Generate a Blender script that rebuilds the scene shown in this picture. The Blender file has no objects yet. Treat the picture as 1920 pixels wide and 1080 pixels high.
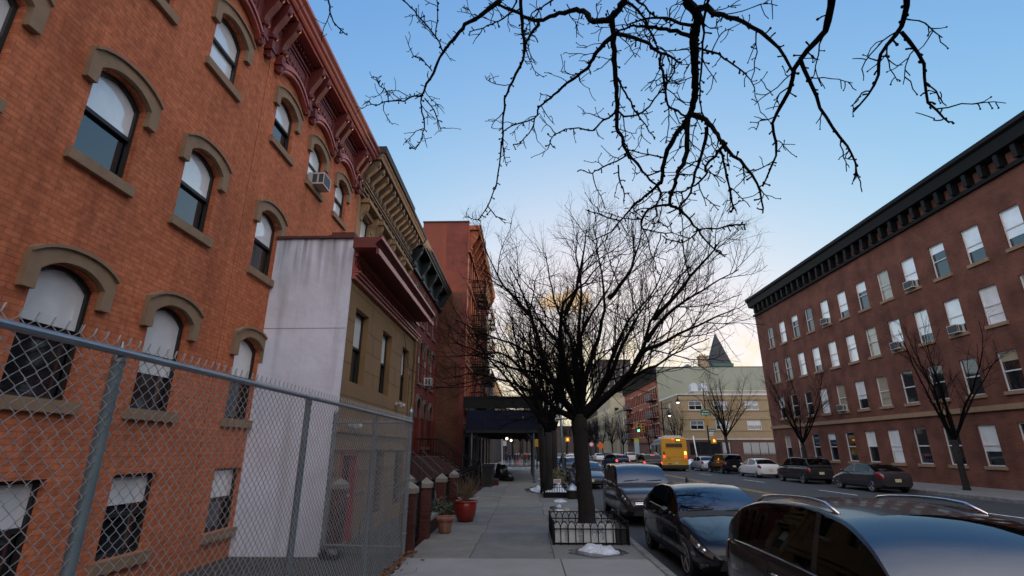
# street at dusk: rowhouses, chain link fence, bare trees, parked cars
EXPO = 0.0; SKY = .12; SUN_EL = 2.0; SUN_AZ = 4.0; SUN_E = .5; AIR = 1.0; DUST = 1.0; OZONE = 1.5
EXPO = 3.45; SKY = .12; SUN_EL = 1.5; SUN_AZ = 8.0; SUN_E = .3; AIR = 1.0; DUST = 1.0; OZONE = 3.1; TINT = (1.04, 1.05, 1.35); CAPC = (1.12, 1.04, .98); SKY_FILL = (1.75, 1.69, 1.77); SKY_FILL_A = .9
import bpy, bmesh, math, random
from math import sin, cos, pi, radians, sqrt, atan2
from mathutils import Vector, Matrix
rng = random.Random(11)
SC = bpy.context.scene
COL = SC.collection
V = Vector

# ------------------------------------------------------------------ helpers
class MB:
    """collects vertices and faces; build() links them as one mesh object"""
    def __init__(s):
        s.v = []; s.f = []; s.m = []; s.cur = 0
    def add(s, vs, fs):
        b = len(s.v); s.v.extend(vs)
        for f in fs:
            s.f.append(tuple(b + i for i in f)); s.m.append(s.cur)
        return s
    def quad(s, a, b, c, d): return s.add([a, b, c, d], [(0, 1, 2, 3)])
    def box(s, x0, y0, z0, x1, y1, z1):
        return s.add([(x0, y0, z0), (x1, y0, z0), (x1, y1, z0), (x0, y1, z0), (x0, y0, z1), (x1, y0, z1), (x1, y1, z1), (x0, y1, z1)],
                     [(3, 2, 1, 0), (4, 5, 6, 7), (0, 1, 5, 4), (1, 2, 6, 5), (2, 3, 7, 6), (3, 0, 4, 7)])
    def cbox(s, x, y, z, sx, sy, sz): return s.box(x - sx / 2, y - sy / 2, z - sz / 2, x + sx / 2, y + sy / 2, z + sz / 2)
    def bbox(s, x0, y0, z0, x1, y1, z1, b=.01):
        """box with chamfered vertical and top edges"""
        p = [(x0 + b, y0), (x1 - b, y0), (x1, y0 + b), (x1, y1 - b), (x1 - b, y1), (x0 + b, y1), (x0, y1 - b), (x0, y0 + b)]
        q = [(x0 + b, y0 + b), (x1 - b, y0 + b), (x1 - b, y0 + b), (x1 - b, y1 - b), (x1 - b, y1 - b), (x0 + b, y1 - b), (x0 + b, y1 - b), (x0 + b, y0 + b)]
        vs = [(x, y, z0) for x, y in p] + [(x, y, z1 - b) for x, y in p] + [(x0 + b, y0 + b, z1), (x1 - b, y0 + b, z1), (x1 - b, y1 - b, z1), (x0 + b, y1 - b, z1)]
        fs = [tuple(range(7, -1, -1))] + [(i, (i + 1) % 8, 8 + (i + 1) % 8, 8 + i) for i in range(8)]
        fs += [(16, 17, 18, 19), (8, 9, 17, 16), (9, 10, 17), (10, 11, 18, 17), (11, 12, 18), (12, 13, 19, 18), (13, 14, 19), (14, 15, 16, 19), (15, 8, 16)]
        return s.add(vs, fs)
    def tube(s, pts, rad, n=6, cap=True):
        pts = [V(p) for p in pts]
        if not hasattr(rad, '__len__'): rad = [rad] * len(pts)
        b = len(s.v); N = len(pts)
        d = (pts[1] - pts[0]).normalized()
        a = V((0, 0, 1)) if abs(d.z) < .9 else V((1, 0, 0))
        u = d.cross(a).normalized()
        for i in range(N):
            d = (pts[min(i + 1, N - 1)] - pts[max(i - 1, 0)])
            if d.length < 1e-9: d = V((0, 0, 1))
            d.normalize()
            u = (u - d * u.dot(d))
            if u.length < 1e-6: u = d.orthogonal()
            u.normalize(); w = d.cross(u); r = rad[i]; p = pts[i]
            for k in range(n):
                c = cos(2 * pi * k / n) * r; e = sin(2 * pi * k / n) * r
                s.v.append((p.x + u.x * c + w.x * e, p.y + u.y * c + w.y * e, p.z + u.z * c + w.z * e))
        for i in range(N - 1):
            o = b + i * n
            for k in range(n):
                k2 = (k + 1) % n
                s.f.append((o + k, o + k2, o + n + k2, o + n + k)); s.m.append(s.cur)
        if cap and n > 2:
            s.f.append(tuple(b + k for k in range(n - 1, -1, -1))); s.m.append(s.cur)
            s.f.append(tuple(b + (N - 1) * n + k for k in range(n))); s.m.append(s.cur)
        return s
    def cyl(s, x, y, z0, z1, r, n=16, r2=None): return s.tube([(x, y, z0), (x, y, z1)], [r, r if r2 is None else r2], n)
    def lathe(s, prof, n=24, c=(0, 0, 0), axis='z', cap=True):
        b = len(s.v); N = len(prof)
        for r, h in prof:
            for k in range(n):
                a = 2 * pi * k / n
                if axis == 'z': p = (c[0] + r * cos(a), c[1] + r * sin(a), c[2] + h)
                elif axis == 'x': p = (c[0] + h, c[1] + r * cos(a), c[2] + r * sin(a))
                else: p = (c[0] + r * sin(a), c[1] + h, c[2] + r * cos(a))
                s.v.append(p)
        for i in range(N - 1):
            for k in range(n):
                k2 = (k + 1) % n
                s.f.append((b + i * n + k, b + i * n + k2, b + (i + 1) * n + k2, b + (i + 1) * n + k)); s.m.append(s.cur)
        if cap:
            s.f.append(tuple(b + k for k in range(n - 1, -1, -1))); s.m.append(s.cur)
            s.f.append(tuple(b + (N - 1) * n + k for k in range(n))); s.m.append(s.cur)
        return s
    def prism(s, poly, vec):
        """polygon (list of 3D points) extruded along vec"""
        n = len(poly); v = V(vec)
        vs = [tuple(p) for p in poly] + [tuple(V(p) + v) for p in poly]
        return s.add(vs, [tuple(range(n - 1, -1, -1)), tuple(range(n, 2 * n))] + [(i, (i + 1) % n, n + (i + 1) % n, n + i) for i in range(n)])
    def sweep(s, prof, a, b):
        """2D profile (outward, z) extruded between two Y stations: a=(x,y0) b=(x,y1); outward along dirx"""
        (x, y0, dx), (_, y1, _) = a, b
        return s.prism([(x + dx * o, y0, z) for o, z in prof], (0, y1 - y0, 0))
    def ball(s, c, r, n=8, sq=(1, 1, 1)):
        prof = [(max(1e-4, r * sin(pi * i / n)), -r * cos(pi * i / n)) for i in range(n + 1)]
        b = len(s.v); s.lathe(prof, n + 2, (0, 0, 0))
        for i in range(b, len(s.v)):
            p = s.v[i]; s.v[i] = (p[0] * sq[0] + c[0], p[1] * sq[1] + c[1], p[2] * sq[2] + c[2])
        return s
    def build(s, name, mat, parent=None, smooth=False, world=True, fix=True, angle=None):
        me = bpy.data.meshes.new(name)
        vs = s.v
        if parent is not None and world:
            o = parent
            while o.parent is not None: o = o.parent
            l = o.location
            if l.length > 0: vs = [(p[0] - l.x, p[1] - l.y, p[2] - l.z) for p in vs]
        me.from_pydata(vs, [], s.f)
        for m in (mat if isinstance(mat, (list, tuple)) else [mat]): me.materials.append(m)
        if any(s.m): me.polygons.foreach_set('material_index', s.m)
        if fix and len(s.f) < 60000:
            bm = bmesh.new(); bm.from_mesh(me)
            bmesh.ops.recalc_face_normals(bm, faces=bm.faces); bm.to_mesh(me); bm.free()
        if smooth:
            me.polygons.foreach_set('use_smooth', [True] * len(me.polygons))
            if angle:
                me.set_sharp_from_angle(angle=radians(angle))
        me.update()
        ob = bpy.data.objects.new(name, me); COL.objects.link(ob)
        if parent is not None: ob.parent = parent
        return ob

def tag(o, label=None, cat=None, group=None, kind=None):
    if label: o['label'] = label
    if cat: o['category'] = cat
    if group: o['group'] = group
    if kind: o['kind'] = kind
    return o
def thing(name, label, cat, loc=(0, 0, 0), rz=0, group=None, rot=None):
    o = bpy.data.objects.new(name, None); COL.objects.link(o)
    o.empty_display_size = .1
    o.location = loc; o.rotation_euler = rot or (0, 0, rz)
    return tag(o, label, cat, group)
def kids(o): return [c for c in bpy.data.objects if c.parent is o]
def copy_tree(o, parent=None, label=None, group=None, skip=()):
    c = o.copy(); COL.objects.link(c); c.parent = parent
    if label: c['label'] = label
    if group: c['group'] = group
    for ch in list(CH(o)):
        copy_tree(ch, c)
    return c
def CH(o): return list(o.children)

# ------------------------------------------------------------------ materials
MATS = {}
def nodes(m):
    m.use_nodes = True; nt = m.node_tree
    return nt, nt.nodes, nt.links
def mat(name, col, rough=.7, var=.12, scale=3., bump=0., bscale=40., metal=0., spec=.5, emit=None, estr=0., col2=None, coords='geo', streak=None, detail=6, alpha=None, coat=0., ior=None):
    """principled material; colour wanders between two tones by noise; optional streaks and bump"""
    if name in MATS: return MATS[name]
    m = bpy.data.materials.new(name); MATS[name] = m
    nt, N, L = nodes(m); P = N['Principled BSDF']
    P.inputs['Roughness'].default_value = rough; P.inputs['Metallic'].default_value = metal
    P.inputs['Specular IOR Level'].default_value = spec
    if ior: P.inputs['IOR'].default_value = ior
    if coat: P.inputs['Coat Weight'].default_value = coat; P.inputs['Coat Roughness'].default_value = .03
    c = (*col, 1)
    if coords == 'geo':
        src = N.new('ShaderNodeNewGeometry').outputs['Position']
    else:
        src = N.new('ShaderNodeTexCoord').outputs['Object']
    m['src'] = 1
    out = None
    if var > 0 or col2:
        nz = N.new('ShaderNodeTexNoise'); nz.inputs['Scale'].default_value = scale; nz.inputs['Detail'].default_value = detail
        nz.inputs['Roughness'].default_value = .65
        L.new(src, nz.inputs['Vector'])
        mx = N.new('ShaderNodeMix'); mx.data_type = 'RGBA'
        rp = N.new('ShaderNodeMapRange'); rp.inputs[1].default_value = .3; rp.inputs[2].default_value = .7
        L.new(nz.outputs['Fac'], rp.inputs[0]); L.new(rp.outputs[0], mx.inputs[0])
        a = tuple(x * (1 - var) for x in col); b = col2 if col2 else tuple(min(1, x * (1 + var)) for x in col)
        mx.inputs[6].default_value = (*a, 1); mx.inputs[7].default_value = (*b, 1)
        out = mx.outputs[2]
    if streak:
        # rain streaks: noise stretched vertically
        mp = N.new('ShaderNodeMapping'); mp.inputs['Scale'].default_value = (streak[1], streak[1], streak[1] * .09)
        L.new(src, mp.inputs[0]); n2 = N.new('ShaderNodeTexNoise'); n2.inputs['Scale'].default_value = 1; n2.inputs['Detail'].default_value = 5
        L.new(mp.outputs[0], n2.inputs['Vector'])
        r2 = N.new('ShaderNodeMapRange'); r2.inputs[1].default_value = .52; r2.inputs[2].default_value = .72; r2.inputs[4].default_value = streak[2]
        L.new(n2.outputs['Fac'], r2.inputs[0])
        m2 = N.new('ShaderNodeMix'); m2.data_type = 'RGBA'
        L.new(r2.outputs[0], m2.inputs[0])
        if out is not None: L.new(out, m2.inputs[6])
        else: m2.inputs[6].default_value = c
        m2.inputs[7].default_value = (*streak[0], 1); out = m2.outputs[2]
    if out is not None: L.new(out, P.inputs['Base Color'])
    else: P.inputs['Base Color'].default_value = c
    if bump:
        nb = N.new('ShaderNodeTexNoise'); nb.inputs['Scale'].default_value = bscale; nb.inputs['Detail'].default_value = 8
        L.new(src, nb.inputs['Vector'])
        bp = N.new('ShaderNodeBump'); bp.inputs['Strength'].default_value = bump; bp.inputs['Distance'].default_value = .02
        L.new(nb.outputs['Fac'], bp.inputs['Height']); L.new(bp.outputs[0], P.inputs['Normal'])
    if emit:
        P.inputs['Emission Color'].default_value = (*emit, 1); P.inputs['Emission Strength'].default_value = estr / 2 ** EXPO
    return m

def glassmat(name, tint, ior=1.6, rough=.01):
    """tinted see-through glass: mirror reflection by angle over a dark transparent pane"""
    m = bpy.data.materials.new(name); MATS[name] = m; nt, N, L = nodes(m); N.remove(N['Principled BSDF']); out = N['Material Output']
    t = N.new('ShaderNodeBsdfTransparent'); t.inputs[0].default_value = (*tint, 1); g = N.new('ShaderNodeBsdfGlossy'); g.inputs['Roughness'].default_value = rough
    f = N.new('ShaderNodeFresnel'); f.inputs[0].default_value = ior; x = N.new('ShaderNodeMixShader'); L.new(f.outputs[0], x.inputs[0]); L.new(t.outputs[0], x.inputs[1]); L.new(g.outputs[0], x.inputs[2]); L.new(x.outputs[0], out.inputs[0])
    return m
def brickmat(name, c1, c2, mortar, bw=.2, bh=.0667, msize=.011, tint=None, rough=.85, bump=.4, blotch=(.62, 1.25), streaks=0):
    if name in MATS: return MATS[name]
    m = bpy.data.materials.new(name); MATS[name] = m
    nt, N, L = nodes(m); P = N['Principled BSDF']; P.inputs['Roughness'].default_value = rough; P.inputs['Specular IOR Level'].default_value = .25
    g = N.new('ShaderNodeNewGeometry'); sx = N.new('ShaderNodeSeparateXYZ'); L.new(g.outputs['Position'], sx.inputs[0])
    ad = N.new('ShaderNodeMath'); ad.operation = 'ADD'; L.new(sx.outputs[0], ad.inputs[0]); L.new(sx.outputs[1], ad.inputs[1])
    cb = N.new('ShaderNodeCombineXYZ'); L.new(ad.outputs[0], cb.inputs[0]); L.new(sx.outputs[2], cb.inputs[1])
    bt = N.new('ShaderNodeTexBrick'); L.new(cb.outputs[0], bt.inputs['Vector'])
    bt.inputs['Scale'].default_value = 1; bt.inputs['Brick Width'].default_value = bw; bt.inputs['Row Height'].default_value = bh
    bt.inputs['Mortar Size'].default_value = msize; bt.inputs['Mortar Smooth'].default_value = .2; bt.inputs['Bias'].default_value = -.1
    bt.inputs['Color1'].default_value = (*c1, 1); bt.inputs['Color2'].default_value = (*c2, 1); bt.inputs['Mortar'].default_value = (*mortar, 1)
    nz = N.new('ShaderNodeTexNoise'); nz.inputs['Scale'].default_value = .9; nz.inputs['Detail'].default_value = 7; L.new(g.outputs['Position'], nz.inputs['Vector'])
    rp = N.new('ShaderNodeMapRange'); rp.inputs[1].default_value = .3; rp.inputs[2].default_value = .7; rp.inputs[3].default_value = blotch[0]; rp.inputs[4].default_value = blotch[1]
    L.new(nz.outputs['Fac'], rp.inputs[0])
    mx = N.new('ShaderNodeMix'); mx.data_type = 'RGBA'; mx.blend_type = 'MULTIPLY'; mx.inputs[0].default_value = 1
    L.new(bt.outputs['Color'], mx.inputs[6]); L.new(rp.outputs[0], mx.inputs[7]); L.new(mx.outputs[2], P.inputs['Base Color'])
    if streaks:   # rain streaks and single odd bricks
        mp = N.new('ShaderNodeMapping'); mp.inputs['Scale'].default_value = (2.4, 2.4, .16); L.new(g.outputs['Position'], mp.inputs[0]); n2 = N.new('ShaderNodeTexNoise'); n2.inputs['Scale'].default_value = 1; n2.inputs['Detail'].default_value = 6; L.new(mp.outputs[0], n2.inputs['Vector'])
        r2 = N.new('ShaderNodeMapRange'); r2.inputs[1].default_value = .5; r2.inputs[2].default_value = .72; r2.inputs[3].default_value = 1; r2.inputs[4].default_value = 1 - streaks; L.new(n2.outputs['Fac'], r2.inputs[0])
        n3 = N.new('ShaderNodeTexNoise'); n3.inputs['Scale'].default_value = 9; n3.inputs['Detail'].default_value = 4; L.new(cb.outputs[0], n3.inputs['Vector']); r3 = N.new('ShaderNodeMapRange'); r3.inputs[1].default_value = .35; r3.inputs[2].default_value = .65; r3.inputs[3].default_value = .82; r3.inputs[4].default_value = 1.14; L.new(n3.outputs['Fac'], r3.inputs[0])
        mm = N.new('ShaderNodeMath'); mm.operation = 'MULTIPLY'; L.new(r2.outputs[0], mm.inputs[0]); L.new(r3.outputs[0], mm.inputs[1])
        m3 = N.new('ShaderNodeMix'); m3.data_type = 'RGBA'; m3.blend_type = 'MULTIPLY'; m3.inputs[0].default_value = 1; L.new(mx.outputs[2], m3.inputs[6]); L.new(mm.outputs[0], m3.inputs[7]); L.new(m3.outputs[2], P.inputs['Base Color'])
    bp = N.new('ShaderNodeBump'); bp.inputs['Strength'].default_value = bump; bp.inputs['Distance'].default_value = .01; bp.invert = True
    L.new(bt.outputs['Fac'], bp.inputs['Height']); L.new(bp.outputs[0], P.inputs['Normal'])
    return m
# ------------------------------------------------------------------ camera, sky, sun
PITCH = 17.866; YAW = 1.508
cam_d = bpy.data.cameras.new('camera'); cam = bpy.data.objects.new('camera', cam_d); COL.objects.link(cam)
cam_d.sensor_fit = 'HORIZONTAL'; cam_d.sensor_width = 36; cam_d.lens = 36 * 940 / 1920
cam_d.clip_start = .05; cam_d.clip_end = 3000
cam.location = (0, 0, 1.75)
cam.rotation_euler = (radians(90 + PITCH), 0, radians(YAW))
SC.camera = cam
SC.render.engine = 'CYCLES'
SC.cycles.max_bounces = 6; SC.cycles.diffuse_bounces = 3; SC.cycles.glossy_bounces = 3
SC.view_settings.view_transform = 'Standard'; SC.view_settings.look = 'None'
SC.view_settings.exposure = EXPO; SC.view_settings.gamma = 1

_p, _w = radians(PITCH), radians(YAW)
_F = V((-sin(_w) * cos(_p), cos(_w) * cos(_p), sin(_p))); _R = V((cos(_w), sin(_w), 0)); _U = _R.cross(_F)
CAMP = V((0, 0, 1.75))
def at(px, py, X=None, Y=None, Z=None, D=None):
    d = _F + (px - 960) / 940 * _R - (py - 540) / 940 * _U
    if D is not None: return CAMP + d * D
    t = (X - CAMP.x) / d.x if X is not None else (Y - CAMP.y) / d.y if Y is not None else (Z - CAMP.z) / d.z
    return CAMP + d * t

W = bpy.data.worlds.new('World'); SC.world = W; W.use_nodes = True
nt = W.node_tree; N = nt.nodes; L = nt.links
bg = N['Background']
sky = N.new('ShaderNodeTexSky'); sky.sky_type = 'NISHITA'; sky.sun_disc = False
sky.sun_elevation = radians(SUN_EL); sky.sun_rotation = radians(SUN_AZ); sky.altitude = 0
sky.air_density = AIR; sky.dust_density = DUST; sky.ozone_density = OZONE
# two small sunset clouds, placed by their direction in the sky
tc = N.new('ShaderNodeTexCoord')
def cloud(px, py, sx, sy, seed, col, amt, prev):
    d = (_F + (px - 960) / 940 * _R - (py - 540) / 940 * _U).normalized()
    r = V((d.y, -d.x, 0)).normalized(); u = r.cross(d)
    def dot(v):
        n = N.new('ShaderNodeVectorMath'); n.operation = 'DOT_PRODUCT'; L.new(tc.outputs['Generated'], n.inputs[0]); n.inputs[1].default_value = v; return n.outputs['Value']
    def m(op, a, b=None):
        n = N.new('ShaderNodeMath'); n.operation = op
        for i, x in enumerate((a, b)):
            if x is None: continue
            if isinstance(x, (int, float)): n.inputs[i].default_value = x
            else: L.new(x, n.inputs[i])
        return n.outputs[0]
    a = m('DIVIDE', dot(r), sx); b = m('DIVIDE', dot(u), sy)
    rr = m('ADD', m('MULTIPLY', a, a), m('MULTIPLY', b, b))
    nz = N.new('ShaderNodeTexNoise'); nz.inputs['Scale'].default_value = 26; nz.inputs['Detail'].default_value = 6
    mp = N.new('ShaderNodeMapping'); mp.inputs['Location'].default_value = (seed, 0, 0); L.new(tc.outputs['Generated'], mp.inputs[0]); L.new(mp.outputs[0], nz.inputs['Vector'])
    e = m('ADD', rr, m('MULTIPLY', m('SUBTRACT', nz.outputs['Fac'], .5), 3.2))
    mr = N.new('ShaderNodeMapRange'); mr.interpolation_type = 'SMOOTHSTEP'
    mr.inputs[1].default_value = 1.15; mr.inputs[2].default_value = .25; mr.inputs[3].default_value = 0; mr.inputs[4].default_value = amt
    L.new(e, mr.inputs[0])
    front = m('GREATER_THAN', dot(d), .5)
    f = m('MULTIPLY', mr.outputs[0], front)
    mx = N.new('ShaderNodeMix'); mx.data_type = 'RGBA'; L.new(f, mx.inputs[0]); L.new(prev, mx.inputs[6]); mx.inputs[7].default_value = (*col, 1)
    return mx.outputs[2]
# the glow round the low sun is rolled off softly so that it does not swamp the dusk
_cm = 1.0 / (SKY * 2 ** EXPO)
def vm(op, a, b):
    n = N.new('ShaderNodeVectorMath'); n.operation = op
    for i, x in enumerate((a, b)):
        if isinstance(x, tuple): n.inputs[i].default_value = x
        else: L.new(x, n.inputs[i])
    return n.outputs[0]
_x = vm('MULTIPLY', sky.outputs[0], TINT)
_q = vm('MULTIPLY', _x, tuple(1 / (c * _cm) for c in CAPC))
_sep = N.new('ShaderNodeSeparateXYZ'); L.new(vm('ADD', vm('MULTIPLY', _q, _q), (1, 1, 1)), _sep.inputs[0]); _cmb = N.new('ShaderNodeCombineXYZ')
for _i in range(3):
    _n = N.new('ShaderNodeMath'); _n.operation = 'SQRT'; L.new(_sep.outputs[_i], _n.inputs[0]); L.new(_n.outputs[0], _cmb.inputs[_i])
s = vm('DIVIDE', _x, _cmb.outputs[0])
s = cloud(1080, 760, .55, .13, 1.7, tuple(c / (SKY * 2 ** EXPO) for c in (1.0, .87, .58)), .72, s)
s = cloud(1060, 568, .050, .026, 3.1, tuple(c / (SKY * 2 ** EXPO) for c in (1.0, .66, .32)), .85, s)
s = cloud(1010, 655, .11, .012, 5.2, tuple(c / (SKY * 2 ** EXPO) for c in (1.0, .82, .58)), .5, s)
s = cloud(1250, 600, .16, .014, 9.4, tuple(c / (SKY * 2 ** EXPO) for c in (.92, .88, .86)), .45, s)
s = cloud(955, 618, .016, .010, 7.7, tuple(c / (SKY * 2 ** EXPO) for c in (.95, .75, .42)), .6, s)
# unseen pale fill light added to the sky half behind and beside the camera
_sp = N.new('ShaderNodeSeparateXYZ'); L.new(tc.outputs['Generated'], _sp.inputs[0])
_vr = N.new('ShaderNodeMapRange'); _vr.interpolation_type = 'SMOOTHSTEP'; _vr.inputs[1].default_value = .38; _vr.inputs[2].default_value = -.25; _vr.inputs[3].default_value = 0; _vr.inputs[4].default_value = SKY_FILL_A
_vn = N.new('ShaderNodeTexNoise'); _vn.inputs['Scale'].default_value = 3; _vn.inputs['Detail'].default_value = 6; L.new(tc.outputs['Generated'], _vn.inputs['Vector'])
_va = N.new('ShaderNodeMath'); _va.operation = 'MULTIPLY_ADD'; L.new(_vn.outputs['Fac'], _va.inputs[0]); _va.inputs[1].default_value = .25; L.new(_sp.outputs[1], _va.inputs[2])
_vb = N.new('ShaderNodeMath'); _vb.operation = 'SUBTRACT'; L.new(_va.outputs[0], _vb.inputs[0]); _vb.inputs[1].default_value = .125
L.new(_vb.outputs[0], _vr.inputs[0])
_vm = N.new('ShaderNodeMix'); _vm.data_type = 'RGBA'; L.new(_vr.outputs[0], _vm.inputs[0]); L.new(s, _vm.inputs[6]); _vm.inputs[7].default_value = (*[c / (SKY * 2 ** EXPO) for c in SKY_FILL], 1)
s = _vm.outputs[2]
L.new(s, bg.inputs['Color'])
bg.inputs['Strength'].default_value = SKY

sd = bpy.data.lights.new('sun', 'SUN'); sun = bpy.data.objects.new('sun', sd); COL.objects.link(sun)
sd.energy = SUN_E; sd.angle = radians(.6); sd.color = (1, .55, .26)
_az, _el = radians(SUN_AZ), radians(SUN_EL)
sdir = V((sin(_az) * cos(_el), cos(_az) * cos(_el), sin(_el)))
sun.rotation_euler = (-sdir).to_track_quat('-Z', 'Y').to_euler(); sun.location = (0, 0, 40)

# ------------------------------------------------------------------ material palette
concrete = mat('concrete', (.16, .157, .146), .85, .22, 1.3, .25, 60)
asphalt = mat('asphalt', (.034, .036, .039), .8, .25, .8, .35, 90)
stonecurb = mat('granite kerb', (.17, .17, .168), .8, .45, 6, .4, 40)
whitewall = mat('white rendered wall', (.70, .725, .82), .85, .12, 1.1, .5, 7, streak=((.30, .29, .29), 2.6, .5))
stucco = mat('tan stucco', (.255, .148, .062), .85, .10, .9, .2, 60, streak=((.13, .09, .045), 1.6, .3))
groove = mat('stucco joint', (.1, .066, .03), .9, 0)
def topdirt(m, z0, z1, col):
    """dirt washed down from a coping: strongest just under it"""
    nt = m.node_tree; N = nt.nodes; L = nt.links; P = N['Principled BSDF']; old = P.inputs['Base Color'].links[0].from_socket
    g = N.new('ShaderNodeNewGeometry'); sp = N.new('ShaderNodeSeparateXYZ'); L.new(g.outputs['Position'], sp.inputs[0]); mr = N.new('ShaderNodeMapRange'); mr.inputs[1].default_value = z0; mr.inputs[2].default_value = z1; L.new(sp.outputs[2], mr.inputs[0])
    mp = N.new('ShaderNodeMapping'); mp.inputs['Scale'].default_value = (7, 7, .35); L.new(g.outputs['Position'], mp.inputs[0]); n = N.new('ShaderNodeTexNoise'); n.inputs['Scale'].default_value = 1; n.inputs['Detail'].default_value = 6; L.new(mp.outputs[0], n.inputs['Vector'])
    r = N.new('ShaderNodeMapRange'); r.inputs[1].default_value = .45; r.inputs[2].default_value = .7; L.new(n.outputs['Fac'], r.inputs[0]); mu = N.new('ShaderNodeMath'); mu.operation = 'MULTIPLY'; L.new(r.outputs[0], mu.inputs[0]); L.new(mr.outputs[0], mu.inputs[1])
    x = N.new('ShaderNodeMix'); x.data_type = 'RGBA'; L.new(mu.outputs[0], x.inputs[0]); L.new(old, x.inputs[6]); x.inputs[7].default_value = (*col, 1); L.new(x.outputs[2], P.inputs['Base Color'])
topdirt(whitewall, 5.2, 6.7, (.16, .14, .13))
oxblood = mat('oxblood paint', (.14, .022, .018), .55, .15, 2, .05, 30)  # darkened copy: shade under the cornices is put into the paint colour
oxlit = mat('oxblood paint lit', (.38, .105, .082), .4, .12, 3)  # lit copy of the oxblood: light on the mouldings put into the colour
brickred = brickmat('painted red brick', (.58, .185, .085), (.49, .145, .062), (.40, .125, .06), .215, .075, .008, bump=.4, blotch=(.86, 1.08), streaks=.28)
brownstone = mat('brownstone trim', (.26, .17, .10), .8, .15, 4, .15, 50)
tanwall = mat('tan brownstone wall', (.30, .19, .095), .85, .12, 1.4, .15, 40)
tantrim = mat('weathered tan cornice', (.18, .128, .082), .7, .25, 3, .2, 40)
blacktrim = mat('black painted metal', (.006, .0065, .007), .6, .2, 5, spec=.25)
greentrim = mat('dark green cornice paint', (.010, .020, .021), .45, .2, 4)
redhouse = brickmat('crimson painted brick', (.15, .026, .02), (.135, .023, .018), (.11, .02, .016), .215, .075, .008, bump=.35)
bigred = mat('red painted side wall', (.20, .044, .022), .85, .10, .7, .15, 20, streak=((.10, .028, .02), .55, .45))
stain = mat('sooty stained red paint', (.15, .034, .022), .9, .3, 1.1, .1, 20, streak=((.05, .022, .018), 1.6, .85))
brickbare = brickmat('bare dark brick', (.11, .036, .02), (.155, .055, .029), (.085, .05, .036))
bigfront = mat('orange red tenement front', (.28, .07, .028), .8, .12, 1.5, .1, 30)
pillarbrick = brickmat('red brick pillar', (.075, .02, .015), (.10, .027, .02), (.06, .038, .034), .2, .07, .009)
capstone = mat('pale cap stone', (.22, .205, .175), .8, .15, 5, .1, 50)
galv = mat('galvanised steel', (.30, .33, .36), .38, .15, 6, metal=.75)
galvpost = mat('galvanised post', (.15, .20, .22), .5, .2, 4, metal=.3)
ironblk = mat('black wrought iron', (.004, .004, .005), .6, 0, spec=.2)
glassdk = mat('dark window glass', (.012, .016, .02), .04, 0, spec=.9, ior=1.7)
glasspale = mat('window glass with painted reflection', (.80, .83, .83), .05, .12, 1.5, spec=1, ior=1.9, coords='geo')  # bright sky reflection is put into the pale pane colour
framedk = mat('black window frame', (.014, .014, .014), .5, 0)
framewt = mat('white window frame', (.6, .6, .6), .5, 0)
plastic = mat('off white plastic', (.5, .5, .48), .5, .05)
snow = mat('dirty snow', (.50, .54, .60), .8, .35, 11, .8, 45)
soil = mat('bare soil', (.035, .026, .018), .95, .4, 9, .6, 40)
bark = mat('dark bark', (.013, .0105, .009), .97, .4, 7, .8, 45)
twigm = mat('twig bark', (.006, .005, .005), .95, .2, 5, spec=.1)
steelblk = mat('shed steel', (.016, .018, .02), .6, .1, spec=.25)
roofblk = mat('roof membrane', (.04, .04, .042), .9, .2)
farbrick = brickmat('far red brick', (.30, .085, .05), (.35, .11, .068), (.24, .11, .08), .3, .12, .01, bump=.1)

# ------------------------------------------------------------------ ground, roads, pavements
KL, KR = 2.2, 18.1           # kerb lines of the avenue
CS0, CS1 = 54.0, 66.0        # cross street
RD = -.15
g = MB(); g.quad((-600, -200, RD - .5), (600, -200, RD - .5), (600, 1200, RD - .5), (-600, 1200, RD - .5))
tag(g.build('ground', asphalt), kind='structure')
g = MB()
g.quad((KL - .1, -60, RD), (KR + .1, -60, RD), (KR + .1, 600, RD), (KL - .1, 600, RD))
g.quad((-200, CS0, RD), (KL - .1, CS0, RD), (KL - .1, CS1, RD), (-200, CS1, RD))
g.quad((KR + .1, CS0, RD), (200, CS0, RD), (200, CS1, RD), (KR + .1, CS1, RD))
tag(g.build('road', asphalt), kind='structure')
paint = mat('worn yellow road paint', (.42, .25, .07), .8, .3, 3)
whitepaint = mat('worn white road paint', (.68, .70, .72), .8, .35, 3)
g = MB()
for y0, y1 in ((-40, 53), (70, 400)):
    for dx in (-.14, .14): g.quad((11.0 + dx - .05, y0, RD + .004), (11.0 + dx + .05, y0, RD + .004), (11.0 + dx + .05, y1, RD + .004), (11.0 + dx - .05, y1, RD + .004))
g.cur = 1
for k in range(14):   # crosswalk bars over the side street and over the avenue
    x = -3.4 + k * .7
    if x < 1.8: g.quad((x, CS0 + .5, RD + .004), (x + .52, CS0 + .5, RD + .004), (x + .52, CS0 + 5.2, RD + .004), (x, CS0 + 5.2, RD + .004))
for k in range(17):
    x = KL + .6 + k * .92
    g.quad((x, 67.4, RD + .004), (x + .45, 67.4, RD + .004), (x + .45, 70.2, RD + .004), (x, 70.2, RD + .004))
g.quad((11.4, 51.6, RD + .004), (KR - .3, 51.6, RD + .004), (KR - .3, 52.1, RD + .004), (11.4, 52.1, RD + .004))
for k in range(9):
    y = -30 + k * 9.
    for x in (14.4, 7.0): g.quad((x, y, RD + .004), (x + .1, y, RD + .004), (x + .1, y + 3, RD + .004), (x, y + 3, RD + .004))
tag(g.build('road_markings', [paint, whitepaint]), kind='structure')

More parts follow.
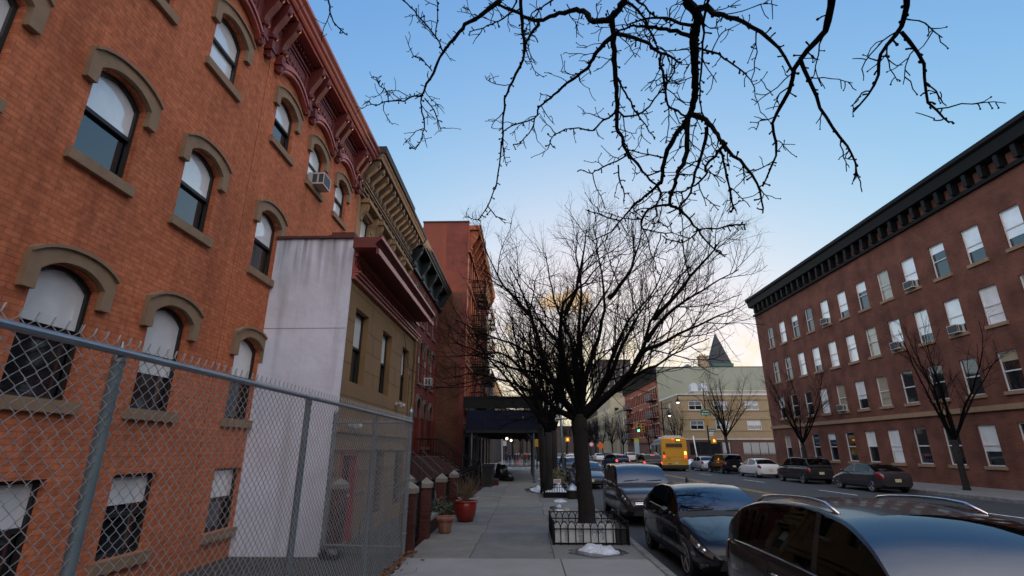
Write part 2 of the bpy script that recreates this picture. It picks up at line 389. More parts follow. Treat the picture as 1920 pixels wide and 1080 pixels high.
# pavement: separate flagstones with open joints, each of its own tone
def flagmat():
    m = mat('flagstones', (.18, .182, .172), .85, .2, 1.5, .3, 70)
    nt = m.node_tree; N = nt.nodes; L = nt.links; P = N['Principled BSDF']
    old = P.inputs['Base Color'].links[0].from_socket
    g = N.new('ShaderNodeNewGeometry'); r = N.new('ShaderNodeValToRGB'); L.new(g.outputs['Random Per Island'], r.inputs[0])
    e = r.color_ramp.elements; e[0].color = (.74, .75, .75, 1); e[1].color = (1.12, 1.12, 1.12, 1)
    for p_, c_ in ((.25, (.86, .88, .9, 1)), (.5, (1.0, .95, .86, 1)), (.75, (.88, .84, .78, 1))):
        k = e.new(p_); k.color = c_
    x = N.new('ShaderNodeMix'); x.data_type = 'RGBA'; x.blend_type = 'MULTIPLY'; x.inputs[0].default_value = 1
    L.new(old, x.inputs[6]); L.new(r.outputs[0], x.inputs[7])
    # chewing gum spots
    vo = N.new('ShaderNodeTexVoronoi'); vo.inputs['Scale'].default_value = 3.2; L.new(g.outputs['Position'], vo.inputs['Vector']); gm = N.new('ShaderNodeMapRange'); gm.inputs[1].default_value = .05; gm.inputs[2].default_value = .075; gm.inputs[3].default_value = .45; gm.inputs[4].default_value = 1; L.new(vo.outputs['Distance'], gm.inputs[0])
    # worn dark blotches (gum, damp)
    nz = N.new('ShaderNodeTexNoise'); nz.inputs['Scale'].default_value = 5; nz.inputs['Detail'].default_value = 10; nz.inputs['Roughness'].default_value = .75
    L.new(g.outputs['Position'], nz.inputs['Vector'])
    mr = N.new('ShaderNodeMapRange'); mr.inputs[1].default_value = .55; mr.inputs[2].default_value = .75; mr.inputs[3].default_value = 1; mr.inputs[4].default_value = .55
    L.new(nz.outputs['Fac'], mr.inputs[0])
    y = N.new('ShaderNodeMix'); y.data_type = 'RGBA'; y.blend_type = 'MULTIPLY'; y.inputs[0].default_value = 1
    L.new(x.outputs[2], y.inputs[6]); L.new(mr.outputs[0], y.inputs[7]); z = N.new('ShaderNodeMix'); z.data_type = 'RGBA'; z.blend_type = 'MULTIPLY'; z.inputs[0].default_value = 1; L.new(y.outputs[2], z.inputs[6]); L.new(gm.outputs[0], z.inputs[7]); L.new(z.outputs[2], P.inputs['Base Color'])
    return m
flag = flagmat()
newconc = mat('pale new concrete', (.24, .24, .235), .85, .14, 1.1, .3, 60)
jointm = mat('dirty joints', (.06, .055, .048), .95, .2, 4)
g = MB(); g.box(-2.1, -30, -.7, KL - .16, 34, -.012); g.box(-4.05, 34.002, -.7, KL - .16, CS0 - .15, -.012)
rows = [-30, -26, -22, -18, -14, -10, -6, -2, 2, 5.9, 9.45]
g.cur = 2
for a, b in zip(rows, rows[1:]):
    for x0, x1 in ((-2.1, .56), (.575, KL - .17)): g.bbox(x0, a + .008, -.011, x1, b - .008, rng.uniform(-.002, .003), .006)
g.cur = 1
rows = [9.45, 10.95, 12.2, 13.3, 15.3, 17.6, 19.0, 21.6, 23.4, 25.2, 27.1, 28.8, 30.6, 32.5, 34.4, 36.4, 38.4, 40.5, 42.6, 44.7, 46.9, 49, 51.2, CS0 - .16]
for i, (a, b) in enumerate(zip(rows, rows[1:])):
    cols = [-2.1, -.93 + rng.uniform(-.06, .06), .52 + rng.uniform(-.05, .05), KL - .17]
    if a > 34: cols = [-4.04] + cols
    for x0, x1 in zip(cols, cols[1:]):
        g.bbox(x0 + .007, a + .007, -.011, x1 - .007, b - .007, rng.uniform(-.003, .004), .006)
g.cur = 3                       # hairline cracks wandering over the slabs
rc = random.Random(41)
for k in range(26):
    x, y = rc.uniform(-1.9, 1.9), rc.uniform(6.2, 26); a = rc.uniform(0, 6.28)
    for i in range(rc.randint(5, 14)):
        a += rc.gauss(0, .5); l = rc.uniform(.05, .13); x2, y2 = x + cos(a) * l, y + sin(a) * l; w = rc.uniform(.002, .0045)
        if not (-2.05 < x2 < 2.0): break
        nx, ny = -sin(a) * w, cos(a) * w; g.quad((x - nx, y - ny, .0062), (x + nx, y + ny, .0062), (x2 + nx, y2 + ny, .0062), (x2 - nx, y2 - ny, .0062)); x, y = x2, y2
g.cur = 4                       # meltwater round the snow heaps
for cx, cy, rx, ry in ((1.28, 10.02, .52, .42), (.55, 24.6, .6, 2.2), (1.03, 16.9, .3, .9)):
    pts = [(cx + cos(2 * pi * i / 26) * rx * rc.uniform(.8, 1.15), cy + sin(2 * pi * i / 26) * ry * rc.uniform(.8, 1.15), .0075) for i in range(26)]; g.add(pts, [tuple(range(26))])
tag(g.build('pavement', [jointm, flag, newconc, mat('hairline crack', (.03, .028, .025), .95, 0), mat('wet pavement', (.055, .056, .056), .22, .3, 3, .15, 60)]), kind='structure')
g = MB()
for y in range(-30, 54, 2): g.bbox(KL - .15, y + .004, -.5, KL, y + 1.996, .004, .02)
for x in range(-40, 2, 2): g.bbox(x + .2, CS0 - .15, -.5, x + 2.195, CS0, .004, .02)
for y in range(-30, 54, 2): g.bbox(KR, y + .004, -.5, KR + .15, y + 1.996, 0, .02)
for y in range(66, 220, 2): g.bbox(KR, y + .004, -.5, KR + .15, y + 1.996, 0, .02); g.bbox(KL - .15, y + .004, -.5, KL, y + 1.996, 0, .02)
tag(g.build('kerb', stonecurb), kind='structure')
g = MB()
g.box(KR + .15, -30, -.4, 22.2, CS0 - .1, -.005); g.box(KR + .15, CS1, -.4, 60, 72.2, -.005); g.box(KR + .15, 72.2, -.4, 22.2, 260, -.005)
g.box(-40, CS1, -.4, KL - .15, 72, -.005); g.box(-4, 72, -.4, KL - .15, 260, -.005); g.box(22.2, 48, -.4, 60, CS0 - .1, -.005)
tag(g.build('far_pavement', concrete), kind='structure')
# front yards, a little lower than the pavement
g = MB(); g.box(-14, -30, -.6, -4.05, 34, -.3)
g.box(-4.06, -30, -.6, -2.1, 9.4, -.03); g.box(-4.06, 9.4, -.6, -2.1, 34, -.25)
tag(g.build('yard', mat('yard concrete', (.05, .05, .048), .9, .3, 1.5, .3, 40)), kind='structure')
# ------------------------------------------------------------------ walls with real openings
class Plane:
    """a vertical facade: origin o, u along it, n outward"""
    def __init__(s, o, u, n): s.o = V(o); s.u = V(u); s.n = V(n)
    def p(s, u, z, d=0): q = s.o + s.u * u + s.n * d; return (q.x, q.y, q.z + z)
    def box(s, mb, u0, u1, z0, z1, d0, d1):
        a = [s.p(u0, z0, d0), s.p(u1, z0, d0), s.p(u1, z0, d1), s.p(u0, z0, d1), s.p(u0, z1, d0), s.p(u1, z1, d0), s.p(u1, z1, d1), s.p(u0, z1, d1)]
        mb.add(a, [(3, 2, 1, 0), (4, 5, 6, 7), (0, 1, 5, 4), (1, 2, 6, 5), (2, 3, 7, 6), (3, 0, 4, 7)])
def op(u0, u1, z0, z1, rise=0, **k): d = dict(u0=u0, u1=u1, z0=z0, z1=z1, rise=rise); d.update(k); return d
def archpts(o, n=10):
    """points along the head of an opening from u0 to u1"""
    w = (o['u1'] - o['u0']) / 2; c = (o['u0'] + o['u1']) / 2; r = o['rise']
    if r <= 0: return [(o['u0'], o['z1']), (o['u1'], o['z1'])]
    R = (w * w + r * r) / (2 * r); zc = o['z1'] - R
    out = []
    for i in range(n + 1):
        x = -w + 2 * w * i / n; out.append((c + x, zc + sqrt(max(0, R * R - x * x))))
    return out
def facade(mb, P, U0, U1, Z0, Z1, ops, depth=.18):
    us = sorted({U0, U1, *[o['u0'] for o in ops], *[o['u1'] for o in ops]}); zs = sorted({Z0, Z1, *[o['z0'] for o in ops], *[o['z1'] for o in ops]})
    for a, b in zip(us, us[1:]):
        for c, d in zip(zs, zs[1:]):
            m, k = (a + b) / 2, (c + d) / 2
            if any(o['u0'] < m < o['u1'] and o['z0'] < k < o['z1'] for o in ops): continue
            mb.quad(P.p(a, c), P.p(b, c), P.p(b, d), P.p(a, d))
    for o in ops:
        h = archpts(o)
        if o['rise'] > 0:
            for (a, za), (b, zb) in zip(h, h[1:]):
                mb.add([P.p(a, za), P.p(b, zb), P.p(b, o['z1']), P.p(a, o['z1'])], [(0, 1, 2, 3)])
        ring = [(o['u0'], o['z0'])] + h + [(o['u1'], o['z0'])]
        for i in range(len(ring)):
            a, b = ring[i], ring[(i + 1) % len(ring)]
            mb.quad(P.p(*a), P.p(*b), P.p(*b, -depth), P.p(*a, -depth))
def hood(mb, P, o, w=.17, d0=-.01, d1=.09, drop=.25, gap=.02):
    """arched or flat drip moulding over an opening with short drops at both sides"""
    h = archpts(o); c = (o['u0'] + o['u1']) / 2
    inn = [(o['u0'] - gap, h[0][1] - drop)] + [(u + (-gap if u < c else gap), z + gap) for u, z in h] + [(o['u1'] + gap, h[-1][1] - drop)]
    def off(u, z):
        t = (u - c) / max(1e-6, (o['u1'] - o['u0']) / 2); return (u + w * max(-1, min(1, t)), z + (w if abs(t) < 1.2 else w))
    out = [(inn[0][0] - w, inn[0][1])] + [off(u, z) for u, z in inn[1:-1]] + [(inn[-1][0] + w, inn[-1][1])]
    for i in range(len(inn) - 1):
        a, b, c2, d = inn[i], inn[i + 1], out[i + 1], out[i]
        mb.add([P.p(*a, d0), P.p(*b, d0), P.p(*c2, d0), P.p(*d, d0), P.p(*a, d1), P.p(*b, d1), P.p(*c2, d1), P.p(*d, d1)],
               [(0, 3, 2, 1), (4, 5, 6, 7), (0, 1, 5, 4), (1, 2, 6, 5), (2, 3, 7, 6), (3, 0, 4, 7)])
    # outer fillet
    for i in range(1, len(inn) - 2):
        c2, d = out[i + 1], out[i]
        e, f = (c2[0], c2[1] + .045), (d[0], d[1] + .045)
        mb.add([P.p(*d, d0), P.p(*c2, d0), P.p(*e, d0), P.p(*f, d0), P.p(*d, d1 + .04), P.p(*c2, d1 + .04), P.p(*e, d1 + .04), P.p(*f, d1 + .04)],
               [(0, 3, 2, 1), (4, 5, 6, 7), (0, 1, 5, 4), (1, 2, 6, 5), (2, 3, 7, 6), (3, 0, 4, 7)])
def window(parent, P, o, fm, pane_hi, pane_lo=None, depth=.14, fw=.05, sill=None, hoodm=None, rails=1, mull=0, hw=.17, hdrop=.25, silld=.08, name='window', split=.5):
    """sash window in an opening: frame with panes, sill and hood as its children"""
    f = MB(); h = archpts(o); ring = [(o['u0'], o['z0'])] + h + [(o['u1'], o['z0'])]
    c = (o['u0'] + o['u1']) / 2; zc = (o['z0'] + o['z1']) / 2
    inn = [(u + (fw if u < c else -fw) * (1 if abs(u - c) > .02 else 0), z + (fw if z < zc else -fw)) for u, z in ring]
    n = len(ring)
    for i in range(n):
        a, b, c2, d = ring[i], ring[(i + 1) % n], inn[(i + 1) % n], inn[i]
        f.quad(P.p(*a, -depth + .05), P.p(*b, -depth + .05), P.p(*c2, -depth + .05), P.p(*d, -depth + .05))
        f.quad(P.p(*d, -depth + .05), P.p(*c2, -depth + .05), P.p(*c2, -depth), P.p(*d, -depth))
    for k in range(rails):
        z = o['z0'] + (o['z1'] - o['z0']) * (k + 1) / (rails + 1)
        P.box(f, o['u0'] + fw, o['u1'] - fw, z - .03, z + .03, -depth - .01, -depth + .045)
    for k in range(mull):
        u = o['u0'] + (o['u1'] - o['u0']) * (k + 1) / (mull + 1)
        P.box(f, u - .025, u + .025, o['z0'] + fw, o['z1'] - fw - o['rise'], -depth - .012, -depth + .04)
    w = f.build(name, fm, parent)
    zm = o['z0'] + (o['z1'] - o['rise'] - o['z0']) * split if split != .5 else o['z0'] + (o['z1'] - o['z0']) / 2
    g = MB(); pts = [(inn[0][0], zm)] + inn[1:-1] + [(inn[-1][0], zm)]
    g.add([P.p(u, z, -depth + .008) for u, z in pts], [tuple(range(len(pts)))]); g.build('pane', pane_hi, w)
    g = MB(); g.quad(P.p(inn[0][0], inn[0][1], -depth - .02), P.p(inn[-1][0], inn[-1][1], -depth - .02), P.p(inn[-1][0], zm, -depth - .02), P.p(inn[0][0], zm, -depth - .02)); g.build('pane', pane_lo or pane_hi, w)
    if sill:
        g = MB(); P.box(g, o['u0'] - .1, o['u1'] + .1, o['z0'] - .16, o['z0'] - .001, -depth + .052, silld); g.build('sill', sill, w)
    if hoodm:
        g = MB(); hood(g, P, o, w=hw, drop=hdrop); g.build('hood', hoodm, w)
    return w
def shell(mb, P, U0, U1, Z0, Z1, deep):
    """sides, back and roof of a building behind its facade"""
    mb.quad(P.p(U0, Z0), P.p(U0, Z1), P.p(U0, Z1, -deep), P.p(U0, Z0, -deep))
    mb.quad(P.p(U1, Z0), P.p(U1, Z1), P.p(U1, Z1, -deep), P.p(U1, Z0, -deep))
    mb.quad(P.p(U0, Z0, -deep), P.p(U0, Z1, -deep), P.p(U1, Z1, -deep), P.p(U1, Z0, -deep))
def roofslab(parent, P, U0, U1, Z, deep, m=None):
    g = MB(); P.box(g, U0 + .01, U1 - .01, Z - .2, Z - .05, -deep + .01, -.05); return g.build('roof', m or roofblk, parent)
def backing(mb, P, ops, depth=.5):
    for o in ops:
        mb.quad(P.p(o['u0'] - .1, o['z0'] - .1, -depth), P.p(o['u1'] + .1, o['z0'] - .1, -depth), P.p(o['u1'] + .1, o['z1'] + .1, -depth), P.p(o['u0'] - .1, o['z1'] + .1, -depth))
def aircon(parent, P, u, z, w=.55, h=.38, d=.42):
    g = MB(); P.box(g, u - w / 2, u + w / 2, z, z + h, -.1, d)
    # raised rim round the front and side louvres
    P.box(g, u - w / 2 - .01, u + w / 2 + .01, z - .01, z + .025, d, d + .012); P.box(g, u - w / 2 - .01, u + w / 2 + .01, z + h - .025, z + h + .01, d, d + .012)
    P.box(g, u - w / 2 - .01, u - w / 2 + .025, z + .025, z + h - .025, d, d + .012); P.box(g, u + w / 2 - .025, u + w / 2 + .01, z + .025, z + h - .025, d, d + .012)
    a = g.build('casing', plastic, parent)
    g = MB(); P.box(g, u - w / 2 + .03, u + w / 2 - .03, z + .03, z + h - .03, d + .001, d + .006)
    for s in (-1, 1):
        for k in range(2): P.box(g, u + s * w / 2 - .004, u + s * w / 2 + .004, z + .05, z + h - .05, .05 + k * .18, .18 + k * .18)
    g.build('grille', mat('air conditioner grille', (.06, .06, .06), .6, .3, 30), parent)
def scroll(P, u, w, z1, z0, out, d0=0., steps=9, out0=None):
    """polygon prism of a scrolled bracket: deep at the top, curling to a foot"""
    pr = [(d0, z1), (out, z1), (out, z1 - .09)]
    H = z1 - .09 - z0
    for i in range(1, steps + 1):
        t = i / steps
        pr.append((d0 + (out - d0) * ((1 - t) ** 1.25 * .82 + .18 + .10 * sin(t * 2 * pi)), z1 - .09 - H * t))
    pr.append((d0, z0))
    return [P.p(u, z, d) for d, z in pr], V(P.u) * w
LW = lambda x, y=0: Plane((x, y, 0), (0, 1, 0), (1, 0, 0))     # west row: facade plane X=x, u = Y

# ------------------------------------------------------------------ near painted brick house (left edge)
rb = random.Random(8)
def brick_house(y0, y1, bays, label, acs=()):
    P = LW(-6.0); H = 11.9
    T = thing('brick_rowhouse', label, 'house', (-6, (y0 + y1) / 2, -.3))
    ops = []
    for b in bays:
        ops.append(op(b - .47, b + .47, 8.85, 10.15, .2)); ops.append(op(b - .47, b + .47, 5.55, 7.05, .2)); ops.append(op(b - .47, b + .47, 2.35, 4.05, .2))
    ops += [op(b - .47, b + .47, .25, 1.4, 0) for b in bays]
    g = MB(); facade(g, P, y0, y1, -.6, H, ops); shell(g, P, y0, y1, -.6, H, 12); backing(g, P, ops)
    g.build('wall', brickred, T)
    roofslab(T, P, y0, y1, H + .2, 12)
    for o in ops:
        window(T, P, o, framedk, glasspale, glassdk if o['z0'] < 5 or rb.random() < .3 else glasspale, split=rb.choice((.5, .5, .38, .62, .3)), sill=brownstone, hoodm=brownstone if o['rise'] else None)
    # cornice
    C0 = MB(); yo = .0
    pr = [(0, 12.02), (.46, 12.02), (.50, 12.06), (.50, 12.14), (.56, 12.17), (.58, 12.25), (.66, 12.30), (.66, 12.39), (0, 12.39)]
    C0.prism([P.p(y0, z, d) for d, z in pr], (0, y1 - y0, 0))
    P.box(C0, y0, y1, 11.93, 12.019, 0, .40)          # bed mould
    c = C0.build('cornice', oxlit, T)
    C1 = MB(); P.box(C1, y0 + .002, y1 - .002, 10.86, 11.929, .0, .07)
    k = y0 + .1
    while k < y1 - .1:                              # dentils
        P.box(C1, k, k + .07, 11.78, 11.91, .071, .16); k += .14
    P.box(C1, y0, y1, 11.62, 11.70, .071, .11)
    for b in bays:                                   # sunk frieze panels
        for s in (-1, 1):
            P.box(C1, b - .55, b + .55, 11.5 if s > 0 else 11.02, 11.55 if s > 0 else 11.07, .071, .1)
        P.box(C1, b - .55, b - .5, 11.07, 11.5, .071, .1); P.box(C1, b + .5, b + .55, 11.07, 11.5, .071, .1)
        for k in range(5):                           # carved leaf relief
            C1.ball(P.p(b - .36 + k * .18, 11.28, .075), .085, 6, (.5, 1, 1.5))
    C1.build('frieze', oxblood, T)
    mids = [bays[0] - 1.0] + [b + 1.0 for b in bays]
    for b in bays: 
        C2 = MB()                                  # segmental mouldings hung between the brackets
        for off, dep in ((0, .16), (-.10, .12), (.10, .10)):
            pts = [P.p(b - .82 + 1.64 * i / 12, 10.52 + off + .40 * sin(pi * i / 12) ** .8, .02) for i in range(13)]
            for p, q in zip(pts, pts[1:]):
                C2.add([p, q, (q[0], q[1], q[2] + .075), (p[0], p[1], p[2] + .075), (p[0] + dep, p[1], p[2]), (q[0] + dep, q[1], q[2]), (q[0] + dep, q[1], q[2] + .075), (p[0] + dep, p[1], p[2] + .075)],
                       [(0, 3, 2, 1), (4, 5, 6, 7), (0, 1, 5, 4), (2, 3, 7, 6), (3, 0, 4, 7), (1, 2, 6, 5)])
        C2.build('arched_moulding', oxlit, T)
    for m_ in mids:
        for s in (-.2, .2):
            if y0 - .02 < m_ + s < y1 + .05:
                b = MB(); u = max(y0, m_ + s - .085)
                pl, v = scroll(P, u, .17, 11.928, 10.95, .44, .072); b.prism(pl, v)
                b.ball(P.p(u + .085, 11.0, .16), .09, 6); b.ball(P.p(u + .085, 11.72, .40), .085, 6, (1, 1.1, 1))
                P.box(b, u + .01, u + .16, 10.46, 10.9, .0, .17); b.ball(P.p(u + .085, 10.46, .1), .085, 6)
                P.box(b, u - .02, u + .19, 10.60, 10.68, .0, .2)
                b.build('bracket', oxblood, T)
    return T
bh = brick_house(9.55, 16.2, [10.6, 12.58, 14.58], 'orange red painted brick rowhouse with oxblood bracketed cornice, behind the white rendered wall')
brick_house(-14.5, 9.53, [4.1, 6.1, 8.1], 'orange red painted brick rowhouse behind the chain link fence, nearest the camera')
T = thing('window_air_conditioner', 'white window air conditioner on the top floor sill of the orange red brick rowhouse', 'air conditioner', (-5.9, 12.58, 8.86))
aircon(T, LW(-6.0), 12.6, 8.86, .5, .36, .36)

# ------------------------------------------------------------------ tan brownstone with scroll cornice
def tan_house():
    P = LW(-6.0); y0, y1, H = 16.22, 24.2, 12.0
    T = thing('brownstone_rowhouse', 'tan brownstone rowhouse with weathered scrolled cornice beyond the orange red brick house', 'house', (-6, 21.7, -.3))
    bays = [17.2, 19.15, 21.15, 23.1]
    ops = [op(b - .5, b + .5, z, z + 1.75) for b in bays for z in (8.35, 5.05, 1.9)]
    g = MB(); facade(g, P, y0, y1, -.6, H, ops, .22); shell(g, P, y0, y1, -.6, H, 12); backing(g, P, ops)
    for z in (4.55, 7.75): P.box(g, y0, y1, z, z + .14, .001, .06)
    g.build('wall', tanwall, T); roofslab(T, P, y0, y1, H + .2, 12)
    for o in ops:
        w = window(T, P, o, framedk, glasspale, glassdk, depth=.17, sill=tanwall)
        g = MB(); P.box(g, o['u0'] - .28, o['u1'] + .28, o['z1'] + .30, o['z1'] + .42, 0, .34); P.box(g, o['u0'] - .22, o['u1'] + .22, o['z1'] + .42, o['z1'] + .5, 0, .28)
        P.box(g, o['u0'] - .2, o['u1'] + .2, o['z1'] + .06, o['z1'] + .299, 0, .1)
        for u in (o['u0'] - .22, o['u1'] + .04):
            pl, v = scroll(P, u, .18, o['z1'] + .299, o['z1'] - .35, .28); g.prism(pl, v)
        g.build('hood', tanwall, w)
    g = MB()
    P.box(g, y0, y1, 10.62, 10.72, 0, .12); P.box(g, y0, y1, 10.74, 10.8, 0, .18); P.box(g, y0, y1, 11.02, 11.1, 0, .14); P.box(g, y0, y1, 11.1, 11.16, 0, .19)
    P.box(g, y0, y1, 11.16, 12.08, .001, .05)
    g.prism([P.p(y0, z, d) for d, z in [(0, 12.08), (.70, 12.08), (.72, 12.14), (.72, 12.22), (.78, 12.26), (.80, 12.33), (0, 12.33)]], (0, y1 - y0, 0))
    g.build('cornice', tantrim, T)
    g = MB(); P.box(g, y0 - .03, 21.3, 12.331, 12.62, .3, .86); P.box(g, 21.3, y1, 12.331, 12.5, .4, .84); g.build('gutter', blacktrim, T)
    y = y0 + .08; k = 0
    while y < y1 - .2:
        b = MB(); big = True
        pl, v = scroll(P, y, .2, 12.07, 11.2, .62, .051); b.prism(pl, v)
        b.ball(P.p(y + .1, 11.9, .55), .1, 6, (1, 1.15, 1)); b.ball(P.p(y + .1, 11.32, .17), .11, 6, (1, 1.05, 1.2))
        P.box(b, y + .03, y + .17, 10.83, 11.02, .0, .1)
        b.build('bracket', tantrim, T); y += .56
    return T
tan_house()

# ------------------------------------------------------------------ tan stucco front building with white side wall
def stucco_building():
    X = -4.1; P = LW(X); y0, y1, Ht = 11.16, 18.36, 6.62
    T = thing('stucco_building', 'low tan stucco building with white rendered side wall and oxblood cornice', 'building', (X, 14.7, -.3))
    ops = [op(11.68, 12.72, 3.27, 5.06), op(14.1, 15.1, 3.27, 5.06), op(16.5, 17.52, 3.27, 5.06),
           op(11.62, 12.72, -.24, 1.72), op(14.45, 15.2, .1, 1.68), op(16.5, 17.6, .1, 1.68)]
    g = MB(); facade(g, P, y0, y1, -.6, Ht, ops, .26); backing(g, P, ops, .6)
    g.quad(P.p(y1, -.6), P.p(y1, Ht), P.p(y1, Ht, -1.88), P.p(y1, -.6, -1.88))
    g.build('wall', stucco, T)
    j = MB()
    for z in (5.42, 4.66, 4.16, 3.66, 2.92):
        us = [y0, 11.68, 12.72, 14.1, 15.1, 16.5, 17.52, y1]
        for a, b in zip(us[::2], us[1::2]) if z < 5.06 and z > 3.27 else [(y0, y1)]:
            P.box(j, a + .002, b - .002, z - .008, z + .008, -.01, .0025)
    for u, z0, z1 in ((13.3, 4.16, 4.66), (15.8, 3.66, 4.16), (13.5, 3.27, 3.66), (16.0, 4.66, 5.06), (13.0, 4.66, 5.42), (15.5, 5.06, 5.42)): P.box(j, u - .008, u + .008, z0 + .009, z1 - .009, -.01, .0025)
    j.build('joint', groove, T)
    m = MB()
    for z, h, d in ((2.12, .10, .07), (1.74, .07, .05), (1.24, .05, .035), (.75, .05, .035)):
        us = [y0, 11.45, 12.9, 14.44, 15.21, 16.49, 17.61, y1] if z < 1.7 else [y0, y1]
        for a, b in zip(us[::2], us[1::2]): P.box(m, a + .003, b - .003, z, z + h, .001, d)
    m.build('string_course', stucco, T)
    # white rendered side wall: a skin over the near end, running back to the brick row
    Q = Plane((X, y0, 0), (-1, 0, 0), (0, -1, 0)); s = MB()
    Q.box(s, -.004, 1.9, -.6, 6.62, .001, .06); s.build('side_wall', whitewall, T)
    s = MB(); Q.box(s, .0, 1.9, 4.395, 4.405, .061, .066); s.build('crack', mat('wall crack', (.25, .24, .25), .9, 0), T)
    s = MB(); Q.box(s, -.006, .55, 6.62, 6.76, -.1, .13); Q.box(s, .55, .62, 6.62, 6.70, -.1, .12); Q.box(s, .62, 1.9, 6.62, 6.68, -.1, .12); s.build('coping', mat('rusty coping', (.09, .03, .022), .7, .3, 5), T)
    roofslab(T, P, y0, y1, 6.6, 1.88)
    for o in ops[:3]: window(T, P, o, framedk, glasspale, glassdk, depth=.2, fw=.045)
    for o in ops[4:]:
        w = window(T, P, o, framedk, glassdk, depth=.2)
        g = MB()
        for k in range(6): u = o['u0'] + (k + .5) * (o['u1'] - o['u0']) / 6; g.tube([P.p(u, o['z0'] + .01, -.06), P.p(u, o['z1'] - .01, -.06)], .01, 6)
        for z in (.4, .9, 1.4): P.box(g, o['u0'] + .01, o['u1'] - .01, z, z + .02, -.075, -.069)
        g.build('security_bars', ironblk, w)
    # red framed door
    d = MB(); o = ops[3]; reddoor = mat('red door paint', (.30, .015, .015), .45, .1)
    P.box(d, o['u0'], o['u0'] + .1, o['z0'], o['z1'], -.2, .02); P.box(d, o['u1'] - .1, o['u1'], o['z0'], o['z1'], -.2, .02); P.box(d, o['u0'] + .1, o['u1'] - .1, o['z1'] - .1, o['z1'], -.2, .02)
    P.box(d, o['u0'] + .1, o['u1'] - .1, o['z0'], o['z0'] + .75, -.18, -.1)
    d = d.build('door', reddoor, T)
    g = MB(); P.box(g, o['u0'] + .1, o['u1'] - .1, o['z0'] + .75, o['z1'] - .1, -.17, -.13); g.build('pane', glassdk, d)
    g = MB(); g.ball(P.p(o['u1'] - .2, .72, -.06), .035, 6); g.build('handle', galv, d)
    # cornice
    c = MB(); a, b = y0 - .0, y1 + .0
    c.prism([P.p(a - .42, z, d) for d, z in [(.10, 6.24), (.66, 6.24), (.66, 6.08), (.70, 6.08), (.72, 6.13), (.72, 6.20), (.66, 6.24), (.62, 6.33), (.70, 6.42), (.76, 6.45), (.76, 6.50), (.10, 6.50)]], (0, b - a + .0, 0))
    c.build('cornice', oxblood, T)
    c = MB(); c.prism([P.p(a - .43, z, d) for d, z in [(.715, 6.075), (.735, 6.075), (.735, 6.21), (.715, 6.21)]], (0, b - a + .02, 0))
    c.prism([P.p(a - .43, z, d) for d, z in [(.755, 6.44), (.785, 6.44), (.785, 6.515), (.755, 6.515)]], (0, b - a + .02, 0))
    for z0, z1, d in ((5.60, 5.68, .10), (5.69, 5.745, .15), (5.755, 5.80, .20), (5.81, 5.86, .14) , (6.17, 6.236, .12)): P.box(c, a - .05, b, z0, z1, .002, d)
    c.build('cornice_moulding', oxlit, T)
    c = MB(); P.box(c, a - .03, b, 5.861, 6.169, .002, .05)
    n = 40
    for k in range(n):
        u = a + (b - a) * (k + .5) / n
        for s in (-1, 1):
            c.add([P.p(u - s * .09 - .012, 5.865, .051), P.p(u - s * .09 + .012, 5.865, .051), P.p(u + s * .09 + .012, 6.165, .051), P.p(u + s * .09 - .012, 6.165, .051),
                   P.p(u - s * .09 - .012, 5.865, .075), P.p(u - s * .09 + .012, 5.865, .075), P.p(u + s * .09 + .012, 6.165, .075), P.p(u + s * .09 - .012, 6.165, .075)],
                  [(4, 5, 6, 7), (0, 1, 5, 4), (1, 2, 6, 5), (2, 3, 7, 6), (3, 0, 4, 7)])
    c.build('lattice_frieze', mat('oxblood lit lattice', (.42, .12, .10), .5, .2, 9), T)  # lattice colour lightened so the frieze looks lit under the soffit
    p = MB(); p.tube([P.p(18.2, 5.6, .06), P.p(18.2, -.2, .06)], .045, 8); p.build('drainpipe', stucco, T)
    w = MB(); pts = [(18.2, 4.5), (17.7, 4.42), (17.2, 4.62), (16.8, 5.1), (16.4, 5.5)]
    w.tube([P.p(u, z, .03) for u, z in pts], .008, 4); w.tube([P.p(18.2, 4.2, .03), P.p(17.6, 4.25, .03), P.p(17.6, 2.4, .03)], .008, 4); w.build('cable', ironblk, T)
    return T
stucco_building()
# twin flood lamp and small fixtures on the stucco front
def flood(y, z, label):
    P = LW(-4.1); T = thing('security_floodlight', label, 'floodlight', (-4.1, y, z))
    g = MB(); P.box(g, y - .06, y + .06, z - .05, z + .05, 0, .04); g.tube([P.p(y, z, .03), P.p(y, z, .1)], .02, 6); g.build('base', plastic, T)
    for s in (-1, 1):
        g = MB(); g.tube([P.p(y + s * .04, z, .09), P.p(y + s * .13, z - .02, .14), P.p(y + s * .17, z - .06, .24)], [.03, .055, .07], 10); g.build('lamp_head', plastic, T, smooth=True, angle=40)
flood(16.1, 3.13, 'white twin floodlight under the third window of the tan stucco front')
flood(11.95, 2.32, 'white twin floodlight above the red door, seen through the fence')
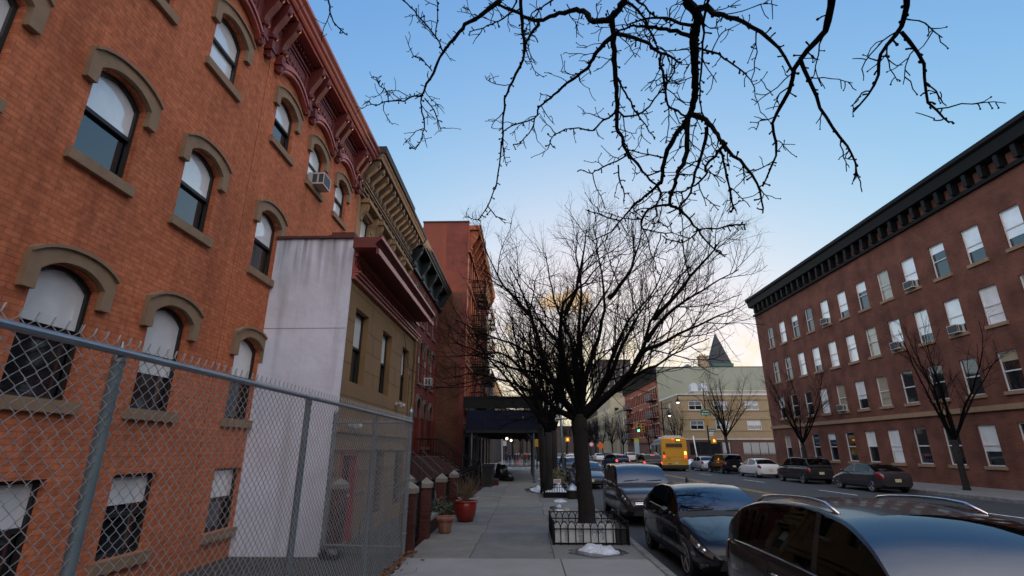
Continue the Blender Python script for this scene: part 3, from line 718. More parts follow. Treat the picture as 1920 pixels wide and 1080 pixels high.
# ------------------------------------------------------------------ crimson rowhouse with green cornice and stoop
greyframe = mat('grey window frame', (.2, .19, .18), .5, 0)
darkstone = mat('dark brownstone', (.12, .075, .055), .8, .2, 4)
def crimson_house():
    P = LW(-6.0); y0, y1, H = 24.22, 33.98, 12.0
    T = thing('crimson_rowhouse', 'crimson painted rowhouse with dark green cornice and iron railed stoop', 'house', (-6, 30.6, -.3))
    bays = [26.3, 28.35, 30.2, 32.1]
    ops = [op(b - .45, b + .45, z, z + h, .42) for b in bays for z, h in ((8.6, 1.75), (5.35, 2.25))] + [op(28.35 - .5, 28.35 + .5, 1.4, 4.45, .45)] + [op(b - .42, b + .42, 1.9, 4.3, .4) for b in bays[2:]] + [op(26.3 - .42, 26.3 + .42, 1.9, 4.3, .4)]
    g = MB(); facade(g, P, y0, y1, -.6, H, ops, .22); shell(g, P, y0, y1, -.6, H, 12); backing(g, P, ops)
    P.box(g, y0 - .3, y0 + .35, 11.9, 12.75, -.5, .12)          # party wall pier beside the cornice
    g.build('wall', redhouse, T); roofslab(T, P, y0, y1, H + .2, 12)
    for o in ops:
        if o['z0'] == 1.4: continue
        window(T, P, o, greyframe if o['z0'] > 5 else framedk, glasspale if o['z0'] > 5 else glassdk, glassdk, depth=.16, sill=darkstone, hoodm=darkstone, hdrop=.45, hw=.16)
    o = op(27.85, 28.85, 1.4, 4.45, .45)
    d = MB(); h = [(o['u0'], o['z0'])] + archpts(o) + [(o['u1'], o['z0'])]
    d.add([P.p(u, z, -.2) for u, z in h], [tuple(range(len(h)))])
    for u in (28.0, 28.4): P.box(d, u, u + .32, 1.6, 2.5, -.199, -.17); P.box(d, u, u + .32, 2.65, 3.8, -.199, -.17)
    d = d.build('door', blacktrim, T); g = MB(); hood(g, P, o, w=.2, drop=.6); g.build('hood', darkstone, d)
    c = MB(); c.prism([P.p(y0 + .36, z, d_) for d_, z in [(0, 12.12), (.62, 12.12), (.64, 12.2), (.70, 12.24), (.76, 12.36), (.82, 12.4), (.82, 12.5), (0, 12.5)]], (0, y1 - y0 - .38, 0))
    for z, d_ in ((10.95, .16), (11.08, .10), (11.75, .10)): P.box(c, y0 + .36, y1 - .02, z, z + .1, .001, d_)
    P.box(c, y0 + .36, y1 - .02, 11.181, 12.119, .001, .05); c.build('cornice', greentrim, T)
    for i in range(5):
        b = MB(); u = y0 + .5 + i * 2.2
        pl, v = scroll(P, u, .24, 12.118, 10.9, .58, .052); b.prism(pl, v); b.ball(P.p(u + .12, 11.95, .5), .12, 6); b.ball(P.p(u + .12, 11.05, .16), .13, 6); b.build('bracket', greentrim, T)
    # stoop with railings, coming down towards the pavement
    s = MB(); n = 9; yA, yB = 27.7, 29.3
    for i in range(n):
        s.bbox(-6.0 + 1.2 + i * .27 if i else -5.98, yA, -.4, -6.0 + 1.2 + (i + 1) * .27, yB, 1.4 - i * .17, .015)
    s.build('stoop', mat('stoop stone', (.07, .035, .03), .85, .2, 3), T)
    for y in (yA + .05, yB - .05):
        r = MB(); p0, p1, p2 = V((-5.95, y, 2.3)), V((-4.75, y, 2.3)), V((-2.55, y, .95))
        for dz in (0, -.75): r.tube([p0 + V((0, 0, dz)), p1 + V((0, 0, dz)), p2 + V((0, 0, dz))], .026, 6)
        for k in range(24):
            x = -5.9 + k * .145; z = 2.3 if x < -4.75 else 2.3 - (x + 4.75) * (1.35 / 2.2)
            r.tube([(x, y, z - .84), (x, y, z)], .011, 4)
        r.tube([(-2.55, y, -.1), (-2.55, y, 1.05)], .045, 8); r.ball((-2.55, y, 1.1), .07, 6)
        r.build('railing', ironblk, T)
    return T
crimson_house()
T = thing('window_air_conditioner', 'small white air conditioner in a window of the crimson rowhouse', 'air conditioner', (-5.9, 30.2, 5.36))
aircon(T, LW(-6.0), 30.2, 5.37, .55, .45, .4)

# ------------------------------------------------------------------ big red tenement with fire escapes
def tenement():
    X = -4.1; P = LW(X); y0, y1, H = 34.0, 52.5, 17.5
    T = thing('tenement_building', 'tall red tenement with painted side wall, scalloped cornice and black fire escapes', 'building', (X, 43, 0))
    ops = []; bays = [35.4 + i * 1.62 for i in range(11)]
    for z in (4.9, 7.8, 10.7, 13.4): ops += [op(b - .46, b + .46, z, z + 1.85, .16 if z < 6 else 0) for b in bays]
    shops = [op(35.2 + i * 3.45, 37.9 + i * 3.45, .5, 2.6) for i in range(5)]
    g = MB(); facade(g, P, y0, y1, 3.4, H, ops, .2); backing(g, P, ops)
    for b in bays: P.box(g, b + .66, b + .96, 4.2, 15.6, .001, .09)
    for z in (4.3, 7.2, 10.1, 12.9): P.box(g, y0, y1, z, z + .22, .091, .15)
    g.build('wall', bigfront, T)
    g = MB(); facade(g, P, y0, y1, -.4, 3.4, shops, .3); backing(g, P, shops, .6); P.box(g, y0, y1, 2.95, 3.35, .001, .18)
    g.build('shop_front', mat('dark shop front', (.05, .03, .025), .6, .2, 3), T)
    for o in shops: window(T, P, o, framedk, glassdk, glassdk, depth=.25, rails=0, mull=2, name='shop_window')
    Q = Plane((X, y0, 0), (-1, 0, 0), (0, -1, 0)); L_ = 4.7
    g = MB(); g.cur = 0
    g.quad(Q.p(0, 12.45), Q.p(L_ + 9, 12.45), Q.p(L_ + 9, 17.35), Q.p(0, 17.35))
    Q.box(g, .001, 3.4, 17.35, 17.9, -.3, 0)
    g.cur = 2; g.quad(Q.p(.02, 13.6, .004), Q.p(1.6, 14.2, .004), Q.p(1.66, 17.88, .004), Q.p(.02, 17.88, .004))
    g.cur = 1; g.quad(Q.p(0, -.5), Q.p(L_ + 9, -.5), Q.p(L_ + 9, 12.45), Q.p(0, 12.45))
    g.build('side_wall', [bigred, brickbare, stain], T)
    g = MB(); Q.box(g, -.006, .34, -.4, 12.44, .002, .03); g.build('painted_quoin', mat('dark red quoin strip', (.13, .026, .018), .8, .2, 2), T)
    g = MB(); Q.box(g, -.02, 3.44, 17.9, 18.0, -.34, .06); Q.box(g, 3.44, 13.7, 17.35, 17.43, -.3, .05); g.build('coping', mat('dark coping', (.05, .02, .018), .8, .2), T)
    g = MB(); shell(g, P, y0 + .01, y1, -.4, H, 14); g.build('rear_wall', brickbare, T); roofslab(T, P, y0 + .3, y1, H, 13.8)
    c = MB(); c.prism([P.p(y0 + .02, z, d) for d, z in [(0, 17.3), (.78, 17.3), (.8, 17.4), (.9, 17.5), (.92, 17.66), (0, 17.66)]], (0, y1 - y0 - .02, 0))
    P.box(c, y0 + .02, y1, 15.5, 15.66, .001, .2); P.box(c, y0 + .02, y1, 15.66, 17.299, .001, .06)
    for b in [y0 + .2 + i * 1.62 for i in range(12)]:
        if b + .2 > y1: continue
        pl, v = scroll(P, b, .2, 17.298, 15.6, .74, .061); c.prism(pl, v); c.ball(P.p(b + .1, 15.8, .2), .16, 6); c.ball(P.p(b + .1, 17.05, .66), .14, 6)
        for k in range(8):                      # scalloped arch between brackets
            a0, a1 = pi * k / 8, pi * (k + 1) / 8; R = .71
            u0, u1 = b + .91 - R * cos(a0), b + .91 - R * cos(a1)
            if u1 > y1: continue
            P.box(c, u0, u1, 16.45 + R * .55 * (sin(a0) + sin(a1)) / 2, 17.299, .061, .22)
    c.build('cornice', bigfront, T)
    for o in ops: window(T, P, o, framedk, glassdk, glassdk, depth=.16, sill=brownstone)
    return T
tenement()
def fire_escape(y0, y1, label):
    X = -4.1; T = thing('fire_escape', label, 'fire escape', (X, (y0 + y1) / 2, 5))
    zs = (4.75, 7.65, 10.55, 13.25)
    for i, z in enumerate(zs):
        b = MB()
        for k in range(9): b.box(X + .05 + k * .115, y0, z - .03, X + .13 + k * .115, y1, z)
        b.box(X, y0, z - .1, X + 1.1, y0 + .05, z - .031); b.box(X, y1 - .05, z - .1, X + 1.1, y1, z - .031); b.box(X, (y0 + y1) / 2, z - .1, X + 1.1, (y0 + y1) / 2 + .05, z - .031)
        for y in (y0, y1, (y0 + y1) / 2): b.tube([(X, y, z - .7), (X + .9, y, z - .08)], .02, 4)
        b.build('platform', ironblk, T)
        r = MB()
        for zz in (z + .1, z + .52, z + .95):
            r.tube([(X + .02, y0, zz), (X + 1.1, y0, zz), (X + 1.1, y1, zz), (X + .02, y1, zz)], .035, 4)
        n = int((y1 - y0) / .13)
        for k in range(n + 1): y = y0 + (y1 - y0) * k / n; r.tube([(X + 1.1, y, z), (X + 1.1, y, z + .95)], .02, 4)
        for k in range(9):
            for y in (y0, y1): r.tube([(X + .05 + k * .125, y, z), (X + .05 + k * .125, y, z + .95)], .02, 4)
        r.build('railing', ironblk, T)
        if i < 3:
            s = MB(); z2 = zs[i + 1]; a, c = (y0 + .4, y1 - .5)
            for x in (X + .25, X + .75): s.tube([(x, a, z), (x, c, z2)], .03, 4); s.tube([(x, a, z + .75), (x, c, z2 + .75)], .015, 4)
            for k in range(1, 12): t = k / 12; y = a + (c - a) * t; zz = z + (z2 - z) * t; s.box(X + .25, y - .09, zz - .012, X + .75, y + .09, zz + .012)
            s.build('stair', ironblk, T)
    l = MB()
    for y in (y0 + 1, y0 + 1.4): l.tube([(X + .9, y, 13.3), (X + .9, y, 18.2), (X + .3, y, 18.5)], .02, 4)
    for k in range(14): l.tube([(X + .9, y0 + 1, 13.6 + k * .33), (X + .9, y0 + 1.4, 13.6 + k * .33)], .012, 4)
    l.build('ladder', ironblk, T)
fire_escape(37.0, 41.2, 'black iron fire escape on the red tenement front, nearest to the painted side wall')
fire_escape(45.0, 49.4, 'black iron fire escape on the red tenement front, farther from the side wall')

# ------------------------------------------------------------------ pavement shed in front of the tenement
def shed():
    T = thing('sidewalk_shed', 'black pavement shed with dark blue hoarding on steel posts over the pavement', 'sidewalk shed', (-1.3, 36, 0))
    navy = mat('navy painted plywood', (.006, .009, .026), .7, .15, 2, spec=.2); y0, y1 = 29.9, 47
    g = MB(); g.box(-3.45, y0 + .05, 2.78, .95, y1, 2.9)
    for k in range(9): g.box(-3.4, y0 + .3 + k * 2, 2.62, .9, y0 + .42 + k * 2, 2.779)
    g.build('deck', steelblk, T)
    g = MB()
    for k in range(4): g.box(-3.4 + k * 1.083 + .004, y0 - .02, 2.82, -3.4 + (k + 1) * 1.083 - .004, y0 + .03, 3.93)
    g.box(.90, y0 + .05, 2.82, .95, y1, 3.93); g.box(-3.45, y0 + .05, 2.82, -3.40, y1, 3.93); g.build('hoarding', navy, T)
    g = MB(); g.box(-3.62, y0 - .03, 4.04, 1.0, y0 + .03, 4.70); g.box(.97, y0 + .031, 4.04, 1.03, y1, 4.7); g.box(-3.65, y0 + .031, 4.04, -3.59, y1, 4.7)
    for x in (-3.35, -2.3, -1.2, -.1, .88): g.box(x, y0 - .012, 3.931, x + .07, y0 + .02, 4.039)
    g.box(-3.6, y0 - .06, 4.60, 1.02, y0 - .031, 4.72); g.build('parapet', blacktrim, T)
    g = MB(); g.box(-3.45, y0 - .05, 2.66, .98, y0 - .021, 2.815); g.build('header_beam', steelblk, T)
    for y in (y0 + .05, y0 + 2.9, y0 + 5.8, y0 + 8.7, y0 + 11.6, y0 + 14.5):
        for x in (-3.1, .45):
            if x > 0 or y < 33.5 or 1:
                p = MB(); p.cyl(x, y, .0, 2.66, .055, 10); p.box(x - .1, y - .1, -.006, x + .1, y + .1, .02); p.box(x - .12, y - .12, .02, x + .12, y + .12, .09)
                p.tube([(x, y, 2.3), (x + (.35 if x < 0 else -.35), y, 2.65)], .02, 6); p.build('post', mat('worn grey steel post', (.13, .15, .17), .5, .25, 6, metal=.4), T)
    for y in (y0 + .05, y0 + 5.8):
        b = MB(); b.tube([(.45, y, 2.4), (.45, y + 2.85, .3)], .018, 6); b.tube([(.45, y, .9), (.45, y + 2.85, .9)], .018, 6); b.build('brace', steelblk, T)
    return T
shed()
lampw = mat('lit bulb', (1, .9, .7), .4, 0, emit=(1, .82, .5), estr=5)
for x, y, lb in ((-1.25, 34.5, 'round lit bulb hanging under the pavement shed, nearest and brightest'), (-1.15, 41, 'lit bulb under the pavement shed, behind the brightest one')):
    T = thing('shed_lamp', lb, 'lamp', (x, y, 2.62)); g = MB(); g.cyl(x, y, 2.5, 2.63, .04, 8); g.build('socket', blacktrim, T)
    g = MB(); g.ball((x, y, 2.44), .085, 8); g.build('bulb', lampw, T, smooth=True)

# ------------------------------------------------------------------ the far side of the avenue (east row)
EW = lambda x: Plane((x, 0, 0), (0, 1, 0), (-1, 0, 0))
SW = lambda y, x0: Plane((x0, y, 0), (1, 0, 0), (0, -1, 0))     # walls that face the camera, u = +X from x0
def beige_building():
    x0, y0, H = 21.2, 72.5, 9.0; T = thing('beige_building', 'beige low corner building with white framed windows and brown ground floor across the avenue', 'building', (x0, y0, 0))
    beige = mat('beige brick facing', (.29, .215, .125), .85, .1, 1.2, .1, 30); brown = mat('brown ground floor brick', (.09, .042, .03), .85, .2, 2)
    P = EW(x0); Q = SW(y0, x0); W_ = 30
    o1 = [op(y0 + 3.4, y0 + 4.7, z, z + 1.25) for z in (4.35, 7.0)]; o2 = [op(u, u + 1.9, z, z + 1.25) for z in (4.35, 7.0) for u in (1.6, 5.1, 9.4, 13.6, 18)]
    g = MB(); facade(g, P, y0, y0 + 9.3, 3.1, H, o1, .15); facade(g, Q, 0, W_, 3.1, H, o2, .15); backing(g, P, o1); backing(g, Q, o2)
    for z in (4.2, 6.85): Q.box(g, .4, W_, z, z + .12, .001, .07); Q.box(g, .4, W_, z + 1.55, z + 1.67, .001, .07); P.box(g, y0 + 2.2, y0 + 9, z, z + .12, .001, .07); P.box(g, y0 + 2.2, y0 + 9, z + 1.55, z + 1.67, .001, .07)
    g.box(x0 + .2, y0 + .2, 8.6, x0 + W_, y0 + 9.2, 8.85); g.quad((x0, y0 + 9.3, -.3), (x0 + W_, y0 + 9.3, -.3), (x0 + W_, y0 + 9.3, H), (x0, y0 + 9.3, H)); g.build('wall', beige, T)
    g = MB(); o3 = [op(1.2, 6.8, 1.0, 2.75), op(8.4, 13, 1.0, 2.75)]; facade(g, Q, 0, W_, -.3, 3.1, o3, .15); facade(g, P, y0, y0 + 9.3, -.3, 3.1, [], .1); backing(g, Q, o3); g.build('ground_floor', brown, T)
    g = MB(); Q.box(g, -.05, W_, H, H + .22, -.2, .08); P.box(g, y0 + .082, y0 + 9.3, H, H + .22, -.2, .05); Q.box(g, -.04, W_, 3.06, 3.16, .001, .06); g.build('parapet_coping', mat('white parapet trim', (.55, .55, .52), .7, .1), T)
    midglass = mat('grey reflecting glass', (.16, .19, .21), .05, .15, 1, spec=1, ior=1.8)
    for o in o1: window(T, P, o, framewt, midglass, glassdk, depth=.1, fw=.09, mull=0)
    for o in o2: window(T, Q, o, framewt, midglass, glassdk, depth=.1, fw=.09, mull=1)
    for o in o3: window(T, Q, o, framedk, glassdk, glassdk, depth=.12, fw=.07, mull=3, rails=0)
    return T
beige_building()
signpale = mat('pale painted metal', (.42, .45, .48), .5, .1, 3)
T = thing('rooftop_vent', 'pair of silvery rooftop ventilators on the beige corner building', 'ventilator', (26, 77, 9.96))
for k in range(2):
    x = 25.2 + k * 1.5; g = MB(); g.prism([(x - .5, 76.5, 9.99), (x + .5, 76.5, 9.99), (x + .5, 76.5, 10.8), (x + .38, 76.5, 11.1), (x + .15, 76.5, 11.25), (x - .15, 76.5, 11.25), (x - .38, 76.5, 11.1), (x - .5, 76.5, 10.8)], (0, 1.1, 0)); g.box(x - .05, 76.44, 10.1, x + .34, 76.499, 10.85); g.build('cowl', signpale, T)
    g = MB(); g.box(x - .55, 76.4, 9.94, x + .55, 77.6, 10.0); g.build('base', galv, T)
T = thing('rooftop_penthouse', 'cream stepped roof block behind the parapet of the beige corner building', 'roof block', (30, 79, 8.9))
g = MB(); g.box(24.6, 75.2, 8.86, 44, 81, 9.85); g.build('wall', mat('cream roof block', (.36, .33, .26), .8, .1, .6), T); g = MB(); g.box(24.5, 75.1, 9.851, 44.1, 81.1, 9.95); g.build('coping', mat('white parapet trim', (.55, .55, .52), .7, .1), T)
def red_tenement():
    x0, y0, y1, H = 21.2, 82, 110, 14.6; T = thing('red_tenement_row', 'red brick tenement with black bracketed cornice and pale green side wall across the avenue', 'building', (x0, 96, 0))
    P = EW(x0); Q = SW(y0, x0); bays = [y0 + 1.3 + i * 1.55 for i in range(17)]
    ops = [op(b - .42, b + .42, z, z + 1.75) for b in bays for z in (3.9, 6.8, 9.6)]
    g = MB(); facade(g, P, y0, y1, 3.2, H, ops, .15); backing(g, P, ops); shell(g, P, y0 + .3, y1, -.3, H, 20); g.build('wall', farbrick, T)
    g = MB(); facade(g, P, y0, y1, -.3, 3.2, [], .1)
    P.box(g, y0, y1, 2.8, 3.15, .001, .2); g.build('shop_front', mat('brown shop base', (.13, .06, .045), .8, .25, 1), T)
    g = MB(); Q.box(g, -.01, 24, -.3, 14.4, -.02, .02); g.build('side_wall', mat('pale green side wall', (.235, .245, .19), .9, .07, .5, streak=((.2, .23, .19), .4, .3)), T)
    c = MB()
    c.prism([P.p(y0, z, d) for d, z in [(0, 13.5), (.5, 13.6), (.8, 14.3), (.9, 14.35), (.9, 14.7), (0, 14.7)]], (0, y1 - y0, 0)); P.box(c, y0, y1, 12.6, 12.8, .001, .3)
    for k in range(38): P.box(c, y0 + .1 + k * .735, y0 + .3 + k * .735, 12.81, 13.6, .001, .5)
    c.build('cornice', blacktrim, T); roofslab(T, P, y0, y1, H, 19)
    trim = mat('cream window trim', (.42, .36, .27), .8, .1)
    for i, o in enumerate(ops):
        w = window(T, P, o, framedk, glassdk, glassdk, depth=.1, sill=trim if i % 2 else brownstone)
        g = MB(); P.box(g, o['u0'] - .1, o['u1'] + .1, o['z1'] + .001, o['z1'] + .22, 0, .08); g.build('lintel', trim if (i // 3) % 5 in (2, 3) or i < 9 else farbrick, w)
    return T
red_tenement()
def far_escape(y, label):
    X = 21.2; T = thing('fire_escape', label, 'fire escape', (X, y, 3.8))
    for z in (3.75, 6.6, 9.4):
        g = MB(); g.box(X - 1.1, y, z - .12, X, y + 3.4, z); g.build('platform', ironblk, T)
        g = MB()
        for zz in (z + .5, z + 1): g.tube([(X, y, zz), (X - 1.1, y, zz), (X - 1.1, y + 3.4, zz), (X, y + 3.4, zz)], .03, 4)
        for k in range(15): g.tube([(X - 1.1, y + k * .24, z), (X - 1.1, y + k * .24, z + 1)], .02, 3)
        g.build('railing', galvpost if z > 3 else ironblk, T)
        if z < 9: g = MB(); g.tube([(X - .5, y + .5, z), (X - .5, y + 2.8, z + 2.8)], .07, 4); g.build('stair', ironblk, T)
far_escape(83.4, 'fire escape on the far red brick tenement beside its pale green side wall')
far_escape(103, 'fire escape at the far end of the red brick tenement across the avenue')
# church spire and chimney beyond the pale green wall
T = thing('chimney', 'tall tan brick chimney beside the slate spire across the avenue', 'chimney', (31, 88, 0))
g = MB(); g.box(30.2, 87, 0, 31.6, 88.4, 17.0); g.build('stack', mat('tan chimney brick', (.30, .21, .14), .9, .15, 2), T)
g = MB(); g.box(30.1, 86.9, 17.0, 31.7, 88.5, 17.25); 
for k in range(3): g.cyl(30.5 + k * .4, 87.7, 17.25, 17.6, .13, 8)
g.build('chimney_cap', mat('chimney cap', (.22, .17, .13), .9, .1), T)
T = thing('church_tower', 'square church tower with pointed dark slate spire and green eaves, across the avenue', 'church tower', (34.5, 92, 0))
g = MB(); g.box(33.6, 90.4, 0, 36.8, 93.6, 15.9); g.build('tower_wall', mat('tower stone', (.25, .24, .19), .9, .1), T)
g = MB(); g.box(33.3, 90.1, 15.9, 37.1, 93.9, 16.4); g.build('eaves', mat('green copper eaves', (.03, .11, .08), .6, .2), T)
g = MB(); a = (35.2, 92, 22.4); c4 = [(33.5, 90.3, 16.401), (36.9, 90.3, 16.401), (36.9, 93.7, 16.401), (33.5, 93.7, 16.401)]
g.add(c4 + [a], [(3, 2, 1, 0), (0, 1, 4), (1, 2, 4), (2, 3, 4), (3, 0, 4)]); g.build('spire', mat('slate spire', (.022, .024, .029), .7, .2, 3), T)
g = MB(); g.tube([(35.2, 92, 22.3), (35.2, 92, 23.2)], .04, 5); g.build('finial', ironblk, T)
T = thing('gabled_roof_building', 'grey gabled roof rising behind the pale green wall', 'building', (29, 100, 0))
g = MB(); g.prism([(26, 98, 0), (33, 98, 0), (33, 98, 16.6), (31.5, 98, 17.6), (26, 98, 14.2)], (0, 8, 0)); g.build('gable', mat('grey roof sheet', (.22, .23, .24), .8, .1), T)
# further houses down the avenue
def far_block(name, label, x0, y0, x1, y1, H, m, nwin, side=1, rows=None):
    T = thing(name, label, 'building', ((x0 + x1) / 2, y0, 0))
    g = MB(); g.box(x0, y0, -.3, x1, y1, H); g.box(x0 - .2, y0 - .2, H - .5, x1 + .2, y1 + .2, H - .1); g.build('wall', m, T)
    face = EW(x0) if side > 0 else LW(x1)
    L_ = y1 - y0; n = max(2, int(L_ / 2.2)); nz = int((H - 3.4) / 3) if rows is None else rows
    for k in range(nz):
        for i in range(n):
            w = MB(); u = y0 + (i + .5) * L_ / n; face.box(w, u - .45, u + .45, 3.8 + k * 3, 5.5 + k * 3, .001, .03); w.build('window', glassdk, T)
    if nwin:
        Q = SW(y0, x0); Wd = min(x1 - x0, 40); n = max(2, int(Wd / 2.6))
        for k in range(nz):
            for i in range(n):
                w = MB(); u = (i + .5) * Wd / n; Q.box(w, u - .5, u + .5, 3.8 + k * 3, 5.5 + k * 3, .001, .03); w.build('window', glassdk, T)
    return T
cream = mat('cream far wall', (.33, .29, .2), .9, .1, .5); brown2 = mat('brown far brick', (.042, .03, .026), .9, .2, .5)
far_block('rowhouse_block', 'tan low house row with dark cornice beyond the red brick tenement', 21.4, 110.2, 36, 124, 10.5, cream, 0)
far_block('cream_block', 'pale cream flat fronted block far down the avenue', 20.8, 126, 46, 150, 15, cream, 1)
far_block('apartment_tower', 'tall brown brick tower far down the avenue behind the bare tree', 31, 215, 45, 245, 38.5, brown2, 1, rows=11)
far_block('corner_block', 'brown block across the side street beyond the pavement shed', -30, 72.6, -4.6, 120, 12, brown2, 1, side=-1)
far_block('distant_block', 'brown building closing the far end of the pavement side', -40, 125, -4.6, 210, 11, brown2, 0, side=-1)
far_block('distant_block', 'brown brick block far down the avenue on the opposite side', 21.2, 152, 50, 212, 16, brown2, 0)
far_block('avenue_end_block', 'hazy building across the far end of the avenue', -60, 330, 80, 350, 16, brown2, 0)
# near corner building on the right, outside the photograph but part of the street
creamblind = mat('glass over cream blind', (.34, .30, .22), .06, .15, 2, spec=.9, ior=1.8); rw = random.Random(17)
def near_right():
    x0, y0, y1, H = 22.2, -40, 47.5, 15.5; T = thing('brick_apartment_building', 'long red brown brick apartment house on the near right corner of the avenue', 'building', (x0, 20, 0))
    P = EW(x0); bays = [-4.4 + i * 2.15 for i in range(24)]
    ops = [op(b - .5, b + .5, z, z + 1.8) for b in bays for z in (4.3, 7.4, 10.5)] + [op(b - .5, b + .5, 1.0, 2.9) for b in bays]
    m = brickmat('brown red apartment brick', (.15, .045, .028), (.19, .06, .038), (.12, .08, .06))
    g = MB(); facade(g, P, y0, y1, -.3, H, ops, .16); backing(g, P, ops); shell(g, P, y0, y1, -.3, H, 14); g.build('wall', m, T); roofslab(T, P, y0, y1, H, 13)
    g = MB(); g.prism([P.p(y0, z, d) for d, z in [(0, 14.7), (.5, 14.8), (.6, 15.3), (.75, 15.4), (.75, 15.6), (0, 15.6)]], (0, y1 - y0, 0)); P.box(g, y0, y1, 13.9, 14.1, .001, .18)
    for k in range(98): P.box(g, y0 + .2 + k * .89, y0 + .42 + k * .89, 14.101, 14.75, .001, .4)
    g.build('cornice', blacktrim, T)
    g = MB(); P.box(g, y0, y1, 3.5, 3.75, .001, .12); g.build('string_course', brownstone, T)
    for o in ops:
        if o['u0'] > 12:
            q = rw.random(); hi, lo = ((glasspale, glassdk) if q < .4 else (glassdk, glassdk) if q < .65 else (creamblind, creamblind) if q < .78 else (creamblind, glassdk) if q < .9 else (glasspale, glasspale))
            window(T, P, o, framewt, hi, lo, depth=.12, sill=brownstone, split=rw.choice((.5, .5, .25, .35, .65, .75)))
            if rw.random() < .13 and o['z0'] > 2: aircon(T, P, (o['u0'] + o['u1']) / 2, o['z0'] + .02, .6, .4, .3)
    return T
near_right()
far_block('low_sky_block', 'unseen brown block added far behind the camera to block low sky', -14, -85, 34, -65, 15, brown2, 0, rows=0)  # added out of view to block low sky and darken reflections
far_block('side_sky_block', 'unseen dark block added on the pavement side behind the camera to block low sky', -20, -62, -5.5, -15, 12.5, brown2, 0, side=-1, rows=0)  # also added unseen, keeps low sky light off the street
# ------------------------------------------------------------------ vehicles
def interp(pts, t):
    """smooth (monotone cubic) interpolation through control points (x, y)"""
    if t <= pts[0][0]: return pts[0][1]
    if t >= pts[-1][0]: return pts[-1][1]
    for i in range(len(pts) - 1):
        if pts[i][0] <= t <= pts[i + 1][0]: break
    x0, y0 = pts[i]; x1, y1 = pts[i + 1]; h = x1 - x0; s = (y1 - y0) / h
    def slope(k):
        if k == 0 or k == len(pts) - 1: return None
        a = (pts[k][1] - pts[k - 1][1]) / (pts[k][0] - pts[k - 1][0]); b = (pts[k + 1][1] - pts[k][1]) / (pts[k + 1][0] - pts[k][0])
        return 0 if a * b <= 0 else 2 * a * b / (a + b)
    m0 = slope(i); m1 = slope(i + 1); m0 = s if m0 is None else m0; m1 = s if m1 is None else m1
    q = (t - x0) / h
    return y0 * (1 + 2 * q) * (1 - q) ** 2 + m0 * h * q * (1 - q) ** 2 + y1 * q * q * (3 - 2 * q) + m1 * h * q * q * (q - 1)
tyrem = mat('tyre rubber', (.012, .012, .013), .85, .1, 8, coords='obj')
rimm = mat('alloy rim', (.42, .43, .45), .3, 0, metal=.8)
chrome = mat('chrome', (.7, .7, .72), .12, 0, metal=1)
blackp = mat('black plastic', (.012, .012, .012), .55, 0)
carglass = glassmat('tinted car glass', (.34, .42, .42), 2.7)
sideglass = glassmat('dark side glass', (.13, .145, .15), 1.5)
seatm = mat('dark seat cloth', (.02, .02, .021), .9, .1, 20, coords='obj')
rearglass = glassmat('dark rear glass', (.04, .045, .05), 1.4)
lampglass = mat('headlamp lens', (.10, .105, .105), .06, .7, 22, spec=.9, coat=1, coords='obj')
redlens = mat('red tail lens', (.22, .006, .006), .12, 0, spec=.8)
redlit = mat('lit brake lamp', (.6, .02, .02), .3, 0, emit=(1, .07, .04), estr=2.2)
amber = mat('amber lens', (.5, .14, .01), .2, 0)
platem = mat('licence plate', (.55, .5, .3), .5, .1, 20, coords='obj')
def paint_(name, col, rough=.3, metal=.0): return mat(name, col, rough, .06, 60, metal=metal, spec=.3, coat=.35, coords='obj', detail=1)
PROF = {
 'sedan': dict(zt=[(0, .78), (.015, .92), (.05, 1.0), (.12, 1.03), (.2, 1.02), (.4, .98), (.62, .97), (.70, .95), (.78, .875), (.88, .755), (.95, .655), (.985, .56), (1, .46)],
               wr=[(0, .80), (.03, .90), (.12, .97), (.3, 1), (.7, 1), (.86, .97), (.94, .90), (.985, .78), (1, .66)],
               roof=[(.09, 1.0), (.17, 1.20), (.27, 1.385), (.37, 1.44), (.47, 1.44), (.55, 1.395), (.63, 1.225), (.725, .93)], glass=(.105, .265, .55, .715), wroof=.60, pill=.40, ground=.19),
 'suv': dict(zt=[(0, .80), (.012, 1.0), (.05, 1.06), (.3, 1.06), (.6, 1.04), (.72, 1.05), (.80, 1.02), (.90, .95), (.955, .86), (.985, .72), (1, .58)],
               wr=[(0, .84), (.03, .93), (.12, .98), (.3, 1), (.7, 1), (.86, .98), (.94, .92), (.985, .80), (1, .68)],
               roof=[(.005, 1.05), (.03, 1.30), (.07, 1.55), (.15, 1.635), (.35, 1.66), (.52, 1.64), (.59, 1.585), (.66, 1.40), (.755, 1.05)], glass=(.018, .07, .585, .745), wroof=.66, pill=.36, ground=.22),
 'crossover': dict(zt=[(0, .85), (.012, 1.02), (.05, 1.09), (.3, 1.08), (.6, 1.05), (.72, 1.03), (.82, .98), (.92, .90), (.965, .78), (1, .58)],
               wr=[(0, .82), (.03, .92), (.12, .98), (.3, 1), (.7, 1), (.86, .98), (.94, .90), (.985, .78), (1, .66)],
               roof=[(.005, 1.06), (.05, 1.30), (.13, 1.52), (.25, 1.64), (.42, 1.68), (.55, 1.62), (.62, 1.5), (.745, 1.05)], glass=(.03, .14, .55, .735), wroof=.62, pill=.36, ground=.22)}
SCL = .885
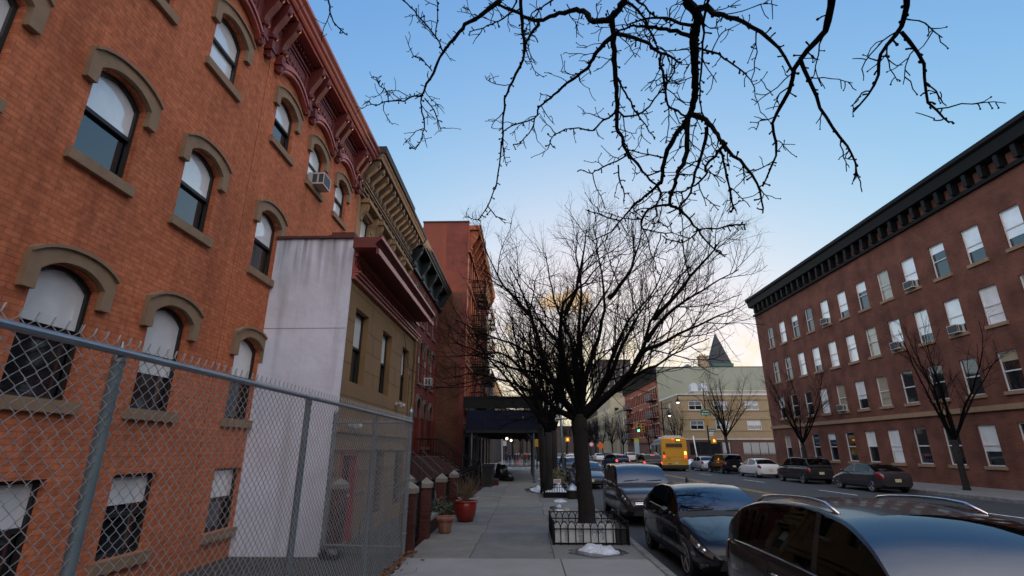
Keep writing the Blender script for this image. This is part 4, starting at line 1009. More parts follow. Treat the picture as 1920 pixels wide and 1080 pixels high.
def car(name, label, style, paintm, loc, rz, L_=4.6, W_=1.82, H=None, group=None, lit=False, res=1.0, fin=False, wheel_r=.335, detail=True, plate=True, rails=False, scl=SCL):
    """car in its own frame: front towards +y, centre at the origin on the road"""
    D = PROF[style]; T = thing(name, label, 'car', loc, rz, group); T.scale = (scl, scl, scl); hw = W_ / 2
    zs = 1 if H is None else H / max(z for _, z in D['roof'])
    NS = int(64 * res); NR = int(12 * res)
    gnd = D['ground']
    ts = [0, .004, .012] + [.02 + .96 * i / NS for i in range(NS + 1)] + [.988, .995, 1]
    def prof(t):
        z = interp(D['zt'], t) * zs; w = interp(D['wr'], t) * hw
        e = min(t, 1 - t); zb = gnd + (.14 * max(0, 1 - e / .07) if e < .07 else 0)
        return z, w, zb
    def ring(t):
        z, w, zb = prof(t); h = z - zb; crown = .035
        ctl = [(0, zb), (.55 * w, zb), (.86 * w, zb + .01), (.965 * w, zb + .07), (.99 * w, zb + .22 * h), (1.0 * w, zb + .45 * h), (.985 * w, zb + .66 * h), (.972 * w, zb + .78 * h), (.95 * w, zb + .92 * h), (.905 * w, z - .012), (.80 * w, z + .006), (.5 * w, z + crown * .7), (0, z + crown)]
        if t < .012 or t > .988: pass
        return ctl
    y_of = lambda t: (t - .5) * L_
    rings = [ring(t) for t in ts]; K = len(rings[0])
    g = MB(); M_ = 2 * K - 2
    for t, r in zip(ts, rings):
        for x, z in r: g.v.append((x, y_of(t), z))
        for x, z in r[-2:0:-1]: g.v.append((-x, y_of(t), z))
    for i in range(len(ts) - 1):
        for k in range(M_):
            k2 = (k + 1) % M_; g.f.append((i * M_ + k, i * M_ + k2, (i + 1) * M_ + k2, (i + 1) * M_ + k)); g.m.append(0)
    g.f.append(tuple(range(M_ - 1, -1, -1))); g.m.append(0); g.f.append(tuple((len(ts) - 1) * M_ + k for k in range(M_))); g.m.append(0)
    body = g.build('body', [paintm, blackp], T, smooth=True, world=False, angle=42)
    # wheel arches cut out of the body
    ax = (.185, .805) if style == 'sedan' else (.18, .80)
    cut = MB(); cut.cur = 1
    for t in ax:
        for s in (-1, 1): cut.lathe([(wheel_r + .055, -.17), (wheel_r + .055, .17)], 28, (s * (hw - .09), y_of(t), wheel_r), 'x')
    co = cut.build('cutter', [paintm, blackp], None)
    md = body.modifiers.new('b', 'BOOLEAN'); md.object = co; md.operation = 'DIFFERENCE'; md.solver = 'EXACT'
    dg = bpy.context.evaluated_depsgraph_get(); me = bpy.data.meshes.new_from_object(body.evaluated_get(dg)); body.modifiers.clear(); old = body.data; body.data = me; me.name = 'body'
    bpy.data.meshes.remove(old); bpy.data.objects.remove(co)
    me.set_sharp_from_angle(angle=radians(42))
    # surface patches that follow the body (k along ring, t along length)
    def bp(t, k, off=.006, s=1):
        i = int(k); f = k - i; r = ring(t); x0, z0 = r[min(i, K - 1)]; x1, z1 = r[min(i + 1, K - 1)]
        x, z = x0 + (x1 - x0) * f, z0 + (z1 - z0) * f
        d = V((z1 - z0, 0, -(x1 - x0)));
        e = .01; ra = ring(min(1, t + e)); rb = ring(max(0, t - e)); wx = (ra[min(i, K - 1)][0] - rb[min(i, K - 1)][0]); dy = y_of(min(1, t + e)) - y_of(max(0, t - e)); zz = (ra[min(i, K - 1)][1] - rb[min(i, K - 1)][1])
        n = V((abs(z1 - z0), 0, max(0, x0 - x1))); n = n.normalized() if n.length > 1e-6 else V((1, 0, 0)); n.y -= (wx * n.x + zz * n.z) / max(dy, 1e-4); n.normalize()
        p = V((x, y_of(t), z)) + n * off; return (p.x * s, p.y, p.z)
    def patch(t0, t1, kf0, kf1, s=1, off=.006, nt=8, nk=5, mb=None):
        """kf0/kf1 may be functions of the position along t"""
        g = mb or MB(); b = len(g.v)
        for i in range(nt + 1):
            q = i / nt; t = t0 + (t1 - t0) * q; a = kf0(q) if callable(kf0) else kf0; c = kf1(q) if callable(kf1) else kf1
            for j in range(nk + 1): g.v.append(bp(t, a + (c - a) * j / nk, off, s))
        for i in range(nt):
            for j in range(nk): o = b + i * (nk + 1) + j; g.f.append((o, o + 1, o + nk + 2, o + nk + 1)); g.m.append(g.cur)
        return g
    for s in (-1, 1):
        h = 'suv' if style != 'sedan' else 'sedan'
        patch(.895 if h == 'suv' else .865, .988, lambda q: 7.0 - 1.2 * q, lambda q: 8.3 - .5 * q, s, .007, 12, 5).build('headlight', lampglass, T, True, False)
        if h == 'suv': patch(.004, .055, 6.2, 9.2, s, .008, 6, 5).build('tail_light', redlit if lit else redlens, T, True, False)
        else: patch(.006, .085, 6.4, 8.9, s, .008, 6, 5).build('tail_light', redlit if lit else redlens, T, True, False)
        if detail:
            for (a, b_) in ((.30, .475), (.485, .685)):
                d = patch(a + .004, b_ - .004, 3.6, 9.0, s, .0035, 12, 9).build('door', paintm, T, True, False)
                m_ = MB(); q = V(bp(a + .028, 7.4, .022, s)); m_.tube([q, V(bp(a + .05, 7.4, .034, s)), V(bp(a + .065, 7.4, .022, s))], .012, 6); m_.build('handle', paintm if style == 'sedan' else chrome, d, True, False)
            sk = patch(.235, .745, 2.3, 3.5, s, .006, 10, 3); sk.build('sill_trim', blackp, T, True, False)
    # grille, bumper grille, fog lamps at the front
    zf, wf, zbf = prof(.985); yf = y_of(1)
    def front(name, z0, z1, w0, w1, m, off=.012, n=14, bars=0, parent=None):
        g = MB(); b = len(g.v)
        for j in range(2):
            for i in range(n + 1):
                x = -w0 + 2 * w0 * i / n if j == 0 else -w1 + 2 * w1 * i / n; z = z0 if j == 0 else z1
                # front surface: find t where the half width is |x|
                t = 1.0
                while t > .9:
                    zz, w, zb = prof(t)
                    if abs(x) <= w * .97 and z <= zz + .01: break
                    t -= .002
                g.v.append((x, y_of(t) + off, z))
        for i in range(n): g.f.append((b + i, b + i + 1, b + n + 2 + i, b + n + 1 + i)); g.m.append(0)
        return g.build(name, m, parent or T, True, False)
    zg = prof(.97)[0]
    gr = front('grille', zg * .72, zg * .86, .52, .60, blackp); front('badge', zg * .77, zg * .825, .045, .05, chrome, .02, 4)
    front('lower_grille', .30, .44, .62, .55, blackp)
    if detail:
        for z in (zg * .745, zg * .79, zg * .835): front('grille_bar', z, z + .018, .53, .53, chrome if style != 'sedan' else blackp, .018, 14, parent=gr)
    # cabin
    ro = [(t, z * zs) for t, z in D['roof']]; t0, t1 = ro[0][0], ro[-1][0]; NC = int(44 * res)
    KS, KC, KT = 7, 3, 7
    def cab(t):
        zr = interp(ro, t); zt, w, _ = prof(t); zb = zt - .04; H_ = max(0, zr - zb); full = max(z for _, z in ro) - zb
        f = min(1, H_ / full); wb = w * .925; we = wb + (hw * (D['wroof'] + .14) - wb) * f
        pts = []
        for k in range(KS + 1): q = k / KS; pts.append((wb + (we - wb) * (q ** 1.25), zb + (H_ * .93) * q))
        wt = we - .07 * f
        for k in range(1, KC + 1): q = k / KC; pts.append((we + (wt - we) * q ** 1.5, zb + H_ * (.93 + .045 * (1 - (1 - q) ** 2))))
        for k in range(1, KT + 1): q = k / KT; pts.append((wt * (1 - q), zb + H_ * (.975 + .025 * (1 - (1 - q) ** 2.2)) + .02 * (1 - (1 - q) ** 2)))
        return pts
    ct = sorted({*[t0 + (t1 - t0) * i / NC for i in range(NC + 1)], *D['glass']})
    gl = D['glass']; cr = [cab(t) for t in ct]; KK = len(cr[0]); mid = .485
    tabs = [(gl[1] + .012, mid - .012), (mid + .012, gl[2] - .004)]
    def region(i, k, sgn):
        t = (ct[i] + ct[i + 1]) / 2
        if k >= KS + KC - 1 and gl[2] < t < gl[3] - .012: return 'windscreen'
        if t >= gl[3] - .012: return 'cowl'
        if k >= KS + KC and gl[0] < t < gl[1]: return 'rear_window'
        if 1 <= k < KS - 0:
            zr = interp(ro, t); z = cr[i][k][1]
            rear_lim = gl[1] - (.075 if style == 'sedan' else .02)
            if rear_lim < t < mid - .008: return 'rear_side_window' if k >= 1 else 'body'
            if mid + .008 < t < gl[3] - .035: return 'front_side_window'
        return 'roof'
    groups = {}
    for i in range(len(ct) - 1):
        for sgn in (1, -1):
            for k in range(KK - 1):
                key = region(i, k, sgn)
                if 'side' in key: key = (key, sgn)
                g = groups.setdefault(key, (MB(), {})); mb, idx = g; f = []
                for (a, b_) in ((i, k), (i, k + 1), (i + 1, k + 1), (i + 1, k)):
                    kk = (a, b_)
                    if kk not in idx: x, z = cr[a][b_]; idx[kk] = len(mb.v); mb.v.append((x * sgn, y_of(ct[a]), z))
                    elif key in ('roof', 'windscreen', 'rear_window') and False: pass
                    f.append(idx[kk])
                if key in ('roof', 'windscreen', 'rear_window', 'cowl'):
                    kf = []
                    for (a, b_) in ((i, k), (i, k + 1), (i + 1, k + 1), (i + 1, k)):
                        kk = (a, b_, sgn if b_ < KK - 1 else 0)
                        if kk not in idx: x, z = cr[a][b_]; idx[kk] = len(mb.v); mb.v.append((x * sgn, y_of(ct[a]), z))
                        kf.append(idx[kk])
                    f = kf
                if len(set(f)) >= 3: mb.f.append(tuple(f)); mb.m.append(0)
    for s in (-1, 1):      # reflector bowls behind the lens
        g = MB()
        for tt, kk in ((.925, 7.2), (.955, 6.9)): p = V(bp(tt, kk, -.012, s)); g.ball(p, .05, 6)
        g.build('headlight_bowl', chrome, T, True, False)
    for key, (mb, _) in groups.items():
        nm = key if isinstance(key, str) else 'side_window'
        mb.build(nm, paintm if nm == 'roof' else carglass if nm in ('windscreen',) else blackp if nm == 'cowl' else sideglass if nm == 'side_window' else rearglass, T, True, False, angle=50)
    # what shows through the glass: seats, dashboard and steering wheel
    if detail:
        st = MB(); zb = prof(.5)[0]; inner = hw * .52
        for t in (.36, .545):
            y = y_of(t)
            for s in (-1, 1):
                g = MB(); g.bbox(s * inner * .72 - .24, y - .10, zb - .1, s * inner * .72 + .24, y + .02, zb + .20, .04); g.bbox(s * inner * .72 - .13, y - .11, zb + .24, s * inner * .72 + .13, y - .03, zb + .39, .03); g.tube([(s * inner * .72, y - .06, zb + .18), (s * inner * .72, y - .07, zb + .26)], .03, 5); g.build('seat', seatm, T, world=False)
        g = MB(); g.bbox(-hw * .78, y_of(gl[3]) - .42, zb - .06, hw * .78, y_of(gl[3]) - .12, zb + .03, .03); g.build('dashboard', blackp, T, world=False)
        g = MB(); c_ = V((hw * .38, y_of(gl[3]) - .52, zb + .08)); g.tube([c_ + V((.17 * cos(a), .06 * sin(a), .16 * sin(a))) for a in [2 * pi * i / 16 for i in range(17)]], .014, 5); g.build('steering_wheel', blackp, T, world=False)
        for s in (-1, 1):
            # bright strip under the side windows
            g = MB(); g.tube([V((s * (cab(t)[0][0] + .008), y_of(t), cab(t)[1][1] - .01)) for t in [gl[1] - .03 + (gl[3] - .05 - gl[1] + .03) * i / 12 for i in range(13)]], .008, 5); g.build('window_trim', chrome if style != 'sedan' else rimm, T, True, False)
            # shut lines of the doors, the bonnet edge and the filler seam
            for t in (.30, .48, .688): patch(t - .0014, t + .0014, 3.5, 9.0, s, .0062, 1, 10).build('shut_line', blackp, T, False, False)
            patch(gl[3] + .005, .955, 9.32, 9.38, s, .0045, 12, 1).build('bonnet_seam', blackp, T, False, False)
            # wiper lying low along the foot of the windscreen
            g = MB(); a = cab(gl[3] - .018)[-1][1] + .004; b_ = cab(gl[3] - .026)[-1][1] + .006; g.tube([V((s * .36 + .26, y_of(gl[3] - .016), a)), V((s * .36 - .24, y_of(gl[3] - .026), b_))], .008, 4); g.build('wiper', blackp, T, False, False)
            patch(.93, .975, 3.2, 4.4, s, .008, 3, 3).build('fog_lamp', lampglass, T, True, False)
    # mirrors
    for s in (-1, 1):
        t = gl[3] - .065; zt, w, _ = prof(t); g = MB(); b = len(g.v)
        g.ball((s * (w + .10), y_of(t), zt + .055), .1, 8, (1.05, .62, .72)); g.tube([(s * (w * .93), y_of(t) + .01, zt - .02), (s * (w + .06), y_of(t), zt + .02)], .03, 6)
        g.build('wing_mirror', paintm, T, True, False)
    # wipers and plates
    if plate:
        g = MB(); g.cbox(0, y_of(1) + .012, .47, .31, .012, .155); g.build('licence_plate', platem, T, world=False)
        g = MB(); g.cbox(0, y_of(0) - .014, .62 if style == 'sedan' else .68, .31, .012, .155); g.build('licence_plate', platem, T, world=False)
    if lit:
        g = MB(); t = gl[0] + .02; g.cbox(0, y_of(gl[1]) - .06, interp(ro, gl[1]) + .0, .4, .03, .03); g.build('brake_light', redlit, T, world=False)
    if fin:
        g = MB(); y = y_of(gl[1] + .015); z = interp(ro, gl[1] + .015)
        g.prism([(-.02, y - .1, z), (-.02, y + .12, z + .01), (-.02, y - .05, z + .13), (-.02, y - .1, z + .13)], (.04, 0, 0)); g.build('antenna_fin', blackp, T, world=False)
    if rails:
        for s in (-1, 1):
            g = MB(); pts = []
            for i in range(9): t = gl[1] + .03 + (gl[2] - gl[1] - .06) * i / 8; c = cab(t)[KS + KC]; pts.append((s * (c[0] - .02), y_of(t), c[1] + (.05 if 0 < i < 8 else 0)))
            g.tube(pts, .016, 6); g.build('roof_rail', chrome, T, True, False)
    # wheels
    for t in ax:
        for s in (-1, 1):
            r = wheel_r; x = s * (hw - .115); g = MB()
            g.lathe([(r * .66, -.09), (r * .9, -.1), (r * .985, -.085), (r, -.05), (r, .05), (r * .985, .085), (r * .9, .1), (r * .66, .09)], int(32 * max(.6, res)), (x, y_of(t), r), 'x')
            w = g.build('wheel', tyrem, T, True, False, angle=35)
            g = MB(); xo = x + s * .075
            g.lathe([(r * .70, s * .02), (r * .68, s * .026), (r * .62, s * .012), (r * .61, -s * .06), (.001, -s * .07)] if s > 0 else [(.001, -s * .07), (r * .61, -s * .06), (r * .62, s * .012), (r * .68, s * .026), (r * .70, s * .02)], 28, (xo, y_of(t), r), 'x', cap=False)
            for k in range(5):
                for dd in (-.10, .10):
                    a = 2 * pi * k / 5 + dd + .3; a2 = 2 * pi * k / 5 + .3 + dd * .5
                    p = V((xo + s * .012, y_of(t) + r * .66 * cos(a), r + r * .66 * sin(a))); q = V((xo + s * .004, y_of(t) + r * .12 * cos(a2), r + r * .12 * sin(a2)))
                    g.tube([q, p], [r * .06, r * .045], 5)
            g.lathe([(.001, -.01), (r * .2, -.008), (r * .2, .012), (.001, .02)], 12, (xo, y_of(t), r), 'x', cap=False)
            g.build('rim', rimm, w, True, False, angle=40)
    return T
pBlack = paint_('black car paint', (.006, .008, .012), .12)
pNavy = paint_('navy car paint', (.008, .016, .04), .15)
pGrey = paint_('plum grey car paint', (.055, .052, .06), .2, .5)
pSilver = paint_('silver car paint', (.55, .56, .58), .3, .2)
pWhite = paint_('white car paint', (.62, .62, .62), .3, 0)
pDark = paint_('charcoal car paint', (.02, .021, .023), .18)
RZ = RD
# parked along the near kerb, facing the camera
car('parked_car', 'glossy black sedan parked at the kerb in the foreground, branches mirrored in its windscreen', 'sedan', pBlack, (3.27, 10.05, RZ), pi, 4.6, 1.84, 1.45, 'cars parked along the near kerb', fin=True)
car('parked_car', 'plum grey sport utility car parked behind the black sedan', 'suv', pGrey, (3.31, 16.2, RZ), pi, 4.5, 1.84, 1.68, 'cars parked along the near kerb')
car('parked_car', 'dark blue sedan parked beyond the grey sport utility car, half hidden by the tree trunk', 'sedan', pNavy, (3.3, 29.2, RZ), pi, 4.7, 1.8, 1.44, 'cars parked along the near kerb')
car('parked_car', 'charcoal car of the near kerb row, seen between slim trunks', 'suv', pDark, (3.3, 35.2, RZ), pi, 4.5, 1.82, 1.62, 'cars parked along the near kerb', res=.6, detail=False)
car('parked_car', 'blue car of the near kerb row, just beyond the charcoal one', 'sedan', pNavy, (3.3, 41, RZ), pi, 4.5, 1.8, 1.44, 'cars parked along the near kerb', res=.6, detail=False)
car('parked_car', 'silver car of the near kerb row, farthest before the side street', 'sedan', pSilver, (3.3, 47, RZ), pi, 4.5, 1.8, 1.44, 'cars parked along the near kerb', res=.6, detail=False)
car('parked_car', 'dark crossover parked nearest the camera, in front of the glossy black sedan', 'crossover', pDark, (3.10, 4.55, RZ), pi, 4.6, 1.86, 1.56, 'cars parked along the near kerb', scl=.93, rails=True)
# traffic and cars on the far side
car('sport_utility_car', 'dark navy sport utility car turning left beyond the bus, tail lamps lit', 'crossover', pNavy, (9.5, 57, RZ), radians(16), 4.75, 1.9, 1.68, res=.7, lit=True)
car('sport_utility_car', 'black sport utility car with lit brake lamps, just left of the yellow bus', 'suv', pBlack, (10.85, 47.4, RZ), radians(-1), 4.7, 1.92, 1.74, res=.7, lit=True, rails=True)
car('parked_car', 'silver sedan parked at the far kerb beside the white leaning pole', 'sedan', pSilver, (16.95, 51.2, RZ), 0, 4.5, 1.8, 1.44, 'cars parked along the far kerb', res=.7)
car('parked_car', 'black sport utility car parked at the far kerb in front of the silver sedan', 'suv', pBlack, (17.0, 46.0, RZ), 0, 4.8, 1.92, 1.76, 'cars parked along the far kerb', res=.7)
for i, (y, p, st, lb) in enumerate([(39.5, pWhite, 'sedan', 'white sedan parked at the far kerb behind the black sport utility car'), (33.2, pDark, 'suv', 'charcoal sport utility car parked at the far kerb behind the white sedan'),
                                (27, pGrey, 'sedan', 'grey sedan parked at the far kerb, nearest the right edge of the picture')]):
    car('parked_car', lb, st, p, (17.0, y, RZ), 0, 4.6, 1.82, None, 'cars parked along the far kerb', res=.7)
for (x, y, p, st, lb) in [(12.6, 92, pWhite, 'sedan', 'small white car far down the avenue, leftmost of the distant row'), (14.2, 93, pDark, 'suv', 'small dark car far down the avenue, second from the left of the distant row'),
                       (16.3, 97, pSilver, 'sedan', 'small silver car far down the avenue, third of the distant row'), (17.1, 88, pWhite, 'suv', 'small pale car far down the avenue, nearest the turning navy car'),
                       (5.6, 66, pWhite, 'sedan', 'small white car seen between the trunks, coming along the near lane'), (6.2, 73, pSilver, 'sedan', 'small silver car seen between the trunks, behind the white one'), (3.4, 76, pWhite, 'sedan', 'small white car at the near kerb beyond the side street')]:
    car('distant_car', lb, st, p, (x, y, RZ), pi if x < 9 else 0, 4.5, 1.8, None, 'distant cars down the avenue', res=.5, detail=False, plate=False)

# ------------------------------------------------------------------ yellow and blue bus
def bus():
    x, y = 13.85, 49.6; T = thing('city_bus', 'city bus with mustard yellow rear and blue side, seen from behind at the crossing', 'bus', (x, y, RZ), radians(-9.5)); T.scale = (.9, .9, .97)
    yel = mat('mustard bus paint', (.60, .29, .012), .35, .1, 2, coat=.4, coords='obj'); blue = mat('blue bus paint', (.03, .11, .26), .35, .1, 2, coat=.4, coords='obj')
    w, L_, H = 1.3, 12, 3.1
    def section(yy, sc=1, lift=0):
        return [(-w * sc, yy, .32), (w * sc, yy, .32), (w * sc, yy, 1.6), (w * .985 * sc, yy, 2.6), (w * .93 * sc, yy, 2.95), (w * .8 * sc, yy, 3.07 - lift), (-w * .8 * sc, yy, 3.07 - lift), (-w * .93 * sc, yy, 2.95), (-w * .985 * sc, yy, 2.6), (-w * sc, yy, 1.6)]
    def hull(name, secs, m, caps=(True, True)):
        g = MB(); n = 10
        for s in secs: g.v += s
        for i in range(len(secs) - 1):
            for k in range(n): g.f.append((i * n + k, i * n + (k + 1) % n, (i + 1) * n + (k + 1) % n, (i + 1) * n + k)); g.m.append(0)
        if caps[0]: g.f.append(tuple(range(n))); g.m.append(0)
        if caps[1]: g.f.append(tuple((len(secs) - 1) * n + k for k in range(n))); g.m.append(0)
        return g.build(name, m, T, True, False, angle=30)
    hull('rear_body', [section(-.12, .965, .1), section(-.06, .985, .03), section(0), section(.5)], yel, (True, False))
    hull('body', [section(.5), section(L_)], blue, (False, True))
    def rp(name, x0, x1, z0, z1, m, d=.012, b=None): g = MB(); g.box(x0, -.12 - d, z0, x1, -.119, z1); return g.build(name, m, b or T, world=False)
    dark = mat('dark louvre', (.10, .045, .02), .6, .2, 12, coords='obj'); seam = mat('bus seam', (.12, .06, .01), .6, 0)
    lv = rp('louvre', -.82, .82, 2.16, 2.52, dark)
    for k in range(6): rp('slat', -.80, .80, 2.19 + k * .055, 2.205 + k * .055, blackp, .02, lv)
    hatch = rp('engine_hatch', -.9, .9, .95, 2.08, yel, .01)
    for z in (.95, 1.28, 2.07): rp('seam', -.9, .9, z, z + .02, seam, .014, hatch)
    db = rp('destination_display', .18, .72, 2.66, 3.0, blackp, .04)
    amb = mat('amber display dots', (.6, .2, .02), .5, 0, emit=(1, .45, .06), estr=3)
    for k in range(3): rp('lit_route', .26 + k * .14, .375 + k * .14, 2.75, 2.91, amb, .046, db)
    rp('marker_light', -.16, .02, 2.84, 2.96, redlit, .025)
    for s in (-1, 1):
        rp('tail_light', s * 1.06 - .1, s * 1.06 + .1, 1.2, 1.44, redlit if 1 else redlens, .03)
        rp('turn_signal', s * 1.06 - .1, s * 1.06 + .1, 1.5, 1.78, mat('lit turn signal', (.8, .35, .02), .4, 0, emit=(1, .55, .05), estr=4) if s > 0 else mat('unlit turn lens', (.16, .07, .02), .3, 0), .03)
        rp('reflector', s * 1.0 - .05, s * 1.0 + .05, .86, .93, redlens, .02)
    rp('vent', -.75, -.38, .62, .7, blackp); rp('vent', -.75, -.45, 1.14, 1.2, blackp); rp('licence_plate', -.05, .3, .66, .80, platem, .02); rp('notice_strip', -.35, .42, .88, .96, mat('faded notice', (.5, .35, .15), .7, .2, 20, coords='obj'), .016)
    g = MB(); g.box(-1.28, -.16, .28, 1.28, .2, .56); g.build('bumper', blackp, T, world=False)
    g = MB(); g.box(-1.2, .0, .2, 1.2, 11.8, .33); g.build('underbody', blackp, T, world=False)
    for s in (-1, 1):
        for k in range(6): g = MB(); g.box(s * 1.301 - .006, .9 + k * 1.8, 1.35, s * 1.301 + .006, 2.55 + k * 1.8, 2.4); g.build('side_window', sideglass, T, world=False)
        g = MB(); g.box(s * 1.303 - .006, .6, 2.5, s * 1.303 + .003, 11.6, 2.62); g.build('white_stripe', pWhite, T, world=False)
        for yy in (2.6, 8.8):
            g = MB(); g.lathe([(.28, -.14), (.45, -.15), (.48, -.1), (.48, .1), (.45, .15), (.28, .14)], 24, (s * 1.14, yy, .48), 'x'); g.build('wheel', tyrem, T, True, False, angle=35)
        g = MB(); g.tube([(s * 1.2, 11.6, 2.7), (s * 1.55, 11.7, 2.5)], .03, 5); g.cbox(s * 1.55, 11.7, 2.25, .1, .22, .4); g.build('mirror', plastic, T, world=False)
    for ya, yb, zz in ((.6, 3.4, 3.26), (6, 8.2, 3.22)): g = MB(); g.bbox(-.9, ya, 3.06, .9, yb, zz, .05); g.build('roof_unit', mat('white roof unit', (.5, .5, .5), .5, .1), T, world=False)
    return T
bus()
# ------------------------------------------------------------------ trees
def wander(p, d, L_, n, jit, up, rg):
    """points of a crooked branch that bends upward"""
    pts = [V(p)]; d = V(d).normalized(); s = L_ / n
    for i in range(n):
        d = (d + V((rg.gauss(0, jit), rg.gauss(0, jit), rg.gauss(0, jit) + up))).normalized()
        pts.append(pts[-1] + d * s)
    return pts
def side(d, ang, rg, upb=.0):
    d = d.normalized(); a = d.orthogonal().normalized(); b = d.cross(a); f = rg.uniform(0, 2 * pi)
    q = (a * cos(f) + b * sin(f)); q = (q + V((0, 0, upb))).normalized()
    return (d * cos(ang) + q * sin(ang)).normalized()
def along(pts, q):
    x = q * (len(pts) - 1); i = min(int(x), len(pts) - 2); f = x - i
    return pts[i].lerp(pts[i + 1], f), (pts[i + 1] - pts[i])
def plen(pts): return sum((b - a).length for a, b in zip(pts, pts[1:]))
def ramify(mb, pts, r0, r1, spec, lv, rg, sides=(6, 5, 4, 3, 3)):
    n = len(pts); mb.tube(pts, [r1 + (r0 - r1) * (1 - i / (n - 1)) ** 1.35 for i in range(n)], sides[min(lv, 4)], cap=(lv < 2))
    if lv >= len(spec): return
    sp = spec[lv]; L_ = plen(pts); step = sp['step']; x = L_ * sp['start'] + rg.uniform(0, step)
    while x < L_ * .985:
        q = x / L_; p, d = along(pts, q); l = sp['len'] * rg.uniform(.55, 1.25) * (1.15 - .55 * q)
        a = radians(rg.uniform(*sp['ang'])); dd = side(d, a, rg, sp['upb'])
        pr = r1 + (r0 - r1) * (1 - q) ** 1.35; r = min(pr * .75, sp['r'] * l / sp['len'])
        cp = wander(p, dd, l, sp['n'], sp['jit'], sp['up'], rg)
        ramify(mb, cp, r, r * .4, spec, lv + 1, rg, sides)
        x += step * rg.uniform(.6, 1.4)
SPEC = [dict(step=.21, start=.16, len=1.65, ang=(28, 62), upb=.18, r=.018, n=7, jit=.12, up=.05),
        dict(step=.135, start=.12, len=.80, ang=(28, 62), upb=.12, r=.0085, n=5, jit=.12, up=.06),
        dict(step=.13, start=.15, len=.36, ang=(28, 62), upb=.1, r=.005, n=3, jit=.10, up=.07)]
def street_tree():
    T = thing('street_tree', 'large leafless tree with a broad fan of twigs in the foreground iron guard', 'tree', (1.27, 11.6, 0))
    rg = random.Random(5)
    base = V((1.27, 11.6, 0)); t = MB()
    tp = [base + V((.02, 0, .0)), base + V((.01, 0, .12)), base + V((0, 0, .4)), base + V((-.02, 0, 1.0)), base + V((-.05, .0, 1.6)), base + V((-.07, 0, 2.1)), base + V((-.06, 0, 2.42))]
    tq = smooth_path(tp, 5, rg, .004); t.tube(tq, [interp([(0, .27), (.12, .215), (.3, .182), (.55, .163), (.8, .160), (.93, .172), (1, .155)], i / (len(tq) - 1)) for i in range(len(tq))], 26); t.ball(tp[-1], .15, 10, (1.0, 1, .8)); t.ball(tp[-2] + V((.12, -.09, .1)), .07, 7); t.ball(tp[3] + V((-.11, -.10, .1)), .055, 7, (1, 1, 1.4))
    for i, v in enumerate(t.v):                      # furrowed, slightly lumpy bark
        k = sin(i * 12.9898) * 43758.5453; k -= math.floor(k); c = V(v) - V((base.x - .03, base.y, v[2])); a_ = atan2(c.y, c.x); t.v[i] = tuple(V(v) + c * ((k - .5) * .06 + .045 * sin(a_ * 11 + 2.2 * sin(v[2] * 3.1) + v[2] * 1.3) + .03 * sin(a_ * 5 + v[2] * 2)))
    t.build('trunk', bark, T, smooth=True)
    limbs = [ # picture path of each limb and its distance at the tip
        ([(1075, 778), (1050, 745), (1023, 690), (972, 650), (915, 628), (855, 600)], 12.3, .075),
        ([(1078, 775), (1040, 725), (1016, 660), (993, 582), (975, 540), (955, 500)], 10.6, .085),
        ([(1080, 770), (1058, 700), (1046, 642), (1019, 610), (985, 560), (950, 540)], 13.2, .06),
        ([(1085, 768), (1060, 690), (1051, 628), (1058, 568), (1097, 530), (1135, 480)], 10.2, .085),
        ([(1085, 768), (1078, 700), (1070, 640), (1045, 580), (1030, 520), (1025, 480)], 12.6, .07),
        ([(1090, 768), (1081, 656), (1111, 587), (1141, 540), (1165, 480)], 13.6, .075),
        ([(1092, 768), (1100, 700), (1115, 655), (1130, 600), (1133, 540), (1120, 470), (1112, 420)], 11.0, .08),
        ([(1098, 772), (1147, 735), (1181, 698), (1199, 667), (1213, 625), (1225, 593), (1254, 540), (1293, 499)], 10.6, .105),
        ([(1096, 775), (1140, 715), (1165, 650), (1192, 603), (1211, 569), (1259, 515)], 12.8, .08),
        ([(1181, 702), (1206, 660), (1240, 645), (1276, 625), (1330, 600), (1375, 580)], 9.9, .055),
        ([(1150, 735), (1190, 705), (1230, 685), (1280, 655), (1330, 634)], 12.4, .05),
        ([(1075, 780), (1040, 765), (1000, 735), (950, 715), (890, 700), (850, 708)], 10.9, .055),
        ([(1072, 785), (1045, 770), (1020, 745), (985, 700), (945, 665), (900, 660), (850, 640)], 10.4, .06),
        ([(1100, 770), (1130, 720), (1150, 660), (1180, 600), (1230, 540), (1245, 500)], 11.6, .07),
        ([(1088, 768), (1090, 690), (1085, 610), (1090, 540), (1080, 480), (1085, 430)], 11.9, .075),
        ([(1213, 640), (1250, 590), (1300, 555), (1350, 525), (1385, 505)], 11.8, .05),
        ([(1225, 600), (1262, 560), (1310, 500), (1340, 470), (1352, 452)], 10.2, .045),
        ([(1060, 745), (1010, 700), (960, 690), (905, 668), (845, 668)], 12.0, .045),
        ([(993, 590), (965, 560), (935, 520), (915, 478)], 11.2, .045),
        ([(1058, 590), (1080, 540), (1092, 480), (1100, 430)], 11.0, .05),
        ([(1141, 560), (1175, 520), (1195, 470), (1205, 435)], 11.2, .05)]
    c = MB()
    for path, yt, r in limbs:
        n = len(path); y0 = 11.6 + (yt - 11.6) * (.0 if path[0][1] > 755 else .35)
        raw = [at(px, py, Y=y0 + (yt - y0) * (i / (n - 1)) ** .8) for i, (px, py) in enumerate(path)]
        if path[0][1] > 755: raw[0] = tp[-1] + (raw[0] - tp[-1]) * .4 - V((0, 0, .05)); raw.insert(0, tp[-2] + (raw[0] - tp[-2]) * V((1, 1, 0)).length * .12 - V((0, 0, .05)))
        pts = smooth_path(raw, 3, rg, .012)
        ramify(c, pts, r * 1.2, .011, SPEC, 0, rg)
    c.build('crown', twigm, T, smooth=False, fix=False)
    return T
